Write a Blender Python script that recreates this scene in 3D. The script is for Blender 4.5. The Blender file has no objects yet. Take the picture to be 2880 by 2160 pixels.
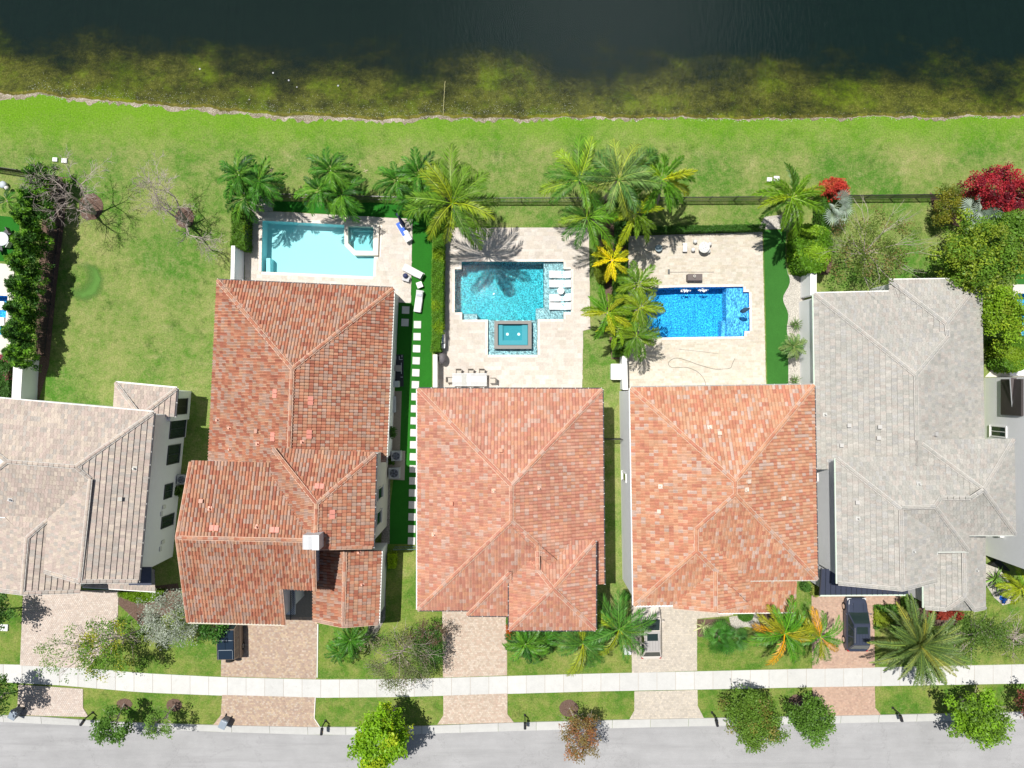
import bpy, bmesh, math, random
import numpy as np
from mathutils import Vector, Matrix, Euler
from mathutils.geometry import delaunay_2d_cdt
random.seed(7); RNG = np.random.default_rng(11)
SC = bpy.context.scene; COL = SC.collection
# ---------------------------------------------------------------- camera, sky, sun, exposure
ALT = 62.0; FPX = 1922.0          # drone height in metres, focal length in pixels of a 2880 px wide frame
cam_d = bpy.data.cameras.new('camera'); cam = bpy.data.objects.new('camera', cam_d); COL.objects.link(cam)
cam.location = (0, 0, ALT); cam.rotation_euler = (0, 0, 0)
cam_d.sensor_width = 36; cam_d.lens = FPX / 2880 * 36; cam_d.clip_start = .5; cam_d.clip_end = 3000
SC.camera = cam
CLOUD_SEED = 3.3
SUNV = Vector((-.28, .28, 1)).normalized()      # direction towards the sun
elev = math.asin(SUNV.z); azim = math.atan2(SUNV.x, SUNV.y)
W = bpy.data.worlds.new('World'); SC.world = W; W.use_nodes = True
wn = W.node_tree.nodes; wl = W.node_tree.links
sky = wn.new('ShaderNodeTexSky'); sky.sky_type = 'NISHITA'; sky.sun_disc = False
sky.sun_elevation = elev; sky.sun_rotation = azim; sky.altitude = 10; sky.air_density = 1; sky.dust_density = 1
# fair weather clouds drifting over the lake, seen only as reflections and soft fill
gt = wn.new('ShaderNodeTexCoord'); sx0 = wn.new('ShaderNodeSeparateXYZ'); wl.new(gt.outputs['Generated'], sx0.inputs[0])
def wm(op, a, b):
    n = wn.new('ShaderNodeMath'); n.operation = op
    for k, v in enumerate((a, b)):
        if isinstance(v, (int, float)): n.inputs[k].default_value = v
        else: wl.new(v, n.inputs[k])
    return n.outputs[0]
zc = wm('MAXIMUM', sx0.outputs[2], .08); cx0 = wn.new('ShaderNodeCombineXYZ'); wl.new(wm('DIVIDE', sx0.outputs[0], zc), cx0.inputs[0]); wl.new(wm('DIVIDE', sx0.outputs[1], zc), cx0.inputs[1]); cx0.inputs[2].default_value = CLOUD_SEED
cn = wn.new('ShaderNodeTexNoise'); cn.inputs['Scale'].default_value = 1.7; cn.inputs['Detail'].default_value = 6; cn.inputs['Roughness'].default_value = .55; wl.new(cx0.outputs[0], cn.inputs['Vector'])
cr = wn.new('ShaderNodeValToRGB'); cr.color_ramp.elements[0].position = .54; cr.color_ramp.elements[1].position = .7; wl.new(cn.outputs[0], cr.inputs[0])
cm0 = wn.new('ShaderNodeMix'); cm0.data_type = 'RGBA'; cm0.inputs[7].default_value = (30, 31, 33, 1)
dv = wn.new('ShaderNodeVectorMath'); dv.operation = 'DISTANCE'; wl.new(cx0.outputs[0], dv.inputs[0]); dv.inputs[1].default_value = (.14, .56, CLOUD_SEED)
big = wm('MULTIPLY', wm('MAXIMUM', wm('SUBTRACT', 1., wm('DIVIDE', dv.outputs['Value'], .27)), 0.), wm('MULTIPLY', cn.outputs[0], 2.6))
cov = wm('MINIMUM', wm('MAXIMUM', wm('MULTIPLY', cr.outputs[0], .12), big), 1.); wl.new(cov, cm0.inputs[0]); wl.new(sky.outputs[0], cm0.inputs[6])
wl.new(cm0.outputs[2], wn['Background'].inputs[0]); wn['Background'].inputs[1].default_value = .05
sd = bpy.data.lights.new('sun', 'SUN'); sd.energy = 5.0; sd.angle = math.radians(.55); sd.color = (1, .96, .89)
so = bpy.data.objects.new('sun', sd); COL.objects.link(so); so.location = (-30, 30, 90)
so.rotation_euler = (-SUNV).to_track_quat('-Z', 'Y').to_euler()
SC.view_settings.view_transform = 'Standard'; SC.view_settings.look = 'None'
SC.view_settings.exposure = .08; SC.view_settings.gamma = 1; SC.view_settings.use_curve_mapping = False
SC.cycles.max_bounces = 6; SC.cycles.transparent_max_bounces = 12; SC.cycles.diffuse_bounces = 3
# ---------------------------------------------------------------- helpers
def P(px, py, h=0.):
    s = (ALT - h) / FPX
    return Vector(((px - 1440) * s, (1080 - py) * s, h))
def px2(px, py, h=0.): return P(px, py, h).xy
def rnd(a, b): return random.uniform(a, b)
def pip(x, y, poly):
    c = False; n = len(poly); j = n - 1
    for i in range(n):
        xi, yi = poly[i][0], poly[i][1]; xj, yj = poly[j][0], poly[j][1]
        if (yi > y) != (yj > y) and x < (xj - xi) * (y - yi) / (yj - yi) + xi: c = not c
        j = i
    return c
WL = {}
def wloc(o): return WL.get(o.name, Vector((0, 0, 0)))
def tag(o, label=None, cat=None, group=None, kind=None):
    if label: o['label'] = label
    if cat: o['category'] = cat
    if group: o['group'] = group
    if kind: o['kind'] = kind
    return o
def empty(name, loc=(0, 0, 0), label=None, cat=None, group=None, rz=0.):
    o = bpy.data.objects.new(name, None); COL.objects.link(o); o.empty_display_size = .2
    o.location = loc; o.rotation_euler = (0, 0, rz); WL[o.name] = Vector(loc)
    return tag(o, label, cat, group)
def link(name, me, parent=None):
    o = bpy.data.objects.new(name, me); COL.objects.link(o)
    if parent:
        o.parent = parent
    return o
class MB:
    def __init__(s): s.v = []; s.f = []; s.t = []
    def quad(s, pts, t=(1, 1, 1)):
        b = len(s.v); s.v += [tuple(p) for p in pts]; s.f.append(tuple(range(b, b + len(pts)))); s.t.append(t)
    def box(s, c, d, rz=0., t=(1, 1, 1), rot=None):
        x, y, z = d[0] / 2, d[1] / 2, d[2] / 2
        M = rot if rot is not None else Matrix.Rotation(rz, 3, 'Z')
        c = Vector(c); b = len(s.v)
        for i in range(8):
            s.v.append(tuple(c + M @ Vector((x if i & 1 else -x, y if i & 2 else -y, z if i & 4 else -z))))
        for f in ((0, 2, 3, 1), (4, 5, 7, 6), (0, 1, 5, 4), (2, 6, 7, 3), (0, 4, 6, 2), (1, 3, 7, 5)):
            s.f.append(tuple(b + k for k in f)); s.t.append(t)
    def prism(s, poly, z0, z1, t=(1, 1, 1)):
        n = len(poly); b = len(s.v)
        if sum(poly[i][0] * poly[(i + 1) % n][1] - poly[(i + 1) % n][0] * poly[i][1] for i in range(n)) < 0: poly = poly[::-1]
        s.v += [(p[0], p[1], z0) for p in poly] + [(p[0], p[1], z1) for p in poly]
        s.f.append(tuple(b + n + i for i in range(n))); s.f.append(tuple(b + n - 1 - i for i in range(n))); s.t += [t, t]
        for i in range(n):
            j = (i + 1) % n; s.f.append((b + i, b + j, b + n + j, b + n + i)); s.t.append(t)
    def bar(s, a, b_, w, h=None, t=(1, 1, 1)):
        a = Vector(a); b_ = Vector(b_); d = b_ - a
        if d.length < 1e-6: return
        s.box((a + b_) / 2, (d.length, w, h or w), t=t, rot=d.to_track_quat('X', 'Z').to_matrix())
    def tube(s, pts, rad, n=6, t=(1, 1, 1), cap=True):
        pts = [Vector(p) for p in pts]; base = len(s.v); N = len(pts)
        for i, p in enumerate(pts):
            d = (pts[min(i + 1, N - 1)] - pts[max(i - 1, 0)]).normalized()
            a = d.orthogonal().normalized() if abs(d.z) < .9 else Vector((1, 0, 0)).cross(d).normalized()
            if i and a.dot(pa) < 0: a = -a
            pa = a; c = d.cross(a); r = rad[i] if hasattr(rad, '__len__') else rad
            for k in range(n):
                an = 2 * math.pi * k / n; s.v.append(tuple(p + r * (math.cos(an) * a + math.sin(an) * c)))
        for i in range(N - 1):
            for k in range(n):
                k2 = (k + 1) % n; s.f.append((base + i * n + k, base + i * n + k2, base + (i + 1) * n + k2, base + (i + 1) * n + k)); s.t.append(t)
        if cap:
            s.f.append(tuple(base + n - 1 - k for k in range(n))); s.f.append(tuple(base + (N - 1) * n + k for k in range(n))); s.t += [t, t]
    def lathe(s, c, prof, n=16, t=(1, 1, 1)):
        base = len(s.v); c = Vector(c)
        for r, z in prof:
            for k in range(n):
                an = 2 * math.pi * k / n; s.v.append((c.x + r * math.cos(an), c.y + r * math.sin(an), c.z + z))
        for i in range(len(prof) - 1):
            for k in range(n):
                k2 = (k + 1) % n; s.f.append((base + i * n + k, base + i * n + k2, base + (i + 1) * n + k2, base + (i + 1) * n + k)); s.t.append(t)
        s.f.append(tuple(base + n - 1 - k for k in range(n))); s.f.append(tuple(base + (len(prof) - 1) * n + k for k in range(n))); s.t += [t, t]
    def mesh(s, name, mat, off=(0, 0, 0), smooth=False):
        me = bpy.data.meshes.new(name)
        v = s.v if off == (0, 0, 0) else [(a[0] - off[0], a[1] - off[1], a[2] - off[2]) for a in s.v]
        me.from_pydata(v, [], s.f); me.materials.append(mat)
        at = me.attributes.new('tint', 'FLOAT_COLOR', 'FACE')
        a = np.ones((len(s.f), 4), np.float32); a[:, :3] = np.array(s.t, np.float32).reshape(-1, 3) if s.t else 1
        at.data.foreach_set('color', a.ravel())
        if smooth: me.shade_smooth()
        return me
    def build(s, name, mat, parent=None, smooth=False, **k):
        off = tuple(wloc(parent)) if parent else (0, 0, 0)
        if parent and parent.parent: off = tuple(wloc(parent))
        o = link(name, s.mesh(name, mat, off, smooth), parent)
        WL[o.name] = Vector(off)
        return tag(o, **k)
def bevel(o, w, seg=2):
    m = o.modifiers.new('bevel', 'BEVEL'); m.width = w; m.segments = seg; m.limit_method = 'ANGLE'; return o
def copy_tree(o, parent=None):
    c = o.copy(); COL.objects.link(c); c.parent = parent
    for ch in CH.get(o, ()): copy_tree(ch, c)
    return c
CH = {}
def index_children():
    CH.clear()
    for o in bpy.data.objects:
        if o.parent: CH.setdefault(o.parent, []).append(o)
def triangulate(outer, holes=()):
    vs = []; es = []
    for lp in [outer] + list(holes):
        b = len(vs); vs += [Vector((p[0], p[1])) for p in lp]; n = len(lp); es += [(b + i, b + (i + 1) % n) for i in range(n)]
    V, E, Fc, *_ = delaunay_2d_cdt(vs, es, [], 0, 1e-5)
    out = []
    for f in Fc:
        c = sum((V[i] for i in f), Vector((0, 0))) / len(f)
        if pip(c.x, c.y, outer) and not any(pip(c.x, c.y, h) for h in holes): out.append(tuple(f))
    return [tuple(v) for v in V], out
def sheet(name, outer, mat, z, holes=(), parent=None, **k):
    V, Fc = triangulate(outer, holes); mb = MB()
    for f in Fc:
        pts = [(V[i][0], V[i][1], z) for i in f]
        a = (pts[1][0] - pts[0][0]) * (pts[2][1] - pts[0][1]) - (pts[2][0] - pts[0][0]) * (pts[1][1] - pts[0][1])
        mb.quad(pts if a > 0 else pts[::-1])
    return mb.build(name, mat, parent, **k)
def PX(l, h=0.): return [tuple(px2(x, y, h)) for x, y in l]
# ---------------------------------------------------------------- materials
class MT:
    def __init__(s, name):
        s.m = bpy.data.materials.new(name); s.m.use_nodes = True; s.nt = s.m.node_tree; s.n = s.nt.nodes; s.l = s.nt.links
        s.b = s.n['Principled BSDF']; s.out = s.n['Material Output']; s.tc = s.n.new('ShaderNodeTexCoord'); s.geo = s.n.new('ShaderNodeNewGeometry')
    def noise(s, scale, detail=3, rough=.5, vec=None, sc3=None):
        n = s.n.new('ShaderNodeTexNoise'); n.inputs['Scale'].default_value = scale; n.inputs['Detail'].default_value = detail; n.inputs['Roughness'].default_value = rough
        v = vec or s.geo.outputs['Position']
        if sc3:
            mp = s.n.new('ShaderNodeMapping'); mp.inputs['Scale'].default_value = sc3; s.l.new(v, mp.inputs[0]); v = mp.outputs[0]
        s.l.new(v, n.inputs['Vector']); return n.outputs[0]
    def vor(s, scale, feature='F1', vec=None, out=0):
        n = s.n.new('ShaderNodeTexVoronoi'); n.feature = feature; n.inputs['Scale'].default_value = scale
        s.l.new(vec or s.geo.outputs['Position'], n.inputs['Vector']); return n.outputs[out]
    def ramp(s, fac, stops):
        r = s.n.new('ShaderNodeValToRGB'); e = r.color_ramp.elements
        while len(e) < len(stops): e.new(.5)
        for k, (p, c) in enumerate(stops):
            e[k].position = p; e[k].color = (*c, 1) if hasattr(c, '__len__') else (c, c, c, 1)
        s.l.new(fac, r.inputs[0]); return r.outputs[0]
    def mix(s, a, b, fac, mode='MIX'):
        n = s.n.new('ShaderNodeMix'); n.data_type = 'RGBA'; n.blend_type = mode; n.clamp_result = False
        for sk, v in ((n.inputs[0], fac), (n.inputs[6], a), (n.inputs[7], b)):
            if isinstance(v, (int, float)): sk.default_value = v
            elif isinstance(v, (tuple, list)): sk.default_value = (*v, 1)
            else: s.l.new(v, sk)
        return n.outputs[2]
    def math(s, op, a, b=0., c=None):
        n = s.n.new('ShaderNodeMath'); n.operation = op
        for k, v in enumerate((a, b) if c is None else (a, b, c)):
            if isinstance(v, (int, float)): n.inputs[k].default_value = v
            else: s.l.new(v, n.inputs[k])
        return n.outputs[0]
    def col(s, c):
        if isinstance(c, (tuple, list)): s.b.inputs['Base Color'].default_value = (*c, 1)
        else: s.l.new(c, s.b.inputs['Base Color'])
    def tintcol(s, base=None):
        at = s.n.new('ShaderNodeAttribute'); at.attribute_name = 'tint'; oi = s.n.new('ShaderNodeObjectInfo')
        c = s.mix(at.outputs['Color'], oi.outputs['Color'], 1., 'MULTIPLY')
        return s.mix(c, base, 1., 'MULTIPLY') if base is not None else c
    def bump(s, h, strength=.3, dist=.02):
        n = s.n.new('ShaderNodeBump'); n.inputs['Strength'].default_value = strength; n.inputs['Distance'].default_value = dist
        s.l.new(h, n.inputs['Height']); s.l.new(n.outputs[0], s.b.inputs['Normal']); return n
    def set(s, rough=.6, metal=0., spec=.5):
        s.b.inputs['Roughness'].default_value = rough; s.b.inputs['Metallic'].default_value = metal; s.b.inputs['Specular IOR Level'].default_value = spec; return s
def tinted(name, lo=.8, hi=1.15, scale=8, rough=.7, bump=.2, spec=.4, sc3=None, metal=0., dirt=0.):
    m = MT(name); n = m.noise(scale, 4, .6, sc3=sc3); g = m.ramp(n, [(.3, lo), (.7, hi)])
    if dirt: g = m.mix(g, m.ramp(m.noise(.55, 6, .75), [(.35, 1 - dirt), (.6, 1.03)]), 1., 'MULTIPLY'); g = m.mix(g, m.ramp(m.noise(2.6, 5, .8), [(.32, 1 - dirt * 1.2), (.5, 1.)]), 1., 'MULTIPLY')
    m.col(m.tintcol(g)); m.set(rough, metal, spec)
    if bump: m.bump(m.noise(scale * 4, 3), bump, .01)
    return m.m
def plain(name, c, rough=.6, spec=.5, metal=0., var=.12, scale=6, bump=.1):
    m = MT(name); n = m.noise(scale, 4, .6)
    m.col(m.mix([x * (1 - var) for x in c], [min(1, x * (1 + var)) for x in c], n)); m.set(rough, metal, spec)
    if bump: m.bump(m.noise(scale * 5, 3), bump, .008)
    return m.m
M = {}
M['tile'] = tinted('clay_roof_tile', .84, 1.12, 14, .75, .25, dirt=.14)
M['flat_tile'] = tinted('concrete_roof_tile', .84, 1.12, 10, .8, .25, .3, dirt=.1)
M['paver'] = tinted('stone_paver', .88, 1.08, 9, .8, .2, .25, dirt=.07)
M['paint'] = tinted('painted_surface', .96, 1.03, 3, .6, .05)
M['metal'] = tinted('coated_metal', .93, 1.05, 5, .4, .0, .5, metal=.3)
M['car_paint'] = tinted('car_paint', .98, 1.02, 3, .22, 0, .6); 
M['stucco'] = plain('white_stucco', (.80, .81, .83), .85, .2, var=.05, scale=1.5, bump=.2)
M['stucco_warm'] = plain('warm_stucco', (.66, .63, .57), .85, .2, var=.05, scale=1.5, bump=.2)
M['membrane'] = plain('roof_underlay', (.1, .08, .07), .9, .2)
M['mortar'] = plain('pale_mortar', (.62, .42, .32), .9, .2)
M['mortar_grey'] = plain('grey_mortar', (.55, .53, .5), .9, .2)
M['joint'] = plain('sand_joint', (.42, .36, .3), .95, .1)
M['joint_light'] = plain('light_joint', (.62, .58, .52), .95, .1)
M['dark'] = plain('dark_screen', (.012, .012, .012), .5)
M['bark'] = plain('palm_bark', (.27, .24, .2), .9, .2, var=.3, scale=9, bump=.5)
M['bark_pale'] = plain('pale_bark', (.42, .36, .33), .9, .2, var=.25, scale=9, bump=.4)
M['rubber'] = plain('rubber', (.02, .02, .02), .8, .3)
gm = MT('window_glass'); gm.col((.02, .035, .035)); gm.set(.06, 0, .8); M['glass'] = gm.m
ch = MT('chrome'); ch.col((.75, .75, .75)); ch.set(.25, 1.); M['chrome'] = ch.m
# leaves
def leafmat(name, trans=.35, spec=.3, rough=.5):
    m = MT(name); c = m.tintcol(); m.col(c); m.set(rough, 0, spec)
    tr = m.n.new('ShaderNodeBsdfTranslucent'); m.l.new(m.mix(c, (1.5, 1.5, .6), 1., 'MULTIPLY'), tr.inputs[0])
    mx = m.n.new('ShaderNodeMixShader'); mx.inputs[0].default_value = trans
    m.l.new(m.b.outputs[0], mx.inputs[1]); m.l.new(tr.outputs[0], mx.inputs[2]); m.l.new(mx.outputs[0], m.out.inputs[0]); return m.m
M['leaf'] = leafmat('leaf', .28); M['frond'] = leafmat('palm_leaf', .18, .35, .45)
# lawns
def lawn(name, a, b, c, big=.12, sand=(.42, .38, .2), straw=.55, lush=False):
    m = MT(name); n1 = m.noise(big, 5, .6); n2 = m.noise(1.3, 7, .8); n3 = m.noise(6., 4, .8); n4 = m.noise(8., 4, .85)
    base = m.mix(a, b, m.ramp(n1, [(.38, 0), (.62, 1)]))
    base = m.mix(base, c, m.ramp(m.math('MULTIPLY_ADD', n2, .6, m.math('MULTIPLY', n1, .4)), [(straw - .08, 0), (straw + .12, .85)]))
    patch = m.noise(.45, 6, .75)
    base = m.mix(base, [x * .55 for x in a], m.ramp(patch, [(.56, 0), (.70, .75)]))
    base = m.mix(base, sand, m.ramp(m.noise(.33, 6, .8), [(.58, 0), (.74, .5)]))
    if lush:
        sp = m.n.new('ShaderNodeSeparateXYZ'); m.l.new(m.geo.outputs['Position'], sp.inputs[0])
        yy = m.math('ADD', sp.outputs[1], m.math('MULTIPLY', m.math('SUBTRACT', m.noise(.5, 5, .7), .5), 5.))
        base = m.mix(base, (.13, .28, .012), m.ramp(m.math('MULTIPLY', m.math('SUBTRACT', yy, 20.6), .25), [(0, 0), (1, .9)]))
    base = m.mix(base, sand, m.ramp(n3, [(.55, 0), (.8, .55)]))
    base = m.mix(base, m.ramp(n4, [(.32, .58), (.68, 1.42)]), 1., 'MULTIPLY')
    m.col(base); m.set(.95, 0, .1); m.bump(n4, .6, .05); return m.m
M['lawn'] = lawn('lawn_grass', (.13, .23, .03), (.22, .30, .06), (.36, .36, .15), .2, straw=.5)
M['bank'] = lawn('bank_grass', (.068, .18, .02), (.135, .232, .036), (.30, .295, .12), .13, straw=.50, lush=True)
M['yard'] = lawn('front_grass', (.075, .175, .02), (.135, .225, .03), (.28, .27, .09), .35, straw=.52)
def turf(name, c):
    m = MT(name); n = m.noise(30, 2, .8); n1 = m.noise(.8, 3)
    m.col(m.mix(m.mix(c, [x * 1.3 for x in c], n1), m.ramp(n, [(.3, .7), (.7, 1.25)]), 1., 'MULTIPLY')); m.set(.9, 0, .15); m.bump(n, .5, .03); return m.m
M['turf'] = turf('artificial_turf', (.018, .13, .012))
M['turf2'] = turf('artificial_turf_dark', (.035, .135, .022))
m = MT('mulch'); m.col(m.ramp(m.noise(22, 4, .8), [(.3, (.045, .03, .022)), (.5, (.14, .09, .07)), (.7, (.27, .20, .165))])); m.set(.95, 0, .1); m.bump(m.noise(22, 3), .8, .04); M['mulch'] = m.m
m = MT('white_pebbles'); m.col(m.mix(m.ramp(m.vor(14, out=1), [(0, (.5, .46, .4)), (1, (.82, .78, .7))]), m.ramp(m.vor(14), [(0, 1.), (.9, .5)]), 1., 'MULTIPLY')); m.set(.9); m.bump(m.vor(14), .8, .04); M['pebble'] = m.m
m = MT('grey_gravel'); m.col(m.mix(m.ramp(m.vor(12, out=1), [(0, (.25, .23, .2)), (1, (.5, .47, .42))]), m.ramp(m.vor(12), [(0, 1.), (.9, .4)]), 1., 'MULTIPLY')); m.set(.9); m.bump(m.vor(12), .8, .04); M['gravel'] = m.m
m = MT('asphalt'); n = m.noise(45, 3, .8); nb = m.noise(.25, 4, .6); nc = m.noise(.9, 5, .7, sc3=(.25, 1.6, 1))
c = m.mix((.33, .33, .337), (.385, .385, .393), m.ramp(nb, [(.35, 0), (.65, 1)])); c = m.mix(c, m.ramp(nc, [(.3, .93), (.65, 1.05)]), 1., 'MULTIPLY'); c = m.mix(c, m.ramp(n, [(.25, .78), (.75, 1.2)]), 1., 'MULTIPLY')
st = m.noise(.7, 3, .5); c = m.mix(c, (.17, .17, .175), m.ramp(st, [(.68, 0), (.76, .35)]))
ck = m.vor(.16, 'DISTANCE_TO_EDGE'); ckn = m.math('ADD', ck, m.math('MULTIPLY', m.math('SUBTRACT', m.noise(1.6, 4, .7), .5), .35)); ckr = m.ramp(m.math('ABSOLUTE', ckn), [(0, .45), (.008, 0)]); c = m.mix(c, (.2, .2, .2), ckr)
c = m.mix(c, (.26, .26, .265), m.ramp(m.noise(.5, 4, .6, sc3=(.12, 2.6, 1)), [(.55, 0), (.7, .4)]))
sk = m.vor(5.5); c = m.mix(c, (.12, .12, .12), m.ramp(sk, [(.03, .5), (.05, 0)]))
m.col(c); m.set(.85, 0, .25); m.bump(n, .4, .01); M['asphalt'] = m.m
m = MT('concrete'); n = m.noise(1.2, 5, .7); n2 = m.noise(18, 3)
c = m.mix(m.tintcol(), m.ramp(n, [(.3, .93), (.6, 1.02)]), 1., 'MULTIPLY'); c = m.mix(c, m.ramp(n2, [(.3, .95), (.7, 1.04)]), 1., 'MULTIPLY'); c = m.mix(c, (.36, .36, .34), m.ramp(m.noise(.9, 5, .75), [(.62, 0), (.74, .5)])); m.col(c); m.set(.85, 0, .2); m.bump(n2, .2, .01); M['concrete'] = m.m
# ---------------------------------------------------------------- setting: ground, lake, street
SHORE = [(-3000, 262), (-400, 262), (0, 262), (130, 266), (300, 281), (400, 291), (520, 303), (640, 308), (720, 317), (800, 325), (920, 326), (1060, 334), (1180, 332), (1250, 325), (1350, 331), (1450, 331), (1600, 330), (1700, 328), (1850, 334), (2000, 336), (2200, 334), (2350, 332), (2450, 327), (2600, 328), (2880, 322), (3300, 320), (6000, 320)]
shore = [tuple(px2(*p)) for p in SHORE]
sx = [p[0] for p in shore]; sy = [p[1] for p in shore]
_rs = np.random.default_rng(5); _sj = np.interp(np.arange(-60, 60.01, .25), np.arange(-60, 61, 1.3)[:92], _rs.normal(size=92) * .11) + _rs.normal(size=481) * .035
def shore_y(x): return float(np.interp(x, sx, sy)) + float(np.interp(x, np.arange(-60, 60.01, .25), _sj))
# pool outlines (deck openings), in frame pixels at deck level
POOL1 = [(738, 620), (964, 632), (972, 629), (1068, 633), (1063, 722), (1052, 722), (1050, 778), (735, 764)]
POOL2 = [(1298, 736), (1585, 736), (1585, 757), (1606, 757), (1606, 878), (1585, 878), (1585, 898), (1512, 898), (1512, 998), (1372, 998), (1372, 899), (1300, 899), (1300, 879), (1279, 879), (1279, 757), (1298, 757)]
POOL3 = [(1812, 812), (1900, 808), (2091, 806), (2091, 821), (2107, 821), (2109, 931), (2094, 931), (2093, 946), (1812, 950)]
POOL0 = [(-90, 828), (22, 832), (12, 942), (-90, 938)]
POOL6 = [(2858, 826), (2990, 822), (2990, 968), (2862, 968)]
ZD = .06
holesW = [PX(p, ZD) for p in (POOL1, POOL2, POOL3, POOL0, POOL6)]
xs = [x for x in np.arange(-60, 60.1, .25)]
ground_outer = [(-700, -700), (700, -700), (700, shore_y(700))] + [(x, shore_y(x)) for x in xs[::-1]] + [(-700, shore_y(-700))]
# lawns: back yards, common bank, front yards are separate sheets that meet edge to edge
FENCE = [(-700, 470), (0, 474), (75, 488), (600, 545), (780, 562), (1360, 570), (1900, 568), (2900, 556), (3600, 556)]
fl = [tuple(px2(*p)) for p in FENCE]; fl[0] = (-700, fl[0][1]); fl[-1] = (700, fl[-1][1])
WALKT = [(-900, 1850), (0, 1868), (165, 1872), (400, 1893), (620, 1904), (900, 1911), (1120, 1910), (1430, 1901), (1680, 1894), (1960, 1888), (2300, 1880), (2600, 1874), (2880, 1868), (3600, 1852)]
WALKB = [(-900, 1905), (0, 1918), (170, 1927), (400, 1947), (620, 1956), (900, 1962), (1120, 1960), (1430, 1951), (1680, 1944), (1960, 1939), (2300, 1932), (2600, 1927), (2880, 1922), (3600, 1905)]
wt = [tuple(px2(*p)) for p in WALKT]; wt[0] = (-700, wt[0][1]); wt[-1] = (700, wt[-1][1])
bank = [(x, shore_y(x)) for x in [-700] + xs + [700]] + fl[::-1]
sheet('bank', bank, M['bank'], 0., kind='structure')
sheet('ground', fl + wt[::-1], M['bank'], 0., holes=holesW, kind='structure')
sheet('front_lawn', wt + [(700, -700), (-700, -700)], M['yard'], 0., kind='structure')
# lawn areas in front of the houses: deeper green sheets, 4 mm above
for poly in ([(0, 1660), (64, 1672), (58, 1868), (0, 1866)],
             [(250, 1700), (620, 1700), (622, 1903), (400, 1891), (250, 1880)],
             [(890, 1745), (1090, 1500), (1178, 1500), (1178, 1716), (1243, 1716), (1246, 1905), (892, 1908)],
             [(1430, 1760), (1700, 1700), (1780, 1830), (1776, 1892), (1427, 1900)],
             [(1961, 1780), (2230, 1640), (2284, 1660), (2286, 1880), (1961, 1886)],
             [(2460, 1700), (2880, 1620), (2880, 1866), (2460, 1874)]):
    sheet('yard_grass', PX(poly), M['yard'], .004, kind='structure')
# darker ring where an old tree ring was watered
m = MT('lush_grass'); n = m.noise(20, 3, .7); m.col(m.mix((.055, .17, .035), (.15, .28, .06), n)); m.set(.95, 0, .1); m.bump(n, .5, .04)
tr = m.n.new('ShaderNodeBsdfTransparent'); mx = m.n.new('ShaderNodeMixShader')
sep = m.n.new('ShaderNodeVectorMath'); sep.operation = 'DISTANCE'; cc = P(238, 792); sep.inputs[1].default_value = cc
m.l.new(m.geo.outputs['Position'], sep.inputs[0])
ax = m.n.new('ShaderNodeVectorMath'); ax.operation = 'DISTANCE'; c2 = P(215, 778); ax.inputs[1].default_value = c2; m.l.new(m.geo.outputs['Position'], ax.inputs[0])
nn = m.noise(1.2, 3)
outer_f = m.ramp(m.math('ADD', sep.outputs['Value'], nn), [(.0, 1), (.001, 1)])
o1 = m.math('SMOOTH_MIN', 1., m.math('MAXIMUM', m.math('SUBTRACT', 2.35, m.math('ADD', sep.outputs['Value'], nn)), 0.), .2)
i1 = m.math('MAXIMUM', m.math('MINIMUM', m.math('SUBTRACT', m.math('ADD', ax.outputs['Value'], m.math('MULTIPLY', nn, .6)), 1.05), 1.), 0.)
m.l.new(m.math('MULTIPLY', m.math('MINIMUM', m.math('MULTIPLY', o1, 1.6), 1.), i1), mx.inputs[0]); m.l.new(tr.outputs[0], mx.inputs[1]); m.l.new(m.b.outputs[0], mx.inputs[2]); m.l.new(mx.outputs[0], m.out.inputs[0])
def ell(px, py, rx, ry, n=28, h=0., j=0.):
    return [(px + rx * math.cos(a) * (1 + rnd(-j, j)), py + ry * math.sin(a) * (1 + rnd(-j, j))) for a in [2 * math.pi * k / n for k in range(n)]]
sheet('grass_ring', PX(ell(238, 792, 85, 85)), m.m, .004, kind='structure')
# shore strip of sand and shells
m = MT('shore_sand'); n = m.noise(9, 5, .8); nb = m.noise(.6, 4)
m.col(m.ramp(m.math('MULTIPLY_ADD', n, .7, m.math('MULTIPLY', nb, .3)), [(.36, (.05, .05, .02)), (.46, (.17, .15, .09)), (.54, (.33, .28, .21)), (.64, (.62, .57, .5))])); m.set(.9); m.bump(n, .6, .05); M['sand'] = m.m
mb = MB(); fine = list(np.arange(-60, 60.1, .25))
def edge_row(x, d): return d + .35 * math.sin(x * .7 + d) + .2 * math.sin(x * 1.9) + rnd(-.08, .08)
r0 = [(x, shore_y(x) - max(.03, float(np.interp(x, [-46, -35, -20, 0, 20, 46], [.55, .3, .5, .28, .1, .22])) * (.7 + .5 * math.sin(x * .43) * math.sin(x * 1.1)) + rnd(-.2, .2)), .006) for x in fine]
r1 = [(x, shore_y(x) + .02, .006) for x in fine]; r2 = [(x, shore_y(x) + .9, -.16) for x in fine]
for i in range(len(fine) - 1): mb.quad([r0[i], r0[i + 1], r1[i + 1], r1[i]])
mb.build('shore', M['sand'], kind='structure')
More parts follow.
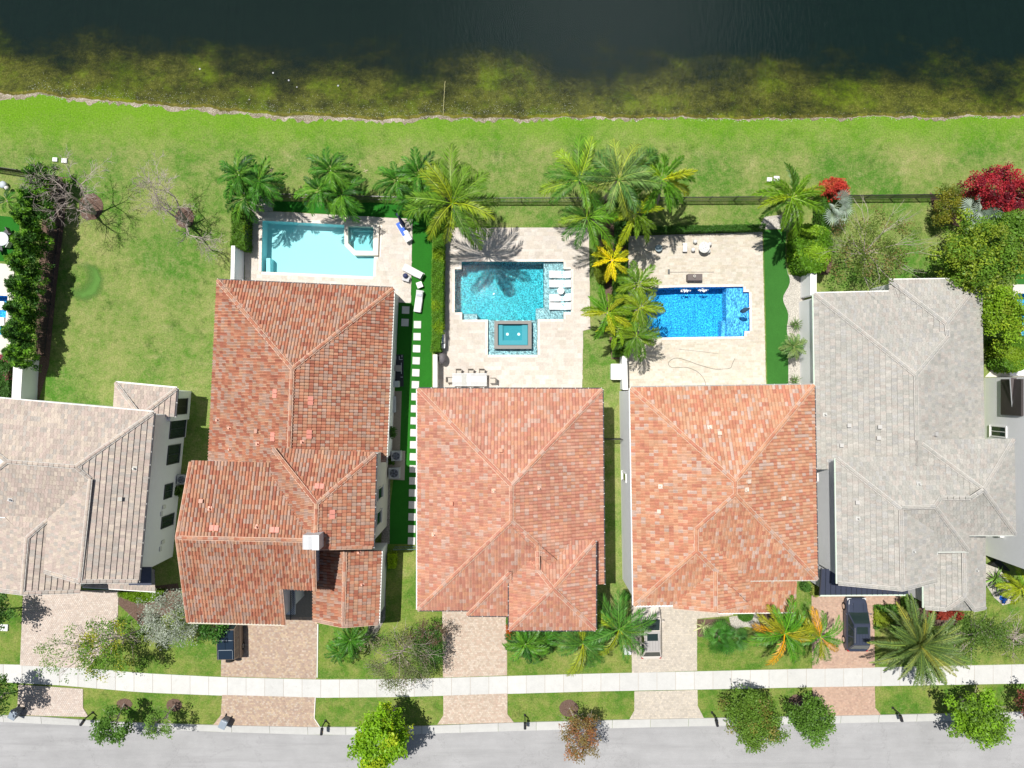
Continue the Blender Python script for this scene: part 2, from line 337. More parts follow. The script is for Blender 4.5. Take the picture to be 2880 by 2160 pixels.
# lake bed
m = MT('lake_bed'); sp = m.n.new('ShaderNodeSeparateXYZ'); m.l.new(m.geo.outputs['Position'], sp.inputs[0])
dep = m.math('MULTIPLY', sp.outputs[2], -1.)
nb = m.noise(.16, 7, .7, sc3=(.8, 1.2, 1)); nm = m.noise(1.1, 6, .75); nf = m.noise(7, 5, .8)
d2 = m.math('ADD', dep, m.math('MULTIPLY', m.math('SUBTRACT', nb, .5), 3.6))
algae = m.mix((.10, .10, .02), (.19, .18, .028), m.ramp(nm, [(.4, 0), (.65, 1)]))
algae = m.mix(algae, (.46, .38, .12), m.ramp(nf, [(.52, 0), (.68, .7)]))
algae = m.mix(algae, (.05, .045, .025), m.ramp(nm, [(.3, .9), (.44, 0)]))
green = m.mix(algae, (.20, .26, .012), m.ramp(m.noise(.24, 6, .75), [(.5, 0), (.66, .85)]))
green = m.mix(green, (.022, .028, .015), m.ramp(m.noise(.4, 5, .7, sc3=(1, 1.7, 1)), [(.5, 0), (.68, .7)]))
green = m.mix(green, m.ramp(m.noise(3.2, 6, .8), [(.3, .55), (.7, 1.25)]), 1., 'MULTIPLY'); green = m.mix(green, m.ramp(m.math('MULTIPLY', d2, .3), [(0, .92), (.14, .62), (.36, .22)]), 1., 'MULTIPLY')  # darkening with depth: light absorbed by the water, painted into the bed colour
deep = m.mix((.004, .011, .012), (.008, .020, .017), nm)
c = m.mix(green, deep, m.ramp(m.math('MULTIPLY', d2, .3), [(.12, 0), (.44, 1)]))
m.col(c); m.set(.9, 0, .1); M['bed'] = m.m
mb = MB()
for i in range(len(fine) - 1): mb.quad([r1[i], r1[i + 1], r2[i + 1], r2[i]])
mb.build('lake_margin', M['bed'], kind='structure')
rows = [(.9, -.16), (2.2, -.35), (4, -.8), (6, -1.25), (9, -1.9), (13, -2.7), (20, -4), (60, -7), (650, -12)]
mb = MB(); gx = [-700, -200] + list(np.arange(-60, 60.1, .25)) + [200, 700]
for a, b in zip(rows[:-1], rows[1:]):
    for i in range(len(gx) - 1):
        mb.quad([(gx[i], shore_y(gx[i]) + a[0], a[1]), (gx[i + 1], shore_y(gx[i + 1]) + a[0], a[1]), (gx[i + 1], shore_y(gx[i + 1]) + b[0], b[1]), (gx[i], shore_y(gx[i]) + b[0], b[1])])
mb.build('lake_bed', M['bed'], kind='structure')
def water(name, tint, bscale, bstr, caus=None, rough=.04, sc3=None, dist=.05, fl=1.):
    m = MT(name); m.n.remove(m.b)
    tr = m.n.new('ShaderNodeBsdfTransparent'); gl = m.n.new('ShaderNodeBsdfGlossy'); gl.inputs['Roughness'].default_value = rough
    fr = m.n.new('ShaderNodeFresnel'); fr.inputs[0].default_value = 1.33; mx = m.n.new('ShaderNodeMixShader')
    bp = m.n.new('ShaderNodeBump'); bp.inputs['Strength'].default_value = bstr; bp.inputs['Distance'].default_value = dist
    m.l.new(m.noise(bscale, 4, .6, sc3=sc3), bp.inputs['Height']); m.l.new(bp.outputs[0], gl.inputs['Normal']); m.l.new(bp.outputs[0], fr.inputs['Normal'])
    if caus:  # caustic light net, painted as bright lines into the water's transmission colour
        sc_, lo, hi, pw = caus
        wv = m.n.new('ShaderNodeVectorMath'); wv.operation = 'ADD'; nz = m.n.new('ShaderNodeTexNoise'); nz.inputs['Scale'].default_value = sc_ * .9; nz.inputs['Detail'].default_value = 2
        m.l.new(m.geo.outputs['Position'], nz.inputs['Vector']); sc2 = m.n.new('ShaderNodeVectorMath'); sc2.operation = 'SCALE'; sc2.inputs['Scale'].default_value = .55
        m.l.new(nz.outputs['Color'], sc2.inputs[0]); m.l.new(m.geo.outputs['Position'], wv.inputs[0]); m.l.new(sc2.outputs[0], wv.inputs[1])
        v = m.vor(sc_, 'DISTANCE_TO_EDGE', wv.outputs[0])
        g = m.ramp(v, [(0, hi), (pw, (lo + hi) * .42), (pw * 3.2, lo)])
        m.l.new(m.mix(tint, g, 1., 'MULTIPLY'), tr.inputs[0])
    else: tr.inputs[0].default_value = (*tint, 1)
    m.l.new(fr.outputs[0], mx.inputs[0]); m.l.new(tr.outputs[0], mx.inputs[1]); m.l.new(gl.outputs[0], mx.inputs[2]); m.l.new(mx.outputs[0], m.out.inputs[0])
    return m.m
M['lake'] = water('lake_water', (.82, .9, .88), 3.4, .4, None, .02, (1., .42, 1), .05)
mb = MB(); wx = [-700] + list(np.arange(-60, 60.1, .5)) + [700]
for i in range(len(wx) - 1):
    a, b = wx[i], wx[i + 1]; mb.quad([(a, shore_y(a) + .25, -.05), (b, shore_y(b) + .25, -.05), (b, 700, -.05), (a, 700, -.05)])
mb.build('lake', M['lake'], kind='structure')
# street, kerb, sidewalk
KT = [(-900, 2015), (0, 2023), (100, 2015), (300, 2030), (600, 2040), (900, 2046), (1120, 2045), (1440, 2033), (1800, 2024), (2160, 2017), (2500, 2011), (2880, 2002), (3700, 1985)]
KB = [(-900, 2030), (0, 2030), (120, 2036), (300, 2044), (600, 2058), (900, 2067), (1120, 2066), (1440, 2056), (1800, 2046), (2160, 2038), (2500, 2031), (2880, 2022), (3700, 2005)]
KT = [(x, y - 2) for x, y in KT]; KT[1] = (0, 2010)
def interp(L, x): return float(np.interp(x, [p[0] for p in L], [p[1] for p in L]))
def dense(L, step=60, lo=-900, hi=3700): return [(x, interp(L, x)) for x in range(lo, hi, step)]
rd = PX(dense(KB)); sheet('street', rd + [(700, rd[-1][1] - 20), (700, -700), (-700, -700), (-700, rd[0][1])][0:0] + [(rd[-1][0] + 600, rd[-1][1]), (rd[-1][0] + 600, rd[-1][1] - 40), (rd[0][0] - 600, rd[0][1] - 40), (rd[0][0] - 600, rd[0][1])], M['asphalt'], .008, kind='structure')
kb = tag(empty('kerb'), kind='structure'); k0 = [-60, 190, 410, 640, 855, 965, 1068, 1255, 1368, 1570, 1760, 1880, 1990, 2210, 2430, 2650, 2860, 3000]
k0 = [-100] + [x for x in range(10, 3000, 107)]
for i in range(len(k0) - 1):
    a, b = k0[i] + .4, k0[i + 1] - .4; mb = MB(); g = rnd(.50, .56)
    q = [px2(a, interp(KT, a)), px2(b, interp(KT, b)), px2(b, interp(KB, b)), px2(a, interp(KB, a))]
    md = [(q[0] * .45 + q[3] * .55), (q[1] * .45 + q[2] * .55)]
    t = (g, g, g * .97)
    mb.quad([(*q[3], .012), (*q[2], .012), (*md[1], .05), (*md[0], .05)], t); mb.quad([(*md[0], .05), (*md[1], .05), (*q[1], .12), (*q[0], .12)], t)
    mb.quad([(*q[0], .12), (*q[1], .12), (*q[1], -.05), (*q[0], -.05)], t)
    mb.build('kerb_stone', M['concrete'], kb)
sheet('sidewalk_bed', PX(dense(WALKT)) + PX(dense(WALKB))[::-1], M['joint'], .012, kind='structure')
sw = tag(empty('sidewalk'), kind='structure'); x = -95.
while x < 2980:
    w = 52.5; mb = MB(); g = rnd(.545, .61); a, b = x + .5, x + w - .5
    q = [(*px2(a, interp(WALKT, a)), 0), (*px2(b, interp(WALKT, b)), 0), (*px2(b, interp(WALKB, b)), 0), (*px2(a, interp(WALKB, a)), 0)]
    mb.prism([(p[0], p[1]) for p in q][::-1], -.02, .03, (g, g, g * .98)); mb.build('concrete_slab', M['concrete'], sw); x += w
# ---------------------------------------------------------------- pavers
def _k(pal, f, k=.62):
    m_ = [sum(c[i] for c in pal) / len(pal) for i in range(3)]; return [tuple((m_[i] + (c[i] - m_[i]) * k) * f for i in range(3)) for c in pal]
def pave(name, poly, L, Wd, ang, pal, z, holes=(), indiv=0, parent=None, jm='joint_light', gap=.012, bond=.5, piece='paver', th=.02, mixsize=False, **k):
    """poly and holes in world metres; L x Wd pavers in running bond, rotated by ang; returns the sheet object"""
    base = sheet(name, poly, M[jm], z - .012, holes, parent, **k)
    ca, sa = math.cos(ang), math.sin(ang); ox, oy = poly[0]
    loc = [((p[0] - ox) * ca + (p[1] - oy) * sa, -(p[0] - ox) * sa + (p[1] - oy) * ca) for p in poly]
    umin, umax = min(p[0] for p in loc), max(p[0] for p in loc); vmin, vmax = min(p[1] for p in loc), max(p[1] for p in loc)
    def wp(u, v): return (ox + u * ca - v * sa, oy + u * sa + v * ca)
    def ins(u, v):
        x, y = wp(u, v); return pip(x, y, poly) and not any(pip(x, y, h) for h in holes)
    full = []; mb = MB()
    def emit(u0, v0, u1, v1, t, lvl):
        c = [ins(u0, v0), ins(u1, v0), ins(u1, v1), ins(u0, v1), ins((u0 + u1) / 2, (v0 + v1) / 2)]
        if all(c):
            if lvl == 0: full.append((u0, v0, u1, v1, t)); return
            mb.quad([(*wp(u0, v0), z), (*wp(u1, v0), z), (*wp(u1, v1), z), (*wp(u0, v1), z)], t); return
        if not any(c): return
        if lvl >= 3:
            if c[4]: mb.quad([(*wp(u0, v0), z), (*wp(u1, v0), z), (*wp(u1, v1), z), (*wp(u0, v1), z)], t)
            return
        um, vm = (u0 + u1) / 2, (v0 + v1) / 2
        for a in ((u0, v0, um, vm), (um, v0, u1, vm), (u0, vm, um, v1), (um, vm, u1, v1)): emit(*a, t, lvl + 1)
    v = vmin; r = 0
    while v < vmax:
        wd = Wd * (random.choice((.7, 1, 1, 1.3)) if mixsize else 1)
        u = umin - (L * bond if r % 2 else 0) - (rnd(0, L) if mixsize else 0)
        while u < umax:
            l = L * (random.choice((.6, 1, 1, 1.35)) if mixsize else 1)
            t = random.choice(pal); f = rnd(.93, 1.06); emit(u + gap / 2, v + gap / 2, u + l - gap / 2, v + wd - gap / 2, (t[0] * f, t[1] * f, t[2] * f), 0); u += l
        v += wd; r += 1
    off = Vector((0, 0, 0)) if parent is None else wloc(base)
    def solid(m_, a):
        u0, v0, u1, v1, t = a; q = [wp(u0, v0), wp(u1, v0), wp(u1, v1), wp(u0, v1)]; m_.quad([(*p, z) for p in q], t)
        for i in range(4):
            j = (i + 1) % 4; m_.quad([(*q[i], z - th), (*q[j], z - th), (*q[j], z), (*q[i], z)], t)
    if indiv:
        full.sort(key=lambda a: -min(1.2, (a[2] - a[0]) * (a[3] - a[1]) * 5) + .001 * Vector(wp(a[0], a[1])).length)
        cache = {}
        for a in full[:indiv]:
            key = (round(a[2] - a[0], 3), round(a[3] - a[1], 3))
            if key not in cache:
                mm = MB(); mm.box((0, 0, -th / 2), (key[0], key[1], th)); cache[key] = mm.mesh(piece, M['paver'])
            o = link(piece, cache[key], base); cx, cy = wp((a[0] + a[2]) / 2, (a[1] + a[3]) / 2)
            o.location = Vector((cx, cy, z)) - off; o.rotation_euler = (0, 0, ang); o.color = (*a[4], 1)
        full = full[indiv:]
    for a in full: solid(mb, a)
    if mb.f: mb.build('paver_field', M['paver'], base, kind='stuff')
    return base
PAL_TRAV = [(.80, .72, .64), (.84, .77, .70), (.78, .68, .60), (.82, .76, .68), (.86, .80, .74), (.76, .68, .58)]
PAL_TRAV2 = [(.80, .71, .60), (.84, .77, .66), (.76, .66, .52), (.83, .76, .64), (.86, .80, .70), (.72, .66, .52)]
PAL_D1 = [(.74, .64, .58), (.68, .57, .50), (.78, .70, .63), (.64, .54, .48), (.72, .6, .52)]
PAL_D2 = [(.52, .38, .29), (.60, .46, .34), (.44, .30, .24), (.64, .5, .34), (.50, .36, .28), (.42, .31, .27), (.62, .53, .44)]
PAL_D3 = [(.62, .50, .40), (.70, .60, .49), (.55, .43, .34), (.72, .62, .53), (.60, .44, .35)]
PAL_D4 = [(.60, .55, .48), (.66, .60, .52), (.54, .49, .43), (.68, .61, .51)]
PAL_D5 = [(.56, .38, .29), (.62, .44, .34), (.50, .33, .26), (.60, .40, .30)]
PAL_TRAV = _k(PAL_TRAV, .74); PAL_TRAV2 = _k(PAL_TRAV2, .74); PAL_D1 = _k(PAL_D1, .8); PAL_D2 = _k(PAL_D2, .86); PAL_D3 = _k(PAL_D3, .85); PAL_D4 = _k(PAL_D4, .88); PAL_D5 = _k(PAL_D5, .86)
tilt = -.04
h1, h2, h3, h0, h6 = holesW
pave('pool_deck', PX([(690, 600), (770, 595), (1160, 616), (1155, 852), (1105, 850), (1105, 1100), (700, 1100), (688, 800)], ZD), .5, .34, tilt, PAL_TRAV, ZD, [h1], 300, mixsize=True, kind='structure')
pave('pool_deck', PX([(1250, 640), (1656, 640), (1660, 925), (1640, 930), (1637, 1110), (1233, 1110), (1233, 900)], ZD), .52, .36, 0, PAL_TRAV, ZD, [h2], 300, mixsize=True, kind='structure')
pave('pool_deck', PX([(1768, 664), (2144, 652), (2155, 1110), (1760, 1110)], ZD), .42, .21, .01, PAL_TRAV2, ZD, [h3], 300, mixsize=True, kind='structure')
DW = [('driveway', [(66, 1660), (334, 1660), (330, 1792), (245, 1880), (57, 1871)], [(53, 1925), (234, 1937), (234, 1990), (250, 2016), (28, 2010), (50, 1985)], PAL_D1, -.03),
      ('driveway', [(625, 1700), (893, 1735), (889, 1909), (622, 1902)], [(625, 1954), (887, 1961), (884, 2022), (900, 2044), (600, 2038), (622, 2010)], PAL_D2, -.02),
      ('driveway', [(1243, 1650), (1424, 1650), (1426, 1899), (1246, 1905)], [(1247, 1956), (1427, 1950), (1427, 2008), (1445, 2031), (1230, 2037), (1247, 2012)], PAL_D3, .01),
      ('driveway', [(1775, 1640), (2020, 1640), (2062, 1730), (1960, 1740), (1960, 1886), (1777, 1892)], [(1784, 1944), (1961, 1940), (1962, 1985), (1980, 2020), (1768, 2026), (1784, 1998)], PAL_D4, .01),
      ('driveway', [(2282, 1672), (2540, 1640), (2530, 1698), (2458, 1700), (2460, 1877), (2284, 1881)], [(2284, 1932), (2460, 1930), (2461, 1990), (2477, 2010), (2290, 2014)], PAL_D5, .01)]
for nm, a, b, pal, ang in DW:
    pave(nm, PX(a), .19, .16, ang, pal, .045, parent=None, jm='joint', gap=.014, kind='structure')
    pave(nm, PX(b), .19, .16, ang, pal, .045, parent=None, jm='joint', gap=.014, kind='structure')
mb = MB(); pts = [P(894, 1755, .03), P(892, 1905, .03)]; mb.bar(pts[0], pts[1], .09, .1, (.78, .76, .72)); mb.bar(P(887, 1962, .03), P(884, 2020, .03), .07, .1, (.78, .76, .72)); mb.bar(P(884, 2020, .03), P(899, 2043, .03), .07, .1, (.78, .76, .72)); mb.build('driveway_edge', M['concrete'], kind='structure')
WAVY = [(2210, 745), (2216, 768), (2221, 784), (2221, 795), (2217, 807), (2210, 819), (2204, 830), (2202, 840), (2204, 851), (2209, 862), (2214, 873), (2217, 886), (2216, 902), (2213, 918), (2213, 934), (2216, 950), (2220, 965), (2220, 982), (2217, 1000)]
# turf, gravel, mulch sheets
for nm, poly, mt, z in [
    ('turf_lawn', [(772, 566), (1150, 572), (1215, 580), (1215, 1120), (1176, 1120), (1176, 1530), (1085, 1530), (1112, 1300), (1112, 852), (1155, 852), (1161, 616), (770, 593)], 'turf', .02),
    ('turf_strip', [(2147, 648), (2212, 645), (2208, 700)] + WAVY + [(2217, 1090), (2158, 1090)], 'turf2', .02),
    ('pebble_bed', [(2216, 772), (2262, 780), (2262, 1090), (2217, 1090)] + WAVY[::-1], 'pebble', .024),
    ('pebble_bed', [(725, 540), (762, 560), (768, 594), (700, 600), (700, 570)], 'pebble', .024),
    ('pebble_bed', [(2132, 645), (2150, 610), (2230, 600), (2215, 644)], 'pebble', .028),
    ('gravel_strip', [(1084, 1310), (1098, 1310), (1096, 1530), (1072, 1530)], 'gravel', .026),
    ('gravel_strip', [(1066, 1560), (1086, 1560), (1084, 1740), (1050, 1800), (1020, 1800), (1040, 1750)], 'gravel', .026),
    ('turf_patch', [(-20, 605), (55, 612), (55, 735), (-20, 735)], 'turf', .02),
    ('turf_patch', [(2855, 730), (2920, 730), (2920, 800), (2855, 800)], 'turf2', .02),
    ('mulch_bed', ell(255, 582, 34, 38, j=.06), 'mulch', .03), ('mulch_bed', ell(520, 612, 26, 30, j=.06), 'mulch', .03),
    ('mulch_bed', ell(1600, 1992, 27, 24, j=.05), 'mulch', .03), ('mulch_bed', ell(350, 1980, 22, 16, j=.06), 'mulch', .03),
    ('mulch_bed', ell(490, 1983, 22, 18, j=.06), 'mulch', .03), ('mulch_bed', ell(2240, 1975, 24, 22, j=.06), 'mulch', .03),
    ('mulch_bed', [(1961, 1742), (2036, 1740), (2075, 1770), (2060, 1800), (1962, 1790)], 'mulch', .03),
    ('mulch_bed', [(2125, 1722), (2190, 1722), (2215, 1790), (2140, 1780)], 'mulch', .032),
    ('pebble_bed', [(2050, 1735), (2130, 1722), (2140, 1772), (2100, 1762), (2070, 1768), (2055, 1760)], 'pebble', .034),
    ('mulch_bed', [(334, 1660), (500, 1640), (520, 1700), (400, 1760), (334, 1700)], 'mulch', .03),
    ('mulch_bed', [(1655, 560), (1760, 560), (1765, 1010), (1720, 1010), (1700, 800)], 'mulch', .03),
    ('mulch_bed', [(120, 490), (190, 500), (182, 620), (160, 800), (138, 1030), (108, 1130), (100, 900), (120, 600)], 'mulch', .03),
    ('mulch_bed', ell(2318, 735, 22, 40, j=.08), 'mulch', .03), ('mulch_bed', [(2615, 540), (2720, 620), (2700, 640), (2650, 620), (2620, 580)], 'mulch', .03),
    ('mulch_bed', [(2460, 1698), (2600, 1690), (2700, 1715), (2690, 1760), (2460, 1760)], 'mulch', .03),
    ('pebble_bed', [(2770, 1585), (2810, 1600), (2850, 1650), (2870, 1680), (2850, 1694), (2820, 1702), (2795, 1680), (2770, 1640)], 'pebble', .03),
    ('neighbour_deck', [(-60, 735), (40, 745), (30, 1110), (-60, 1110)], 'joint_light', .05),
    ('neighbour_deck', [(2850, 800), (2980, 800), (2980, 1060), (2770, 1060), (2840, 990)], 'joint_light', .05),
    ('side_patio', [(1098, 1100), (1130, 1100), (1124, 1310), (1095, 1310)], 'bark', .03),
    ('porch_floor', [(790, 1640), (893, 1640), (893, 1735), (790, 1735)], 'bark', .05)]:
    hh = [h0] if nm == 'neighbour_deck' and poly[0][0] < 0 else [h6] if nm == 'neighbour_deck' else []
    if hh: 
        sheet(nm, PX(poly, .05), M['stucco_warm'], .05, hh, kind='structure')
    else: sheet(nm, PX(poly), M[mt], z, kind='structure')
# stepping stones
sp_ = tag(empty('stepping_stone_path'), kind='structure'); ss = MB(); ss.box((0, 0, 0), (.66, .66, .05)); sm = ss.mesh('stepping_stone', M['concrete'])
def stone(px, py):
    o = link('stepping_stone', sm, sp_); o.location = P(px, py, .045); o.rotation_euler = (0, 0, -.03 + rnd(-.02, .02)); g = rnd(.60, .66); o.color = (g, g * .98, g * .97, 1)
for i in range(19): stone(1174 - i * 1.15 if i < 8 else 1171 - i * .75 - (0 if i < 9 else 0), 913 + i * 33.8)
stone(1141, 872); stone(1139, 907)
# ---------------------------------------------------------------- pools
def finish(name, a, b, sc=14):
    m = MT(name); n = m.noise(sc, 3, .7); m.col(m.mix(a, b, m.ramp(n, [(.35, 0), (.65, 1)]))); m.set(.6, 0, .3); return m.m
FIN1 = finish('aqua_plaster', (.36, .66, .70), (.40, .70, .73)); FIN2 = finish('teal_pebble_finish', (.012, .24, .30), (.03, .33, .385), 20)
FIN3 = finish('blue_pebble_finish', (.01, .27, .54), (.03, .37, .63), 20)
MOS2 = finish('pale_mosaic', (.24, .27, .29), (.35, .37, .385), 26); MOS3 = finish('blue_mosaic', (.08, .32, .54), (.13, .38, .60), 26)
COP = plain('coping_stone', (.80, .73, .64), .8, .2, var=.06)
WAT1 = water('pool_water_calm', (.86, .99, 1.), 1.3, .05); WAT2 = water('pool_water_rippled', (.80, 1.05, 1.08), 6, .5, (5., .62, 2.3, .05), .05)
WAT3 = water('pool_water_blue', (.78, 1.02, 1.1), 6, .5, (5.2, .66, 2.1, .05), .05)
def basin(root, outline, z0, z1, mat, name='basin'):
    mb = MB(); n = len(outline)
    V, Fc = triangulate(outline)
    for f in Fc: mb.quad([(V[i][0], V[i][1], z0) for i in f])
    for i in range(n):
        a, b = outline[i], outline[(i + 1) % n]; mb.quad([(*a, z0), (*b, z0), (*b, z1), (*a, z1)])
    return mb.build(name, mat, root)
def coping(root, outline, w=.28, z=.075, skip=()):
    n = len(outline); ar = sum(outline[i][0] * outline[(i + 1) % n][1] - outline[(i + 1) % n][0] * outline[i][1] for i in range(n))
    sgn = 1 if ar > 0 else -1
    for i in range(n):
        if i in skip: continue
        a = Vector(outline[i]); b = Vector(outline[(i + 1) % n]); d = (b - a); L = d.length; d.normalize(); nr = Vector((d.y, -d.x)) * sgn
        k = max(1, round(L / .6)); mbs = None
        for j in range(k):
            p = a + d * (L * j / k + .004); q = a + d * (L * (j + 1) / k - .004)
            mb = MB(); f = rnd(.93, 1.05); mb.prism([p, q, q + nr * w, p + nr * w], ZD - .03, z + .004 * (i % 2), (.8 * f, .73 * f, .65 * f))
            mb.build('coping_stone', M['paver'], root)
def wsheet(root, outline, z, mat, name='water_surface'): return sheet(name, outline, mat, z, parent=root)
# pool 1
r = empty('swimming_pool', (0, 0, 0), 'calm pale aqua swimming pool with raised corner spa behind the largest red roofed house', 'swimming pool')
basin(r, h1, -1.35, ZD, FIN1); wsheet(r, h1, -.06, WAT1); coping(r, h1, .26)
mb = MB(); s = PX([(988, 720), (1052, 722), (1050, 778), (986, 776)], 0); mb.prism(s, -1.34, -.28, (1, 1, 1)); mb.build('tanning_shelf', FIN1, r)
mb = MB(); mb.prism(PX([(745, 724), (756, 724), (756, 764), (745, 764)]), -1.34, -.35); mb.build('pool_step', FIN1, r)
SO = [(968, 630), (1066, 632), (1063, 718), (996, 718), (969, 690)]; SI = [(978, 636), (1050, 638), (1049, 706), (1000, 705), (979, 684)]
r1 = empty('spa', P(1015, 675), 'raised square spa with cut corner and cream stone rim at the pale aqua pool', 'spa')
so_, si_ = PX(SO, .35), PX(SI, .35)
mb = MB(); n = len(so_)
for i in range(n):
    j = (i + 1) % n; mb.quad([(*so_[i], .35), (*so_[j], .35), (*si_[j], .35), (*si_[i], .35)][::-1]); mb.quad([(*so_[i], -1.2), (*so_[j], -1.2), (*so_[j], .35), (*so_[i], .35)]); mb.quad([(*si_[i], -.7), (*si_[j], -.7), (*si_[j], .35), (*si_[i], .35)])
mb.build('spa_rim', COP, r1); 
mb = MB(); V, Fc = triangulate(si_)
for f in Fc: mb.quad([(V[i][0], V[i][1], -.7) for i in f])
mb.build('spa_floor', FIN1, r1)
mb = MB(); bq = PX([(979, 637), (1050, 638), (1049, 648), (990, 648), (990, 668), (979, 680)], 0.); mb.prism(bq, -.69, -.25); mb.build('spa_bench', FIN1, r1)
V, Fc = triangulate(si_); mb = MB()
for f in Fc: mb.quad([(V[i][0], V[i][1], .26) for i in f])
mb.build('water_surface', WAT1, r1)
# pool 2
r = empty('swimming_pool', (0, 0, 0), 'rippling turquoise swimming pool with four white loungers on its shallow ledge', 'swimming pool')
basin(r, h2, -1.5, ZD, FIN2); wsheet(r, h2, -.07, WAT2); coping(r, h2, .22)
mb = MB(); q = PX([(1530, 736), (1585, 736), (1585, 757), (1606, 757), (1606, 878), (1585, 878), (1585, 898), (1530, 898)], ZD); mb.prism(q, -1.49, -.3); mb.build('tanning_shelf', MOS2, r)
for a, b, z in ((1519, 1530, -.55), (1508, 1519, -.85)):
    mb = MB(); mb.prism(PX([(a, 865), (b, 865), (b, 898), (a, 898)]), -1.49, z); mb.build('pool_step', MOS2, r)
mb = MB(); mb.prism(PX([(1302, 882), (1341, 882), (1341, 898), (1302, 898)]), -1.49, -.35); mb.build('pool_bench', MOS2, r)
mb = MB(); mb.prism(PX([(1373, 900), (1511, 900), (1511, 998), (1373, 998)]), -1.49, -.22); mb.build('spa_surround', MOS2, r)
r1 = empty('spa', P(1442, 945), 'grey brown framed rectangular spa with two round drains below the turquoise pool', 'spa')
rim = plain('brown_mosaic', (.26, .25, .235), .7, .3, var=.35, scale=40); zz = .42
o_ = PX([(1390, 902), (1495, 902), (1495, 981), (1390, 981)], zz); i_ = PX([(1400, 911), (1485, 911), (1485, 971), (1400, 971)], zz); mb = MB()
for i in range(4):
    j = (i + 1) % 4; mb.quad([(*o_[i], zz), (*o_[j], zz), (*i_[j], zz), (*i_[i], zz)]); mb.quad([(*o_[i], -1.2), (*o_[j], -1.2), (*o_[j], zz), (*o_[i], zz)]); mb.quad([(*i_[i], -.04), (*i_[j], -.04), (*i_[j], zz), (*i_[i], zz)])
mb.build('spa_rim', rim, r1); basin(r1, i_, -.03, .2, finish('spa_teal', (.02, .25, .32), (.035, .30, .37)), 'spa_floor')
mb = MB(); ii = PX([(1401, 912), (1414, 912), (1414, 957), (1468, 957), (1468, 912), (1484, 912), (1484, 970), (1401, 970)], .3); mb.prism(ii, -.02, .14); mb.build('spa_bench', finish('teal_bench', (.07, .30, .38), (.09, .34, .41)), r1)
wsheet(r1, i_, .3, water('spa_water', (.84, 1., 1.), 2, .08))
for x in (1427, 1459):
    mb = MB(); mb.lathe(P(x, 940, -.025), [(.13, 0), (.13, .02)], 14); mb.build('drain_cover', M['paint'], r1)
# pool 3
r = empty('swimming_pool', (0, 0, 0), 'deep blue rippling swimming pool with palms over its left end', 'swimming pool')
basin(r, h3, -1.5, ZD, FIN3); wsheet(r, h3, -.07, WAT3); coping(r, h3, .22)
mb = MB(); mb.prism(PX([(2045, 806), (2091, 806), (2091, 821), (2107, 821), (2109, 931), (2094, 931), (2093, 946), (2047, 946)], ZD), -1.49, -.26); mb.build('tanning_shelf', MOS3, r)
mb = MB(); mb.prism(PX([(2034, 900), (2046, 900), (2046, 946), (2034, 946)]), -1.49, -.6); mb.build('pool_step', MOS3, r)
FO = plain('foam', (.85, .9, .92), .6)
for x, y in ((1928, 817), (1978, 816)):
    mb = MB()
    for k in range(60):
        a = rnd(0, 6.28); q = rnd(0, 1); px_, py_ = x + math.cos(a) * q * 15, y + math.sin(a) * q * 4 + abs(rnd(0, 2)); mb.lathe(P(px_, py_, -.06), [(rnd(.02, .06), 0), (.012, .03)], 5)
    mb.build('bubbler_foam', FO, r, kind='stuff')
for hh, lab in ((h0, 'blue neighbouring pool cut off at the left edge of the photo'), (h6, 'blue neighbouring pool with a yellow float at the right edge')):
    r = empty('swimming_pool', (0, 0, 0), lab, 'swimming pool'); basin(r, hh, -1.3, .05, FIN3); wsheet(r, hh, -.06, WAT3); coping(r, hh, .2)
# ---------------------------------------------------------------- roofs
def clip_poly(subject, quad):
    out = subject
    for i in range(len(quad)):
        a = quad[i]; b = quad[(i + 1) % len(quad)]; inp = out; out = []
        if not inp: return []
        def side(p): return (b[0] - a[0]) * (p[1] - a[1]) - (b[1] - a[1]) * (p[0] - a[0])
        for k in range(len(inp)):
            p = inp[k - 1]; q = inp[k]; sp, sq = side(p), side(q)
            if sq >= 0:
                if sp < 0: t = sp / (sp - sq); out.append((p[0] + t * (q[0] - p[0]), p[1] + t * (q[1] - p[1])))
                out.append(q)
            elif sp >= 0: t = sp / (sp - sq); out.append((p[0] + t * (q[0] - p[0]), p[1] + t * (q[1] - p[1])))
    return out
BARREL = [(0, -.02), (.10, .055), (.27, .085), (.44, .06), (.56, .0), (.95, -.005), (1, -.03)]
LOW = [(0, -.01), (.12, .03), (.38, .045), (.62, .02), (.74, .002), (.96, .004), (1, -.016)]
FLATP = [(0, .002), (.96, .002), (.961, -.014), (1, -.014)]
RED2 = [(.52, .17, .09), (.60, .22, .12), (.66, .33, .20), (.57, .36, .27), (.50, .36, .30), (.62, .27, .15), (.64, .40, .26), (.44, .12, .07), (.56, .42, .36)]
RED3 = [(.66, .26, .17), (.72, .34, .22), (.74, .44, .32), (.62, .24, .17), (.70, .52, .45), (.72, .38, .25), (.66, .30, .22), (.74, .36, .2)]
RED4 = [(.68, .24, .11), (.74, .33, .16), (.74, .43, .27), (.66, .21, .11), (.68, .52, .43), (.76, .37, .18), (.70, .28, .13), (.75, .41, .22)]
GREY1 = [(.56, .48, .43), (.60, .53, .46), (.52, .46, .41), (.62, .55, .47), (.50, .47, .43), (.58, .49, .44)]
GREY5 = [(.55, .54, .50), (.60, .58, .54), (.50, .51, .48), (.60, .54, .50), (.53, .53, .53), (.63, .60, .56)]
def _pal(p, f, sat=1.):
    out = []
    for c in p:
        m_ = sum(c) / 3; out.append(tuple(max(.01, (m_ + (x - m_) * sat) * k) for x, k in zip(c, f)))
    return out
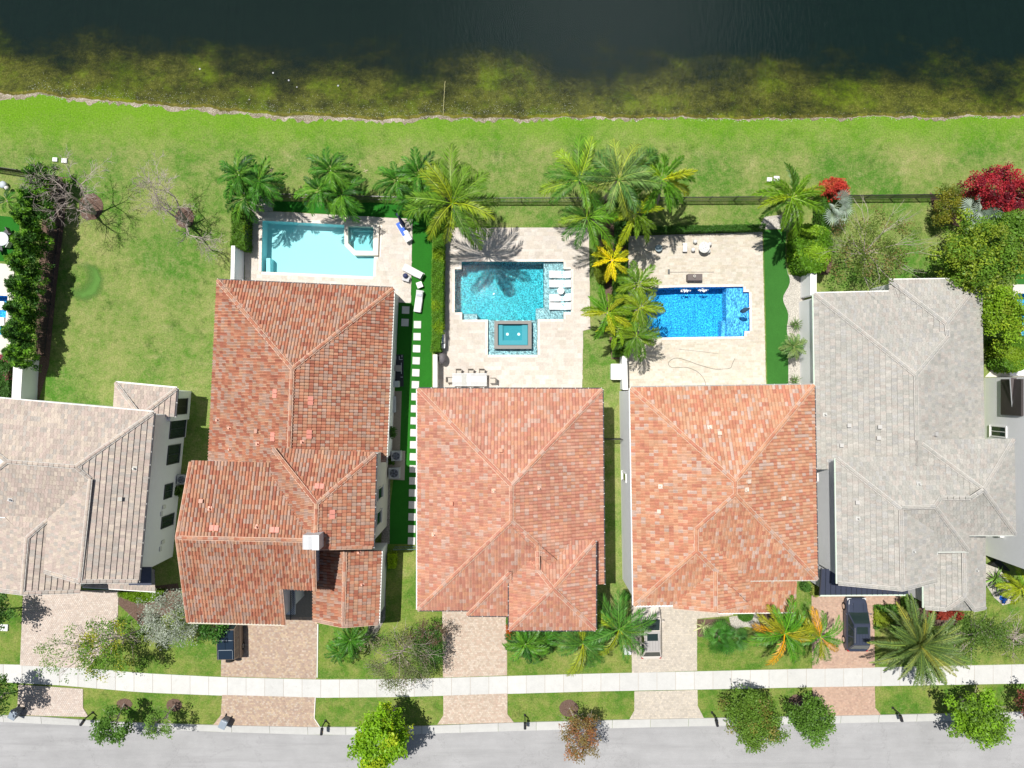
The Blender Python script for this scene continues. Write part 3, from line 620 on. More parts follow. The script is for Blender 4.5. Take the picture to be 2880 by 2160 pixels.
RED2 = _pal(RED2, (.78, .74, .70), .92); RED3 = _pal(RED3, (.80, .745, .70), .88); RED4 = _pal(RED4, (.82, .80, .80), .84); GREY1 = _pal(GREY1, (.84, .81, .80)); GREY5 = _pal(GREY5, (.73, .725, .71))
def _soft(p, k): m_ = [sum(c[i] for c in p) / len(p) for i in range(3)]; return [tuple(m_[i] + (c[i] - m_[i]) * k for i in range(3)) for c in p]
RED2 = _soft(RED2, .72); RED3 = _soft(RED3, .72); RED4 = _soft(RED4, .75); GREY5 = _soft(GREY5, .6)
class Roof:
    def __init__(s, house, prof, pal, w=.26, e=.36, mat='tile', stag=0., mortar='mortar', lift=.03, wave=0.):
        s.h = house; s.prof = prof; s.pal = pal; s.w = w; s.e = e; s.mat = M[mat]; s.stag = stag; s.faces = []; s.mb = MB(); s.full = []; s.deck = MB(); s.mortar = M[mortar]; s.lift = lift; s.root = None
        s.caps = []; s.gut = []
    def face(s, A, B, h0, pitch, rest, gut=None, hide=False):
        a = P(*A, h0); b = P(*B, h0); d = (b - a).normalized(); cen = P(*rest[len(rest) // 2], h0)
        up = Vector((-d.y, d.x, 0))
        if up.dot(cen - a) < 0: up = -up
        if isinstance(pitch, tuple):
            q = P(*pitch); pitch = (q.z - h0) / abs((q - a).dot(up))
        v = (up + Vector((0, 0, pitch))).normalized(); n = d.cross(v)
        if n.z < 0: n = -n
        def hit(px, py):
            o = Vector((0, 0, ALT)); r = P(px, py, 0) - o; t = (a - o).dot(n) / r.dot(n); return o + r * t
        pts = [a, b] + [hit(*q) for q in rest]
        f = dict(a=a, d=d, v=v, n=n, hit=hit, pts=pts, uv=[((p - a).dot(d), (p - a).dot(v)) for p in pts]); s.faces.append(f)
        ar = sum(f['uv'][i][0] * f['uv'][(i + 1) % len(pts)][1] - f['uv'][(i + 1) % len(pts)][0] * f['uv'][i][1] for i in range(len(pts)))
        off = n * -.03
        s.deck.quad([p + off for p in (pts if ar > 0 else pts[::-1])])
        if gut: s.gut.append((a, b, gut, up))
        s.tiles(f); return f
    def tiles(s, f):
        uv = f['uv']; w, e = s.w, s.e; umin = min(p[0] for p in uv); umax = max(p[0] for p in uv); vmax = max(p[1] for p in uv); vmin = min(0, min(p[1] for p in uv))
        a, d, v, n = f['a'], f['d'], f['v'], f['n']
        def pt(u, t, z): return a + d * u + v * t + n * z
        r = 0; vv = vmin - .06 if vmin == 0 else vmin; K = s.prof
        ext = [(p[0], p[1] - .06 if p[1] <= 1e-6 else p[1]) for p in uv]
        while vv < vmax:
            u = umin - (w * s.stag * (r % 2)); 
            while u < umax:
                c = random.choice(s.pal); g = rnd(.9, 1.08); t = (c[0] * g, c[1] * g, c[2] * g); v0, v1 = vv, vv + e
                ok = all(pip(x, y, ext) for x, y in ((u + .002, v0 + .002), (u + w - .002, v0 + .002), (u + w - .002, v1 - .002), (u + .002, v1 - .002)))
                if ok: s.full.append((f, u, v0, t))
                else:
                    for k in range(len(K) - 1):
                        u0, u1 = u + K[k][0] * w, u + K[k + 1][0] * w
                        if u1 - u0 < .004: continue
                        q = clip_poly(ext, [(u0, v0), (u1, v0), (u1, v1), (u0, v1)])
                        if len(q) < 3: continue
                        z0, z1 = K[k][1], K[k + 1][1]
                        P3 = [pt(x, y, z0 + (z1 - z0) * (x - u0) / (u1 - u0) + s.lift * (1 - (y - v0) / e)) for x, y in q]
                        ar = sum(q[i - 1][0] * q[i][1] - q[i][0] * q[i - 1][1] for i in range(len(q)))
                        if abs(ar) < 1e-4: continue
                        nn = (P3[1] - P3[0]).cross(P3[-1] - P3[0])
                        s.mb.quad(P3 if nn.z > 0 else P3[::-1], t)
                u += w
            vv += e; r += 1
    def tile_mesh(s):
        mb = MB(); K = s.prof; w, e = s.w, s.e
        for k in range(len(K) - 1):
            a, b = K[k], K[k + 1]
            mb.quad([(a[0] * w, 0, a[1] + s.lift), (b[0] * w, 0, b[1] + s.lift), (b[0] * w, e, b[1]), (a[0] * w, e, a[1])])
            mb.quad([(a[0] * w, .0, a[1] + s.lift - .013), (b[0] * w, .0, b[1] + s.lift - .013), (b[0] * w, 0, b[1] + s.lift), (a[0] * w, 0, a[1] + s.lift)], (.8, .8, .8))
        return mb
    def cap(s, p, q, fi, raise_=.03): s.caps.append((p, q, fi, raise_))
    def top(s, px, py):
        best = None
        for f in s.faces:
            h = f['hit'](px, py); uvp = ((h - f['a']).dot(f['d']), (h - f['a']).dot(f['v']))
            if pip(uvp[0], uvp[1], f['uv']) and (best is None or h.z > best[0].z): best = (h, f)
        return best
    def finish(s, nind=300):
        hs = s.h; root = s.deck.build('roof', M['membrane'], hs); s.root = root; off = wloc(root)
        tm = s.tile_mesh(); me = tm.mesh('roof_tile', s.mat)
        # the tiles nearest the camera that no other slope covers become parts
        vis = []
        for k, (f, u, v0, t) in enumerate(s.full):
            c = f['a'] + f['d'] * (u + s.w / 2) + f['v'] * (v0 + s.e / 2); vis.append(((Vector((0, 0, ALT)) - c).length, k))
        vis.sort(); pick = set(); 
        for dist, k in vis:
            if len(pick) >= nind: break
            f, u, v0, t = s.full[k]; c = f['a'] + f['d'] * (u + s.w / 2) + f['v'] * (v0 + s.e / 2)
            sc_ = FPX / (ALT - c.z); tp = s.top(1440 + c.x * sc_, 1080 - c.y * sc_)
            if tp and tp[1] is f: pick.add(k)
        for k, (f, u, v0, t) in enumerate(s.full):
            d, v, n = f['d'], f['v'], f['n']; o0 = f['a'] + d * u + v * v0; vx = v
            if k in pick:
                o = link('roof_tile', me, root)
                Mx = Matrix((d.to_4d(), v.to_4d(), n.to_4d(), (0, 0, 0, 1))).transposed(); Mx = Matrix([[d.x, v.x, n.x, o0.x - off.x], [d.y, v.y, n.y, o0.y - off.y], [d.z, v.z, n.z, o0.z - off.z], [0, 0, 0, 1]])
                if d.cross(v).dot(n) < 0:
                    o0b = o0 + d * s.w; Mx = Matrix([[-d.x, v.x, n.x, o0b.x - off.x], [-d.y, v.y, n.y, o0b.y - off.y], [-d.z, v.z, n.z, o0b.z - off.z], [0, 0, 0, 1]])
                o.matrix_basis = Mx; o.color = (*t, 1)
            else:
                flip = d.cross(v).dot(n) < 0
                for q in tm.f:
                    pts = []
                    for i in q:
                        x, y, z = tm.v[i]; x = s.w - x if flip else x
                        pts.append(o0 + d * x + v * y + n * z)
                    s.mb.quad(pts[::-1] if flip and False else pts, t)
        s.mb.build('tile_field', s.mat, root, kind='stuff')
        # ridge and hip tiles
        cm = MB(); n = 6; L = .44
        for i, (y, r) in enumerate(((0, .135), (L, .115))):
            for k in range(n + 1):
                an = math.pi * k / n; cm.v.append((math.cos(an) * r, y, math.sin(an) * r * .75 + (.02 if i == 0 else 0)))
        for k in range(n): cm.f.append((k, k + n + 1, k + n + 2, k + 1)); cm.t.append((1, 1, 1))
        cm.f.append(tuple(range(n + 1))); cm.t.append((1, 1, 1))
        cme = cm.mesh('ridge_tile', s.mat, smooth=False); mo = MB()
        for p, q, fi, rz in s.caps:
            a = max((s.faces[i]['hit'](*p) for i in fi), key=lambda z: z.z) + Vector((0, 0, rz)); b = max((s.faces[i]['hit'](*q) for i in fi), key=lambda z: z.z) + Vector((0, 0, rz))
            if b.z < a.z: a, b = b, a
            dd = b - a; Lg = dd.length; k = max(1, int(Lg / .40)); dd.normalize(); st = Lg / k
            side = dd.cross(Vector((0, 0, 1))).normalized(); nz = side.cross(dd)
            mo.box((a + b) / 2 + nz * .0, (Lg, .34, .07), t=(1, 1, 1), rot=Matrix((dd, -side, nz)).transposed())
            for i in range(k):
                o = link('ridge_tile', cme, root); o0 = a + dd * st * i + nz * .02 - off
                o.matrix_basis = Matrix([[side.x, dd.x, nz.x, o0.x], [side.y, dd.y, nz.y, o0.y], [side.z, dd.z, nz.z, o0.z], [0, 0, 0, 1]])
                c = random.choice(s.pal); o.color = (*c, 1)
        mo.build('ridge_mortar', s.mortar, root)
        for a, b, c, up in s.gut:
            mb = MB(); o_ = -up * .10 + Vector((0, 0, -.05)); mb.bar(a + o_, b + o_, .13, .1, c); dd = b - a; k = max(1, int(dd.length / 1.05))
            mb.bar(a + up * .02 + Vector((0, 0, -.14)), b + up * .02 + Vector((0, 0, -.14)), .06, .2, (.6, .58, .54))
            for i in range(k + 1):
                p = a + dd * (i / k) + o_ + Vector((0, 0, .055)); mb.box(p, (.05, .15, .015), t=(.6, .6, .58), rz=math.atan2(dd.y, dd.x))
            mb.build('gutter', M['paint'], hs)
    def vent(s, px, py, kind='pipe', col=(.75, .5, .4)):
        tp = s.top(px, py)
        if not tp: return
        p, f = tp; nm = 'roof_vent' if kind != 'pipe' else 'vent_pipe'; mb = MB(); rot = Matrix((f['d'], f['v'], f['d'].cross(f['v']))).transposed()
        if kind == 'pipe':
            mb.box(p + f['n'] * .05, (.34, .34, .04), rot=rot, t=[x * .9 for x in col]); mb.tube([p, p + Vector((0, 0, .32))], .07, 8, col)
        elif kind == 'plate':
            for k in (-.19, .19): mb.box(p + f['n'] * .09 + f['d'] * k, (.34, .42, .08), rot=rot, t=col)
        else:
            mb.box(p + f['n'] * .12, (.28, .26, .2), rot=rot, t=[x * .8 for x in col]); mb.box(p + f['n'] * .24, (.32, .3, .04), rot=rot, t=[x * .85 for x in col])
        mb.build(nm, M['paint'], s.h)
def walls(house, poly, h, ztop, mat='stucco', name='wall', z0=0.):
    w = PX(poly, h); mb = MB(); mb.prism(w, z0, ztop); mb.build(name, M[mat], house); return w
def soffit(house, poly, h, z):
    mb = MB(); mb.prism(PX(poly, h), z - .06, z, (.75, .75, .72)); mb.build('soffit', M['paint'], house)
def window(house, a, b, rect, glass='glass', frame=(.75, .75, .75), fw=.07, mull=1):
    """a, b: plan points of the wall line; rect: frame pixels x0,y0,x1,y1 of the opening as seen on that wall"""
    a = Vector((*a, 0)); b = Vector((*b, 0)); d = (b - a).normalized(); n = Vector((d.y, -d.x, 0))
    if n.dot(Vector((0, 0, 0)) - a) < 0: n = -n
    def hit(px, py):
        o = Vector((0, 0, ALT)); r = P(px, py) - o; t = (a - o).dot(n) / r.dot(n); return o + r * t
    c = [hit(rect[0], rect[1]), hit(rect[2], rect[1]), hit(rect[2], rect[3]), hit(rect[0], rect[3])]
    s_ = [(p - a).dot(d) for p in c]; z_ = [p.z for p in c]
    s0 = (sorted(s_)[0] + sorted(s_)[1]) / 2; s1 = (sorted(s_)[2] + sorted(s_)[3]) / 2; z0 = max(.1, (sorted(z_)[0] + sorted(z_)[1]) / 2); z1 = (sorted(z_)[2] + sorted(z_)[3]) / 2
    cen = a + d * (s0 + s1) / 2; cen.z = (z0 + z1) / 2; rz = math.atan2(d.y, d.x); w, h = s1 - s0, z1 - z0
    mb = MB(); mb.box(cen + n * .02, (w, .04, h), rz)
    o = mb.build('window', M[glass], house)
    mb = MB()
    for sx_ in (-1, 1): mb.box(cen + d * sx_ * (w / 2) + n * .045, (fw, .09, h + fw), rz, frame)
    for sz in (-1, 1): mb.box(cen + Vector((0, 0, sz * h / 2)) + n * .045, (w - fw, .09, fw), rz, frame)
    for k in range(mull): mb.box(cen + d * (w * ((k + 1) / (mull + 1) - .5)) + n * .04, (.05, .07, h - fw), rz, frame)
    mb.build('window_frame', M['paint'], o)
    mb = MB(); mb.box(cen - Vector((0, 0, h / 2 + .06)) + n * .07, (w + .15, .14, .05), rz, (.75, .75, .73)); mb.build('sill', M['paint'], o)
WH = (.82, .82, .8); DK = (.05, .05, .06)
# house 1
H1 = empty('house', P(250, 1380), 'beige flat tiled two storey house cut off by the left edge', 'house')
R = Roof(H1, FLATP, GREY1, .27, .42, 'flat_tile', .5, 'mortar_grey', .07)
p_ = .38
z1_ = (213, 1313, 8.9)
R.face((-60, 1117), (431, 1161), 6.9, z1_, [(213, 1313), (21, 1298), (-60, 1235)], WH)
R.face((431, 1161), (388, 1636), 6.9, z1_, [(226, 1636), (255, 1347), (213, 1313)], DK)
R.face((-60, 1447), (140, 1459), 6.9, z1_, [(255, 1347), (213, 1313), (21, 1298), (-60, 1360)], WH)
R.face((138, 1458), (126, 1607), 7.4, (255, 1347, 8.6), [(224, 1637), (255, 1347)])
R.face((-60, 1450), (-60, 1655), 5.8, (76, 1513, 7.6), [(63, 1670), (76, 1513), (22, 1457)])
R.face((232, 1600), (226, 1665), 6.0, (76, 1513, 7.6), [(63, 1670), (76, 1513), (137, 1461)])
R.face((10, 1452), (140, 1460), 6.95, (76, 1513, 7.6), [(76, 1513)])
R.face((233, 1648), (437, 1661), 3.4, .3, [(435, 1600), (300, 1600)], WH)
R.face((326, 1077), (497, 1093), 3.5, p_, [(408, 1160), (385, 1155)], WH)
R.face((497, 1093), (490, 1172), 3.5, p_, [(440, 1172), (408, 1160)], DK)
R.face((326, 1077), (321, 1150), 3.5, p_, [(385, 1155)])
for p, q, f in [((431, 1161), (213, 1313), (0, 1)), ((213, 1313), (255, 1347), (1, 2)), ((255, 1347), (225, 1637), (1, 3)), ((213, 1313), (21, 1298), (0, 2)), ((21, 1298), (-60, 1235), (0,)), ((21, 1298), (-60, 1360), (2,)),
                ((76, 1513), (63, 1670), (4, 5)), ((137, 1461), (76, 1513), (6, 5)), ((63, 1668), (-60, 1653), (4,)), ((63, 1668), (226, 1663), (5,)), ((226, 1635), (388, 1634), (1,)), ((126, 1607), (224, 1636), (3,)), ((326, 1077), (385, 1155), (8, 10)), ((497, 1093), (408, 1160), (8, 9))]: R.cap(p, q, f)
R.finish()
w1 = walls(H1, [(-60, 1130), (412, 1170), (368, 1625), (232, 1620), (150, 1600), (150, 1440), (-60, 1430)], 6.8, 6.82); soffit(H1, [(-60, 1119), (430, 1163), (387, 1634), (228, 1634), (140, 1600), (146, 1450), (-60, 1440)], 6.9, 6.86)
walls(H1, [(-60, 1640), (215, 1655), (225, 1600), (-60, 1600)], 5., 5.05)
wl1 = walls(H1, [(332, 1088), (486, 1101), (479, 1185), (332, 1170)], 3.4, 3.42); soffit(H1, [(327, 1079), (496, 1095), (489, 1171), (327, 1165)], 3.5, 3.46)
a, b = w1[1], w1[2]
if a not in w1: pass
pa, pb = px2(412, 1170, 6.8), px2(368, 1625, 6.8)
for rc in ((478, 1180, 520, 1230), (471, 1252, 503, 1303), (462, 1362, 482, 1400), (454, 1450, 485, 1480)): window(H1, pa, pb, rc, frame=(.04, .05, .05))
window(H1, px2(486, 1101, 3.4), px2(479, 1185, 3.4), (493, 1122, 524, 1164), 'dark', (.05, .05, .05))
mb = MB(); 
for s0, s1, hh in ((.62, .66, 2.6), (.86, .9, 2.2)): 
    q = pa.lerp(pb, s0); mb.box((q.x + .05, q.y, hh), (.14, .3, .5), t=(.65, .65, .62)); q = pa.lerp(pb, s1); mb.box((q.x + .05, q.y, hh + .3), (.1, .4, .3), t=(.6, .6, .6))
mb.build('meter_box', M['paint'], H1)
R.vent(379, 1317, 'pipe', (.7, .68, .62)); R.vent(338, 1402, 'hood', (.7, .68, .62)); R.vent(31, 1405, 'pipe', (.6, .6, .6))
mb = MB(); mb.box(P(395, 1620, 5.2), (1.9, 1.5, .12), t=(.07, .08, .12)); mb.build('canopy', M['metal'], H1)
# house 2
H2 = empty('house', P(830, 1300), 'largest red clay tiled house with a white chimney beside the stepping stones', 'house')
R = Roof(H2, BARREL, RED2, .26, .37, 'tile', 0, 'mortar', .055)
z2_ = (822, 1037, 6.8)
R.face((612, 789), (1106, 812), 3.7, z2_, [(822, 1037)], DK)                                   # 0 N
R.face((1106, 812), (1084, 1300), 3.7, z2_, [(812, 1300), (812, 1262), (822, 1037)], (.7, .7, .66))        # 1 E
R.face((612, 789), (587, 1310), 3.7, z2_, [(800, 1310), (812, 1262), (822, 1037)])                      # 2 W
z2b = (891, 1416, 9.0)
R.face((768, 1262), (1056, 1275), 7.3, z2b, [(891, 1416)])                                     # 3 upper N
R.face((1056, 1275), (1048, 1540), 7.3, z2b, [(900, 1543), (888, 1543), (891, 1416)], DK)      # 4 upper E
R.face((768, 1262), (752, 1545), 7.6, z2b, [(888, 1543), (891, 1416)])                         # 5 upper W
R.face((538, 1297), (800, 1305), 7.4, (499, 1512, 8.9), [(892, 1522), (499, 1512)])                         # 6 west wing N
R.face((530, 1748), (799, 1755), 6.4, (499, 1512, 8.9), [(790, 1657), (790, 1655), (885, 1661), (884, 1520), (499, 1512)], (.6, .55, .45))     # 7 west wing S
R.face((1071, 1548), (1063, 1753), 4., (965, 1761, 5.1), [(965, 1761), (971, 1548)], (.8, .8, .78))          # 8 low E
R.face((882, 1540), (882, 1745), 4., (965, 1761, 5.1), [(965, 1761), (972, 1535)])                          # 9 low W
for p, q, f in [((612, 789), (822, 1037), (0, 2)), ((1106, 812), (822, 1037), (0, 1)), ((822, 1037), (812, 1300), (1, 2)), ((768, 1262), (891, 1416), (3, 5)), ((1056, 1275), (891, 1416), (3, 4)), ((891, 1416), (888, 1520), (4, 5)),
                ((499, 1512), (880, 1520), (6, 7)), ((499, 1512), (530, 1748), (7,)), ((790, 1657), (799, 1755), (7,)), ((882, 1530), (885, 1661), (7,)), ((900, 1541), (1047, 1538), (4,)), ((971, 1550), (965, 1761), (8, 9)), ((882, 1743), (965, 1760), (9,)), ((965, 1760), (1063, 1752), (8,)), ((538, 1299), (499, 1512), (6,))]: R.cap(p, q, f)
R.finish()
walls(H2, [(620, 797), (1102, 817), (1081, 1290), (596, 1290)], 3.6, 3.62); soffit(H2, [(613, 791), (1105, 813), (1083, 1298), (589, 1298)], 3.7, 3.66)
walls(H2, [(778, 1270), (1050, 1282), (1042, 1531), (900, 1535), (760, 1530)], 7.2, 7.22, 'stucco_warm'); soffit(H2, [(770, 1264), (1055, 1276), (1047, 1538), (895, 1541), (760, 1540)], 7.3, 7.26)
walls(H2, [(548, 1304), (780, 1312), (880, 1525), (878, 1650), (785, 1646), (790, 1742), (540, 1738)], 6.3, 6.32)
mb = MB(); g0 = PX([(502, 1512), (550, 1302)], 7.5); 
mb.build('gable', M['stucco'], H2) if False else None
walls(H2, [(890, 1560), (1066, 1556), (1058, 1745), (890, 1738)], 3.9, 3.92); 
for rc in ((1062, 1385, 1072, 1396), (1058, 1452, 1068, 1468)): window(H2, px2(1050, 1282, 7.2), px2(1042, 1531, 7.2), (rc[0] - 0, rc[1] - 14, rc[2] + 2, rc[3] + 6), frame=(.7, .68, .6), mull=0)
# chimney
mb = MB(); c = P(882, 1522, 9.6); mb.box((c.x - .35, c.y, 9.1), (.75, 1.05, 1.6), t=(.6, .61, .63)); mb.box((c.x + .28, c.y, 9.2), (.55, 1.15, 1.8), t=(.62, .64, .66)); ch_ = mb.build('chimney', M['paint'], H2)
mb = MB()
for k in range(7):
    a0 = math.pi * k / 7; a1 = math.pi * (k + 1) / 7; x0, x1 = c.x - .35 + .42 * math.cos(a0), c.x - .35 + .42 * math.cos(a1); z0, z1 = 9.85 + .2 * math.sin(a0), 9.85 + .2 * math.sin(a1)
    mb.quad([(x0, c.y - .55, z0), (x0, c.y + .45, z0), (x1, c.y + .45, z1), (x1, c.y - .55, z1)], (.55, .56, .58))
mb.build('chimney_hood', M['paint'], ch_)
# balcony in the notch
mb = MB(); b0 = P(797, 1660, 3.2); 
mb.box((b0.x + .6, b0.y - 1.0, 3.1), (.8, 2.2, .2), t=(.6, .62, .66)); mb.build('balcony_slab', M['paint'], H2)
mb = MB()
for k in range(14): mb.box((b0.x + .95, b0.y + .1 - k * .16, 3.7), (.03, .03, .95), t=(.03, .03, .04))
mb.box((b0.x + .95, b0.y - .97, 4.2), (.06, 2.5, .05), t=(.03, .03, .04)); mb.build('balcony_railing', M['metal'], H2)
for x, y in ((775, 1107), (873, 1127), (869, 1221), (769, 1228), (899, 1368), (934, 1446), (603, 1485), (773, 1490)): R.vent(x, y, 'plate', (.66, .27, .21))
for x, y in ((612, 1181), (646, 1204), (725, 1248), (647, 1264), (850, 1243), (591, 1430), (723, 1481), (1019, 1643), (1010, 1552)): R.vent(x, y, 'pipe', (.78, .42, .32))
for x, y in ((725, 1212), (568, 1410)): R.vent(x, y, 'hood', (.62, .36, .28))
# house 3
H3 = empty('house', P(1440, 1400), 'pinkish terracotta roofed house in the middle, behind the dining table terrace', 'house')
R = Roof(H3, LOW, RED3, .26, .37, 'tile', 0, 'mortar', .038); p_ = .42; e_ = 6.6
z3_ = (1438, 1365, 9.75); z3b = (1438, 1465, 9.75)
R.face((1176, 1095), (1692, 1096), e_, z3_, [(1438, 1365)], DK)
R.face((1692, 1096), (1697, 1643), e_, z3_, [(1600, 1645), (1438, 1480), (1438, 1365)], DK)
R.face((1176, 1095), (1176, 1714), e_, z3_, [(1438, 1465), (1438, 1365)], WH)
R.face((1176, 1714), (1500, 1714), e_, z3b, [(1640, 1712), (1640, 1636), (1438, 1465)], DK)
R.face((1315, 1560), (1315, 1729), e_ - .1, (1513, 1565, 8.6), [(1434, 1608), (1514, 1540), (1511, 1528), (1345, 1528)])
R.face((1315, 1729), (1440, 1730), e_ - .1, p_, [(1440, 1606), (1434, 1608)], DK)
e7 = 7.75
R.face((1434, 1530), (1434, 1770), e7, p_, [(1556, 1656), (1510, 1600), (1440, 1530)], DK)
R.face((1434, 1770), (1673, 1770), e7, p_, [(1556, 1656)], DK)
R.face((1673, 1522), (1673, 1770), e7, p_, [(1556, 1656)], DK)
R.face((1480, 1522), (1673, 1522), e7, p_, [(1556, 1656), (1480, 1575)])
for p, q, f in [((1176, 1095), (1438, 1365), (0, 2)), ((1692, 1096), (1438, 1365), (0, 1)), ((1438, 1365), (1438, 1465), (1, 2)), ((1438, 1465), (1176, 1714), (2, 3)), ((1438, 1465), (1511, 1530), (1, 3)), ((1511, 1530), (1513, 1602), (4, 1)),
                ((1315, 1729), (1434, 1610), (4, 5)), ((1434, 1770), (1556, 1656), (6, 7)), ((1673, 1770), (1556, 1656), (7, 8)), ((1673, 1522), (1556, 1656), (8, 9)), ((1513, 1602), (1556, 1656), (6, 9))]: R.cap(p, q, f)
R.finish()
walls(H3, [(1188, 1106), (1680, 1107), (1686, 1633), (1662, 1633), (1662, 1758), (1445, 1758), (1445, 1718), (1326, 1718), (1326, 1703), (1188, 1703)], 6.5, 6.52)
walls(H3, [(1448, 1620), (1662, 1534), (1662, 1756), (1448, 1756)], 7.6, 7.62, name='upper_wall'); soffit(H3, [(1437, 1640), (1671, 1526), (1671, 1767), (1437, 1767)], 7.7, 7.68)
soffit(H3, [(1177, 1096), (1691, 1097), (1696, 1641), (1640, 1643), (1640, 1700), (1450, 1700), (1450, 1728), (1316, 1727), (1316, 1713), (1177, 1713)], 6.6, 6.52)
for x, y in ((1389, 1380), (1516, 1372), (1220, 1503)): R.vent(x, y, 'pipe', (.78, .5, .38))
for x, y in ((1408, 1269), (1273, 1415)): R.vent(x, y, 'hood', (.78, .36, .24))
# house 4
H4 = empty('house', P(2035, 1400), 'orange terracotta roofed house behind the deep blue pool', 'house')
R = Roof(H4, LOW, RED4, .26, .37, 'tile', 0, 'mortar', .038); p_ = .42; e_ = 6.6
z4_ = (2067, 1354, 9.8); z4b = (2067, 1390, 9.8)
R.face((1774, 1092), (2288, 1084), e_, z4_, [(2067, 1354)], (.35, .35, .33))
R.face((2288, 1084), (2297, 1628), e_, z4_, [(2067, 1390), (2067, 1354)], DK)
R.face((1774, 1092), (1784, 1702), e_, z4_, [(1958, 1550), (1958, 1487), (2067, 1390), (2067, 1354)], WH)
R.face((1784, 1702), (1900, 1700), e_, (1958, 1550, 8.6), [(2110, 1697), (1958, 1550)], WH)
R.face((1975, 1632), (2297, 1628), e_, z4b, [(2067, 1390), (1958, 1487)], (.5, .46, .4))
fE = R.faces[2]
R.face((2105, 1620), (2105, 1697), 6.75, .36, [(2012, 1606), (1958, 1550), (1958, 1487)])
R.face((1893, 1606), (1895, 1708), 6.6, .42, [(2012, 1718), (2012, 1600)], None)
R.face((2108, 1600), (2108, 1697), 6.6, .36, [(2012, 1718), (2012, 1600)], None)
R.face((2020, 1722), (2238, 1719), 3.6, .36, [(2242, 1600), (2040, 1600)], WH)
for p, q, f in [((1774, 1092), (2067, 1354), (0, 2)), ((2288, 1084), (2067, 1354), (0, 1)), ((2067, 1354), (2067, 1390), (1, 2)), ((2067, 1390), (2297, 1628), (1, 4)), ((2067, 1390), (1958, 1487), (2, 4)), ((1958, 1487), (1958, 1550), (2, 5)),
                ((1958, 1550), (1784, 1702), (2, 3)), ((1958, 1550), (2014, 1606), (3, 5)), ((2012, 1602), (2012, 1718), (6, 7)), ((1895, 1706), (2012, 1717), (6,)), ((2012, 1717), (2105, 1696), (7,))]: R.cap(p, q, f)
R.finish()
w4 = [(1777, 1102), (2277, 1094), (2286, 1618), (2098, 1622), (2096, 1690), (1902, 1694), (1787, 1692)]
walls(H4, w4, 6.5, 6.52); soffit(H4, [(1775, 1094), (2287, 1086), (2296, 1626), (2106, 1630), (2104, 1695), (1896, 1700), (1785, 1701)], 6.6, 6.55)
walls(H4, [(2022, 1640), (2228, 1636), (2226, 1708), (2022, 1710)], 3.5, 3.52)
window(H4, px2(1777, 1102, 6.5), px2(1787, 1692, 6.5), (1752, 1330, 1762, 1352), frame=(.8, .8, .8), mull=0)
for x, y in ((2022, 1221), (1855, 1437), (2102, 1353), (2200, 1400)): R.vent(x, y, 'hood', (.82, .66, .54))
for x, y in ((1995, 1202), (1858, 1368), (2100, 1377)): R.vent(x, y, 'pipe', (.8, .7, .6))
# house 5
H5 = empty('house', P(2560, 1250), 'sprawling pale grey flat tiled house at the right with many hips', 'house')
R = Roof(H5, FLATP, GREY5, .27, .41, 'flat_tile', .5, 'mortar_grey', .055); p_ = .38; g_ = (.62, .74, .62)
e1, e2, e3 = 3.7, 6.5, 4.4
z5_ = (2575, 1055, 6.9); z5b = (2533, 1432, 8.6); z5c = (2765, 1377, 8.1)
R.face((2290, 827), (2297, 1320), e1, z5_, [(2578, 1320), (2578, 1238), (2575, 1055)], g_)                      # 0 W
R.face((2290, 827), (2502, 822), e1, z5_, [(2640, 822), (2665, 947), (2575, 1055)], WH)                                  # 1 N
R.face((2759, 786), (2768, 1320), e1, z5_, [(2578, 1320), (2578, 1238), (2575, 1055), (2665, 947), (2661, 911)])   # 2 E
R.face((2502, 789), (2759, 786), e1, (2661, 911, 5.5), [(2661, 911)], WH)                                                      # 3 NE N
R.face((2502, 789), (2502, 824), e1, (2661, 911, 5.5), [(2530, 850), (2650, 950), (2665, 947), (2661, 911)])                                # 4 NE W
R.face((2352, 1289), (2357, 1641), e2, z5b, [(2538, 1658), (2533, 1432)], g_)                                     # 5 front W
R.face((2352, 1289), (2583, 1286), e2, z5b, [(2640, 1286), (2730, 1400), (2645, 1400), (2629, 1424), (2533, 1432)], None)        # 6 front N
R.face((2580, 1240), (2850, 1236), e2, z5c, [(2765, 1377)])                                                       # 7 NE2 N
R.face((2850, 1236), (2855, 1502), e2, z5c, [(2765, 1377)])                                                       # 8 NE2 E
R.face((2590, 1504), (2855, 1502), e2, (2690, 1400, 8.08), [(2765, 1377), (2730, 1400), (2645, 1400), (2629, 1424)], (.5, .52, .48))                   # 9 S
R.face((2580, 1240), (2580, 1300), e2, z5c, [(2640, 1350), (2730, 1410), (2765, 1377)])                                         # 10 NE2 W
R.face((2480, 1552), (2723, 1549), e2, (2629, 1424, 8.3), [(2629, 1424), (2533, 1432)], (.5, .52, .48))                                                # 11 S second
R.face((2723, 1480), (2723, 1549), e2, (2629, 1424, 8.3), [(2629, 1424), (2645, 1400)])                                           # 12 E second
R.face((2634, 1500), (2632, 1634), 7.3, z5b, [(2538, 1658), (2533, 1432)])                                           # 13 E of front ridge
R.face((2598, 1510), (2600, 1709), e3, (2712, 1680, 5.7), [(2661, 1714), (2712, 1680), (2710, 1500)], g_)                         # 14 front wing W
R.face((2769, 1500), (2770, 1709), e3, (2712, 1680, 5.7), [(2740, 1715), (2712, 1680), (2710, 1500)])                           # 15 front wing E
R.face((2661, 1714), (2740, 1715), e3 + .3, (2712, 1680, 5.7), [(2712, 1680)])                                                  # 16
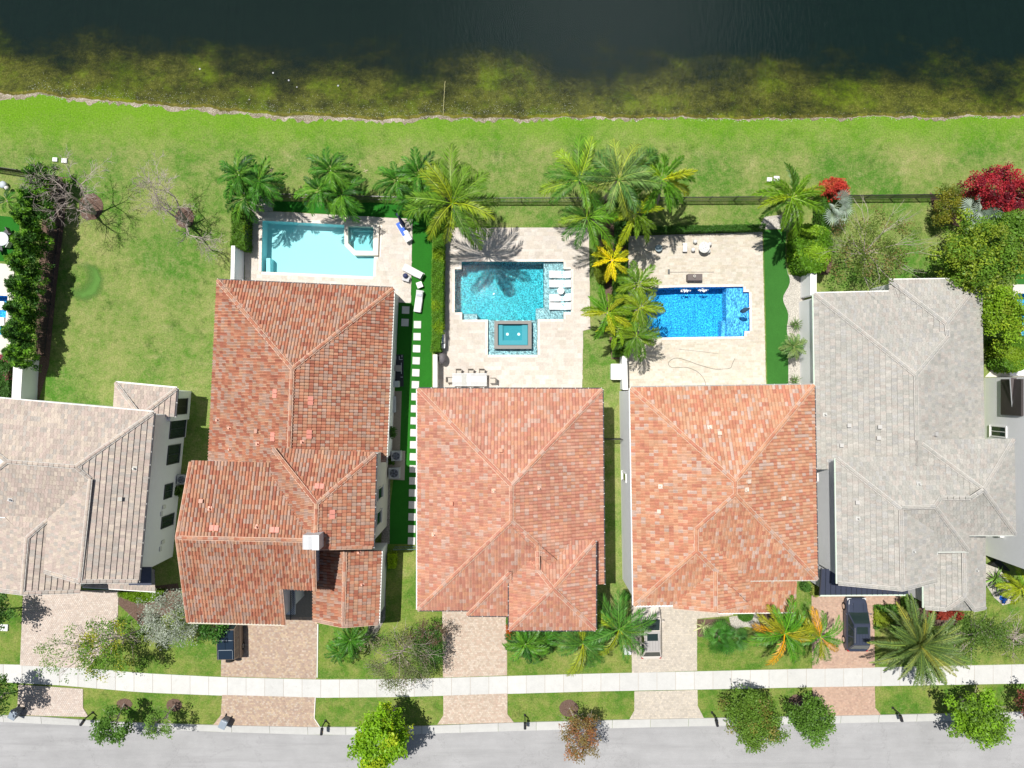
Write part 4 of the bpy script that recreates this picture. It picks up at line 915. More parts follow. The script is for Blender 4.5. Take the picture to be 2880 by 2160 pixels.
for p, q, f in [((2290, 827), (2575, 1055), (0, 1)), ((2665, 947), (2575, 1055), (1, 2)), ((2575, 1055), (2578, 1238), (0, 2)), ((2759, 786), (2661, 911), (2, 3)), ((2504, 790), (2661, 911), (3, 4)), ((2661, 911), (2665, 947), (2, 4)),
                ((2352, 1289), (2533, 1432), (5, 6)), ((2533, 1432), (2538, 1658), (5, 13)), ((2535, 1427), (2629, 1424), (6, 11)), ((2629, 1424), (2645, 1400), (6, 12)), ((2645, 1400), (2730, 1400), (6, 9)), ((2730, 1400), (2765, 1377), (9, 10)),
                ((2582, 1241), (2765, 1377), (7, 10)), ((2850, 1236), (2765, 1377), (7, 8)), ((2855, 1502), (2765, 1377), (8, 9)), ((2629, 1424), (2723, 1549), (11, 12)), ((2710, 1554), (2712, 1680), (14, 15)), ((2661, 1714), (2712, 1680), (14, 16)), ((2740, 1715), (2712, 1680), (15, 16)),
                ((2357, 1640), (2538, 1657), (5,)), ((2538, 1657), (2632, 1633), (13,)), ((2600, 1709), (2661, 1714), (14,)), ((2740, 1715), (2770, 1709), (15,))]: R.cap(p, q, f)
R.finish()
walls(H5, [(2296, 835), (2508, 830), (2510, 796), (2752, 794), (2760, 1300), (2304, 1300)], 3.6, 3.62); soffit(H5, [(2291, 829), (2503, 824), (2503, 791), (2758, 788), (2766, 1310), (2298, 1310)], 3.7, 3.66)
walls(H5, [(2366, 1300), (2592, 1298), (2592, 1250), (2840, 1247), (2844, 1492), (2718, 1494), (2712, 1540), (2640, 1545), (2622, 1622), (2538, 1640), (2370, 1626)], 6.4, 6.42)
soffit(H5, [(2353, 1291), (2582, 1288), (2582, 1242), (2849, 1238), (2854, 1500), (2724, 1502), (2722, 1548), (2634, 1550), (2630, 1630), (2538, 1650), (2358, 1638)], 6.5, 6.45)
walls(H5, [(2608, 1540), (2762, 1520), (2762, 1700), (2608, 1700)], 4.3, 4.32)
window(H5, px2(2366, 1300, 6.4), px2(2370, 1626, 6.4), (2294, 1330, 2301, 1352), frame=(.7, .7, .7), mull=0)
for x, y in ((2389, 1196), (2475, 1200), (2472, 1231), (2368, 1252), (2627, 1220), (2413, 1412)): R.vent(x, y, 'hood', (.58, .57, .55))
for x, y in ((2320, 1166), (2583, 1361), (2568, 1550), (2413, 1458), (2745, 1603)): R.vent(x, y, 'pipe', (.55, .55, .53))
# dark metal canopy roof, one panel each
cz = 3.3
for k in range(17):
    a0 = 2308 + k * 14.6; a1 = a0 + 14.2; mb = MB(); top0 = 1603 if a0 < 2330 else 1603 + (a0 - 2330) * .27; 
    q = [P(a0 - 2, 1673, cz), P(a1 - 2, 1673, cz), P(a1, 1600, cz + .75), P(a0, 1600, cz + .75)]
    mb.quad(q, (.075, .085, .13)); mb.bar(q[0] + Vector((.02, 0, .03)), q[3] + Vector((.02, 0, .03)), .03, .05, (.06, .07, .11)); mb.build('roof_panel', M['metal'], H5)
mb = MB(); mb.bar(P(2304, 1675, cz - .05), P(2556, 1673, cz - .05), .12, .12, (.62, .74, .62)); mb.bar(P(2305, 1675, cz), P(2310, 1598, cz + .75), .08, .12, DK); mb.build('gutter', M['paint'], H5)
walls(H5, [(2318, 1606), (2550, 1606), (2550, 1655), (2318, 1660)], 3.2, 3.0)
# house 6
H6 = empty('house', P(2850, 1280), 'white modern rendered house cut off by the right edge with one dark window', 'house')
mb = MB(); mb.prism([P(2768, 1062).xy, P(3300, 1062).xy, P(3300, 1560).xy, P(2768, 1560).xy], 0, 6.6); mb.build('wall', M['stucco'], H6)
mb = MB(); g = [P(2768, 1062).xy, P(3300, 1062).xy, P(3300, 1560).xy, P(2768, 1560).xy]; mb.prism([(p.x - (.1 if i in (0, 3) else -.1), p.y) for i, p in enumerate(g)], 6.6, 6.75, (.8, .8, .8)); mb.build('parapet', M['paint'], H6)
window(H6, P(2768, 1062).xy, P(2768, 1560).xy, (2788, 1199, 2831, 1228), frame=(.82, .82, .82), fw=.1)
mb = MB(); xw = P(2768, 0).x; yy = P(0, 1115).y
mb.box((xw - .12, yy, 3.6), (.2, 3.1, 2.4), t=(.07, .06, .06)); mb.build('shutter_box', M['metal'], H6)
mb = MB(); mb.box((xw - .05, P(0, 1490).y, 2.3), (.5, .3, .3), t=WH); mb.build('hose_reel', M['paint'], H6)
# garage doors and front windows under the eaves
def garage(house, a, b, h=6.5, push=.03):
    p, q = P(*a, h), P(*b, h); mb = MB(); c = (p + q) / 2; w = abs(q.x - p.x)
    for k in range(4): mb.box((c.x, c.y - push, .3 + .56 * k), (w, .05, .54), t=(.62, .60, .56))
    mb.build('garage_door', M['paint'], house)
garage(H3, (1338, 1718), (1432, 1718)); garage(H4, (1800, 1692.5), (1888, 1692.5)); garage(H5, (2378, 1660), (2520, 1660), 3.2); garage(H1, (250, 1622), (355, 1624), 6.8, .1); garage(H2, (580, 1739), (760, 1741.5), 6.3, .06)
# ---------------------------------------------------------------- vegetation
def mesh_np(name, V, Q, T, mat):
    me = bpy.data.meshes.new(name); nv, nq = len(V), len(Q)
    me.vertices.add(nv); me.vertices.foreach_set('co', np.asarray(V, np.float32).ravel())
    me.loops.add(nq * 4); me.loops.foreach_set('vertex_index', np.asarray(Q, np.int32).ravel())
    me.polygons.add(nq); me.polygons.foreach_set('loop_start', np.arange(0, nq * 4, 4, dtype=np.int32)); me.polygons.foreach_set('loop_total', np.full(nq, 4, np.int32))
    me.update(calc_edges=True); me.materials.append(mat)
    at = me.attributes.new('tint', 'FLOAT_COLOR', 'FACE'); a = np.ones((nq, 4), np.float32); a[:, :3] = T; at.data.foreach_set('color', a.ravel()); return me
def leaves(cen, n, size, col, var=.25, up=.6, alt=None, altp=0., asp=.55):
    """cen: Mx3 leaf positions; returns V,Q,T"""
    c = np.asarray(cen); M_ = len(c)
    nr = RNG.normal(size=(M_, 3)); nr[:, 2] = np.abs(nr[:, 2]) + up; nr /= np.linalg.norm(nr, axis=1)[:, None]
    a = np.cross(nr, RNG.normal(size=(M_, 3))); a /= np.linalg.norm(a, axis=1)[:, None]; b = np.cross(nr, a)
    s = size * RNG.uniform(.6, 1.3, (M_, 1)); A = a * s; B = b * s * asp
    V = np.stack([c - A, c + B - A * .1, c + A, c - B - A * .1], 1).reshape(-1, 3); Q = np.arange(M_ * 4).reshape(-1, 4)
    T = np.array(col)[None, :] * RNG.uniform(1 - var, 1 + var, (M_, 1))
    if alt is not None:
        k = RNG.random(M_) < altp; T[k] = np.array(alt)[None, :] * RNG.uniform(1 - var, 1 + var, (int(k.sum()), 1))
    return V, Q, T
def clump_points(cen, rad, nclump, per, cr, shell=.55, flat=1.):
    d = RNG.normal(size=(nclump, 3)); d /= np.linalg.norm(d, axis=1)[:, None]; d[:, 2] = np.where(d[:, 2] < -.35, -d[:, 2], d[:, 2])
    r = RNG.uniform(shell, 1, (nclump, 1)) ** .7
    wob = 1 + .18 * np.sin(d[:, :1] * 5 + d[:, 1:2] * 4 + RNG.uniform(0, 6)) + RNG.uniform(-.12, .12, (nclump, 1))
    cc = d * r * wob * np.array(rad)[None, :]
    pts = cc[:, None, :] + np.clip(RNG.normal(size=(nclump, per, 3)), -1.5, 1.5) * cr * np.array([1, 1, .6 * flat])
    return (pts.reshape(-1, 3) + np.array(cen)[None, :]), np.repeat(np.arange(nclump), per), nclump
def crown(root, cen, rad, nclump, per, cr, size, col, var=.2, cvar=.25, alt=None, altp=0., shell=.5, name='crown', up=.6):
    pts, idx, nc = clump_points(cen, rad, nclump, per, cr, shell); pts[:, 2] = np.maximum(pts[:, 2], .05)
    V, Q, T = leaves(pts, 1, size, col, var, up)
    cf = RNG.uniform(1 - cvar, 1 + cvar, nc)
    if alt is not None:
        isalt = RNG.random(nc) < altp; T[isalt[idx]] = np.array(alt)[None, :] * RNG.uniform(1 - var, 1 + var, (int(isalt[idx].sum()), 1))
    T = T * cf[idx][:, None]
    off = wloc(root); me = mesh_np(name, V - np.array(off)[None, :], Q, T, M['leaf']); return tag(link(name, me, root))
def branches(mb, p, d, L, r, depth, spread=.55, up=.12, n=3, pts=None, t=(1, 1, 1), ngon=5):
    k = 3; path = [p]; q = p
    for i in range(k):
        d = (d + Vector((rnd(-.16, .16), rnd(-.16, .16), rnd(-.08, .08) + up * .3))).normalized(); q = q + d * (L / k); path.append(q)
    mb.tube(path, [r * (1 - .45 * i / k) for i in range(k + 1)], max(3, ngon), t, cap=False)
    if pts is not None: pts.append((q, depth))
    if depth <= 0: return
    for i in range(n):
        ax = d.orthogonal().normalized(); ax.rotate(Matrix.Rotation(rnd(0, 6.28), 3, d)); nd = (d + ax * rnd(spread * .6, spread * 1.4) + Vector((0, 0, up))).normalized()
        branches(mb, path[random.choice((1, 2, 3, 3))], nd, L * rnd(.6, .85), max(.012, r * .55), depth - 1, spread, up, n, pts, t, ngon - 1)
def tree(px, py, h, rpx, rpy, base, col, label, name='tree', cat='tree', nclump=90, per=45, cr=.3, size=.11, alt=None, altp=0., shell=.45, trunk_r=.09, group=None, cvar=.25, zr=.45, bark='bark_pale', twigs=False, **k):
    c = P(px, py, h * .72); s = (ALT - h * .72) / FPX; b = P(*base)
    r = empty(name, b, label, cat, group)
    mb = MB(); top = Vector((c.x, c.y, h * .6)); mid = b.lerp(top, .5) + Vector((rnd(-.1, .1), rnd(-.1, .1), 0))
    mb.tube([b, mid, top], [trunk_r, trunk_r * .8, trunk_r * .55], 7)
    for i in range(7 if not twigs else 11):
        a = 6.28 * i / 7 + rnd(-.3, .3); d = Vector((math.cos(a) * rpx * s, math.sin(a) * rpy * s, h * .35)).normalized(); branches(mb, b.lerp(top, rnd(.55, 1)), d, max(rpx, rpy) * s * .6, trunk_r * .45, 2 if twigs else 1, .5, .05)
    mb.build('trunk', M[bark], r)
    crown(r, c, (rpx * s, rpy * s, h * zr), nclump, per, cr, size, col, alt=alt, altp=altp, shell=shell, cvar=cvar)
    return r
def bare(base, tips, h, label, seed):
    random.seed(seed); b = P(*base); r = empty('bare_tree', b, label, 'tree', 'bare trees on the open lawn'); mb = MB()
    for (tx, ty, th) in tips:
        t_ = P(tx, ty, th); fork = b.lerp(t_, .35) + Vector((0, 0, .4)); mb.tube([b, b.lerp(fork, .5), fork], [.17, .15, .11], 7)
        d = (t_ - fork); branches(mb, fork, d.normalized(), max(1.9, d.length * .66), .085, 5, .85, .06, 3)
    mb.build('trunk', M['bark_pale'], r); random.seed(seed + 1)
bare((268, 600), [(165, 520, 4.5), (190, 590, 4.), (215, 500, 4.)], 5, 'leafless tree leaning towards the tall hedge row, mulch ring at its foot', 3)
bare((532, 630), [(480, 540, 4.2), (490, 600, 3.6), (440, 585, 3.2), (530, 650, 2.8)], 5, 'pale leafless tree in the middle of the open lawn, mulch ring at its foot', 5)
GR = (.10, .20, .03); BR = (.26, .42, .02); DG = (.045, .115, .02); YG = (.30, .36, .03)
tree(305, 1810, 5.5, 85, 85, (400, 1770), (.13, .26, .03), 'spreading yellow green tree over the first driveway', nclump=95, per=40, cr=.28, size=.085, alt=(.34, .36, .03), altp=.25, twigs=True)
tree(215, 1830, 5., 90, 75, (330, 1790), (.15, .27, .05), 'sparse twiggy tree reaching over the first driveway and sidewalk', nclump=42, per=26, cr=.26, size=.08, shell=.7, twigs=True)
tree(485, 1735, 4.6, 88, 82, (500, 1760), (.30, .34, .29), 'silvery grey leaved tree at the corner of the largest red roof', nclump=130, per=50, cr=.28, size=.07, alt=(.42, .46, .42), altp=.4)
tree(600, 1770, 3., 32, 34, (595, 1770), (.07, .2, .03), 'dark green shrub beside the black boxy car', 'shrub', 'shrub', nclump=30, per=30, cr=.22, size=.1)
tree(1120, 1850, 5.2, 95, 85, (1170, 1790), (.15, .20, .07), 'grey green sparse tree over the sidewalk left of the middle driveway', nclump=130, per=42, cr=.3, size=.06, alt=(.24, .20, .15), altp=.35, twigs=True)
tree(1205, 1815, 3., 45, 62, (1195, 1815), (.07, .17, .03), 'dense dark green round shrub edging the middle driveway', 'shrub', 'shrub', nclump=60, per=45, cr=.22, size=.07)
tree(1195, 1780, 3.6, 62, 30, (1190, 1785), (.16, .10, .07), 'purple brown leaved small tree above the dark round shrub', nclump=36, per=30, cr=.2, size=.06, shell=.8)
tree(318, 2040, 4.2, 50, 48, (350, 1980), (.10, .22, .03), 'small green street tree nearest the leftmost mailbox', nclump=46, per=44, cr=.24, size=.11, twigs=False, group='street trees along the kerb')
tree(452, 2032, 3.8, 36, 34, (492, 1984), (.15, .27, .05), 'smallest pale green street tree beside the round mulch circle', nclump=32, per=30, cr=.2, size=.09, group='street trees along the kerb')
tree(1078, 2068, 5.6, 76, 80, (1115, 1985), (.21, .40, .015), 'bright lime green street tree overhanging the road', nclump=105, per=75, cr=.33, size=.13, alt=(.36, .46, .02), altp=.3, cvar=.2, group='street trees along the kerb')
tree(1633, 2062, 5., 56, 62, (1602, 1992), (.22, .17, .06), 'rusty brown leaved street tree with a pale bent trunk', nclump=85, per=45, cr=.24, size=.075, alt=(.32, .14, .06), altp=.4, twigs=True, trunk_r=.08, group='street trees along the kerb')
tree(2115, 2018, 5.4, 74, 82, (2110, 1975), (.13, .24, .03), 'largest dense green street tree, reddish at its right edge', nclump=190, per=80, cr=.3, size=.085, alt=(.24, .22, .05), altp=.2, shell=.3, cvar=.18, group='street trees along the kerb')
tree(2278, 2018, 4.4, 62, 58, (2238, 1976), (.11, .23, .03), 'rounded dark green street tree right of the largest one', nclump=95, per=60, cr=.26, size=.1, shell=.4, group='street trees along the kerb')
tree(2738, 2012, 5., 95, 68, (2700, 1960), (.19, .36, .02), 'wide bright green street tree at the far right', nclump=100, per=62, cr=.32, size=.13, alt=(.12, .22, .03), altp=.3, group='street trees along the kerb')
tree(2905, 1975, 4., 40, 50, (2880, 1985), (.2, .06, .05), 'purple red street tree cut by the right edge', nclump=40, per=40, cr=.25, size=.1, group='street trees along the kerb')
tree(-12, 1960, 4.5, 48, 60, (30, 1950), (.08, .18, .03), 'dark street tree cut by the left edge above the bin', nclump=50, per=44, cr=.25, size=.11, group='street trees along the kerb')
tree(5, 1715, 3.5, 38, 42, (20, 1712), (.07, .17, .03), 'dark green yard tree cut by the left edge below the grey roof', nclump=40, per=40, cr=.25, size=.11)
tree(2445, 700, 4.6, 125, 110, (2420, 740), (.10, .16, .02), 'twiggy half bare tree on the lawn left of the grey roof', nclump=105, per=38, cr=.3, size=.08, alt=(.22, .17, .06), altp=.35, twigs=True, shell=.4)
tree(2752, 718, 5.6, 120, 98, (2735, 730), (.13, .25, .025), 'big dense leafy tree at the corner of the grey roof', nclump=230, per=70, cr=.36, size=.12, alt=(.25, .34, .03), altp=.3, shell=.25)
tree(2838, 655, 4.4, 80, 50, (2830, 670), (.12, .24, .025), 'leafy tree at the right edge below the large red bush', nclump=110, per=60, cr=.33, size=.11, shell=.3)
tree(2815, 890, 4.6, 58, 75, (2795, 880), (.21, .36, .02), 'bright green leafy tree beside the right neighbour pool', nclump=120, per=70, cr=.3, size=.11, alt=(.3, .4, .03), altp=.3, shell=.3)
tree(2665, 575, 2.8, 44, 52, (2655, 575), (.22, .22, .02), 'rounded olive yellow shrub left of the silver fan palm', 'shrub', 'shrub', nclump=80, per=55, cr=.2, size=.07, alt=(.12, .17, .02), altp=.35)
tree(2760, 1785, 3.4, 92, 60, (2740, 1790), (.10, .19, .03), 'low spreading dark green tree in the rightmost front yard', nclump=95, per=42, cr=.3, size=.07, twigs=True)
tree(2860, 1800, 2.6, 60, 60, (2850, 1800), (.22, .28, .08), 'sparse pale tree over the rightmost front lawn', nclump=45, per=20, cr=.3, size=.06, twigs=True)
tree(2798, 528, 4.2, 86, 56, (2790, 545), (.42, .03, .045), 'large crimson flowering bush behind the silver fan palm', 'flowering_bush', 'bush', nclump=170, per=60, cr=.22, size=.085, alt=(.16, .015, .03), altp=.3, group='red flowering bushes on the fence')
tree(2840, 575, 3., 42, 26, (2830, 580), (.42, .035, .05), 'lower crimson flowering bush right of the silver fan palm', 'flowering_bush', 'bush', nclump=50, per=60, cr=.2, size=.085, alt=(.16, .015, .03), altp=.3, group='red flowering bushes on the fence')
tree(2343, 533, 2.8, 42, 27, (2335, 540), (.52, .06, .04), 'smaller orange red flowering bush beside the foxtail palm', 'flowering_bush', 'bush', nclump=60, per=60, cr=.18, size=.085, alt=(.5, .12, .05), altp=.3, group='red flowering bushes on the fence')
# podocarpus row at the left
for i in range(9):
    y = 520 + i * 60; x0 = 168 - i * 6.5; h = [4.4, 5, 5.4, 5.2, 5.6, 5.2, 5, 5.2, 4.6][i]; b = P(x0, y); r = empty('hedge_tree', b, ['topmost', 'second', 'third', 'fourth', 'fifth', 'sixth', 'seventh', 'eighth', 'lowest'][i] + ' feathery evergreen in the tall row at the left', 'tree', 'tall evergreen row at the left')
    mb = MB(); mb.tube([b, b + Vector((0, 0, h * .9))], [.07, .02], 6); mb.build('trunk', M['bark'], r)
    pts, idx, nc = clump_points((0, 0, 0), (1, 1, 1), 130, 60, .13, .5); nz = (pts[:, 2] + 1.2) / 2.4; rr = 1.6 * np.sqrt(np.clip(1.1 - nz, .05, 1)); q = np.stack([pts[:, 0] * rr, pts[:, 1] * rr * .95, np.clip(nz, .02, 1) * h], 1) + np.array(b)[None, :]
    V, Q, T = leaves(q, 1, .13, (.05, .14, .02), .3, .2, (.26, .33, .02), .0, .3); cf = np.where(RNG.random(nc) < .38, 2.6, 1.1)[idx][:, None] * RNG.uniform(.75, 1.25, nc)[idx][:, None]; T = T * cf * np.where(cf > 1.8, np.array([[1.3, 1, .6]]), 1)
    link('crown', mesh_np('crown', V - np.array(wloc(r))[None, :], Q, T, M['leaf']), r)
# hedges: a leafy shell over a dark core
def hedge(poly, h, col, label, name='hedge', cat='hedge', n=900, size=.06, alt=None, altp=.25, roundness=.1, group=None, top=True):
    w = PX(poly, 0.); cx = sum(p[0] for p in w) / len(w); cy = sum(p[1] for p in w) / len(w)
    r = empty(name, (cx, cy, 0), label, cat, group); mb = MB()
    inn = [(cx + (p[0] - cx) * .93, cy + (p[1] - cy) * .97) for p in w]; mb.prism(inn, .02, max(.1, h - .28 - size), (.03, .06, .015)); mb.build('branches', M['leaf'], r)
    xs_, ys_ = [p[0] for p in w], [p[1] for p in w]; pts = []; 
    per = sum((Vector(w[i]) - Vector(w[i - 1])).length for i in range(len(w))); ar = abs(sum(w[i - 1][0] * w[i][1] - w[i][0] * w[i - 1][1] for i in range(len(w)))) / 2
    nt = int(ar * n); c = 0
    while c < nt:
        x, y = rnd(min(xs_), max(xs_)), rnd(min(ys_), max(ys_))
        if pip(x, y, w): pts.append((x, y, h - abs(random.gauss(0, .07 + size * .5)) + .1 * math.sin(x * 3.1 + y * 2.3) + .06 * math.sin(x * 7.3 - y * 6.1))); c += 1
    ns = int(per * h * n * .35)
    for _ in range(ns):
        i = random.randrange(len(w)); a, b = Vector(w[i - 1]), Vector(w[i])
        if rnd(0, 1) > (b - a).length / (per / len(w) * 2.5): continue
        q = a.lerp(b, rnd(0, 1)); pts.append((q.x + random.gauss(0, .05), q.y + random.gauss(0, .05), rnd(.05, h)))
    V, Q, T = leaves(np.array(pts), 1, size, col, .3, .5)
    P_ = np.array(pts); f = np.sin(P_[:, 0] * 1.7 + P_[:, 1] * 1.1) + np.sin(P_[:, 1] * 2.9) + RNG.normal(size=len(P_)) * .5
    if alt is not None: k = f > (1. if altp < .3 else .2); T[k] = np.array(alt)[None, :] * RNG.uniform(.75, 1.2, (int(k.sum()), 1))
    me = mesh_np('foliage', V - np.array(wloc(r))[None, :], Q, T, M['leaf']); link('foliage', me, r); return r
hedge([(676, 592), (712, 598), (710, 712), (672, 705)], 1.9, (.10, .22, .02), 'clipped hedge block left of the pale aqua pool', alt=(.22, .33, .02), n=1100)
hedge([(1226, 625), (1254, 625), (1250, 815), (1250, 940), (1244, 948), (1243, 990), (1218, 990), (1222, 940), (1220, 800)], 1.7, (.12, .27, .02), 'long narrow clipped hedge between the two left pools', alt=(.24, .38, .015), n=1500, size=.05)
hedge([(1765, 644), (2143, 636), (2143, 652), (1765, 660)], .9, (.06, .17, .02), 'low dark clipped hedge along the top of the blue pool terrace', n=1200, size=.045)
hedge([(2218, 655), (2240, 648), (2275, 655), (2300, 668), (2303, 700), (2300, 745), (2284, 772), (2255, 778), (2226, 770), (2214, 735), (2213, 690)], 2.5, (.11, .25, .015), 'rounded glossy hedge mass beside the artificial turf', alt=(.27, .45, .03), altp=.4, n=800, size=.14)
hedge([(2285, 560), (2306, 560), (2306, 660), (2285, 660)], 2., (.07, .18, .02), 'upright dark hedge right of the foxtail palm', n=900, size=.07)
hedge(ell(1692, 752, 22, 48, 20), 1.6, (.16, .22, .015), 'smooth olive green oval shrub under the golden palm', 'shrub', 'shrub', n=1500, size=.045)
hedge([(1728, 560), (1756, 560), (1758, 690), (1728, 700)], 1.9, (.05, .15, .02), 'dark hedge section between the palms above the golden palm', n=1000, size=.07)
hedge([(1722, 720), (1752, 720), (1762, 1000), (1722, 1003)], 1.8, (.07, .18, .02), 'long dark hedge section beside the blue pool under the palms', n=1000, size=.07, alt=(.14, .28, .02))
hedge([(2774, 955), (2838, 950), (2836, 1035), (2800, 1048), (2772, 1030)], 2.4, (.12, .26, .02), 'squared green hedge above the white modern house', alt=(.22, .34, .02), altp=.4, n=1300, size=.08)
hedge([(1096, 1552), (1117, 1552), (1115, 1590), (1098, 1590)], .9, (.30, .46, .01), 'lime green clipped bush beside the tile wall of the large red house', 'shrub', 'shrub', n=1200, size=.06)
hedge(ell(2093, 1728, 20, 15, 16), .6, (.07, .2, .02), 'low round dark green bush in the pebble bed', 'shrub', 'shrub', n=1800, size=.04)
hedge([(340, 1662), (470, 1655), (440, 1685), (395, 1690), (345, 1672)], .7, (.16, .3, .01), 'curved bright green hedge at the first driveway', n=1300, size=.05)
hedge(ell(2285, 1655, 12, 15, 14), .9, (.32, .38, .08), 'pale variegated round shrub by the dark metal roof', 'shrub', 'shrub', n=1600, size=.05)
hedge(ell(2258, 1645, 12, 12, 14), .9, (.08, .2, .03), 'dark green round shrub left of the pale variegated one', 'shrub', 'shrub', n=1400, size=.05)
hedge([(2530, 1680), (2555, 1678), (2560, 1710), (2535, 1712)], .9, (.12, .26, .03), 'green shrub under the eave above the big date palm', 'shrub', 'shrub', n=1300, size=.06)
hedge([(2610, 1716), (2700, 1716), (2690, 1738), (2610, 1735)], .6, (.32, .05, .03), 'low red leaved border along the grey house front', 'shrub', 'shrub', n=1600, size=.06)
hedge([(1425, 1732), (1436, 1732), (1436, 1795), (1425, 1795)], .5, (.5, .12, .02), 'strip of orange flowers beside the middle driveway', 'flower_bed', 'flowers', n=1800, size=.05, alt=(.12, .26, .03), altp=.4)
hedge([(0, 1000), (58, 1000), (52, 1118), (-20, 1118)], 1.4, (.07, .17, .03), 'leafy shrub with pink flowers at the left edge', 'shrub', 'shrub', n=800, size=.08, alt=(.5, .12, .2))
hedge([(2455, 1700), (2530, 1700), (2525, 1745), (2455, 1765)], .5, (.09, .22, .03), 'low groundcover shrub between the dark car and date palm', 'shrub', 'shrub', n=900, size=.07, alt=(.25, .33, .03), altp=.4)
hedge(ell(1758, 1672, 9, 12, 12), .8, (.05, .16, .02), 'small dark shrub by the gate of the orange roofed house', 'shrub', 'shrub', n=1500, size=.05)
hedge([(1092, 1290), (1112, 1290), (1110, 1304), (1092, 1304)], .5, (.08, .18, .02), 'small shrub between the two cooling units', 'shrub', 'shrub', n=1200, size=.05)
hedge(ell(512, 1378, 12, 13, 12), .9, (.10, .18, .03), 'small shrub at the foot of the white left house wall', 'shrub', 'shrub', n=1200, size=.06)
# palms
def frond_mesh(kind):
    mb = MB(); random.seed(hash(kind) % 100 if False else {'coco': 1, 'fox': 2, 'date': 3, 'small': 4, 'fan': 5, 'blade': 6}[kind])
    if kind == 'fan':
        mb.tube([(0, 0, 0), (.45, 0, .12), (.6, 0, .14)], [.02, .015, .01], 4, (1., 1., .8)); 
        for i in range(19):
            a = -2.3 + 4.6 * i / 18; l = .62 * (1 - .12 * abs(a) / 2.5); c = Vector((.6, 0, .14)); d = Vector((math.cos(a), math.sin(a), 0)); s_ = Vector((-d.y, d.x, 0)); g = rnd(.75, 1.15)
            m1 = c + d * l * .55 + Vector((0, 0, .05)); tp = c + d * l + Vector((0, 0, -.06)); w = .03
            mb.quad([c, m1 - s_ * w, tp, m1 + Vector((0, 0, .03))], (g, g, g)); mb.quad([c, m1 + Vector((0, 0, .03)), tp, m1 + s_ * w], (g * .8, g * .8, g * .8))
        return mb.mesh('frond', M['frond'])
    if kind == 'blade':
        w = .045; prev = None
        for i in range(6):
            t = i / 5; p = Vector((t, 0, .25 * t - .28 * t * t)); ww = w * (1 - t) ** .7 * (1.2 if i else .8); cur = (p + Vector((0, -ww, .01)), p, p + Vector((0, ww, .01)))
            if prev: mb.quad([prev[0], prev[1], cur[1], cur[0]]); mb.quad([prev[1], prev[2], cur[2], cur[1]], (1.2, 1.2, 1.1))
            prev = cur
        return mb.mesh('frond', M['frond'])
    cfg = {'coco': (32, .23, 1.0, .9, .0), 'fox': (40, .19, 1.05, .8, 1.), 'date': (46, .13, .55, .55, .0), 'small': (24, .28, 1.3, .95, .0)}[kind]
    N, LL, drop, fwd, whorl = cfg; path = []
    for i in range(13):
        t = i / 12; path.append(Vector((t * (1 - .12 * t * t * drop), 0, .30 * t - .62 * drop * t * t)))
    mb.tube(path, [.014 * (1 - .8 * i / 12) + .002 for i in range(13)], 4, (1.7, 1.5, .9), cap=False)
    def at(t):
        k = min(11.999, t * 12); i = int(k); return path[i].lerp(path[i + 1], k - i), (path[i + 1] - path[i]).normalized()
    for i in range(N):
        t = .14 + .85 * i / (N - 1); p, d = at(t); l = LL * (math.sin(math.pi * min(1, (t * .86 + .12))) ** .6) * rnd(.85, 1.1) * (1 if t < .9 else .75)
        for sgn in (-1, 1):
            for wv in range(2 if whorl else 1):
                side = Vector((0, sgn, 0)); up = d.cross(side) * sgn; up = up if up.z > 0 else -up
                a = rnd(.35, 1.5) if whorl and wv else rnd(-.1, .3) + .3
                dr = (side * math.cos(a) + up * math.sin(a) + d * (fwd + rnd(-.15, .15) + (.8 if t > .85 else 0))).normalized(); w = {'coco': .0165, 'fox': .0175, 'date': .0110, 'small': .034}[kind]; l *= rnd(.8, 1.12)
                m1 = p + dr * l * .55; tp = p + dr * l + Vector((0, 0, -l * (.38 if not (whorl and wv) else .12))); g = rnd(.55, 1.35)
                ww = d * w; mb.quad([p - ww * .5, m1 - ww, tp, m1 + ww], (g, g, g * .9))
    return mb.mesh('frond', M['frond'])
FM = {k: frond_mesh(k) for k in ('coco', 'fox', 'date', 'small', 'fan', 'blade')}
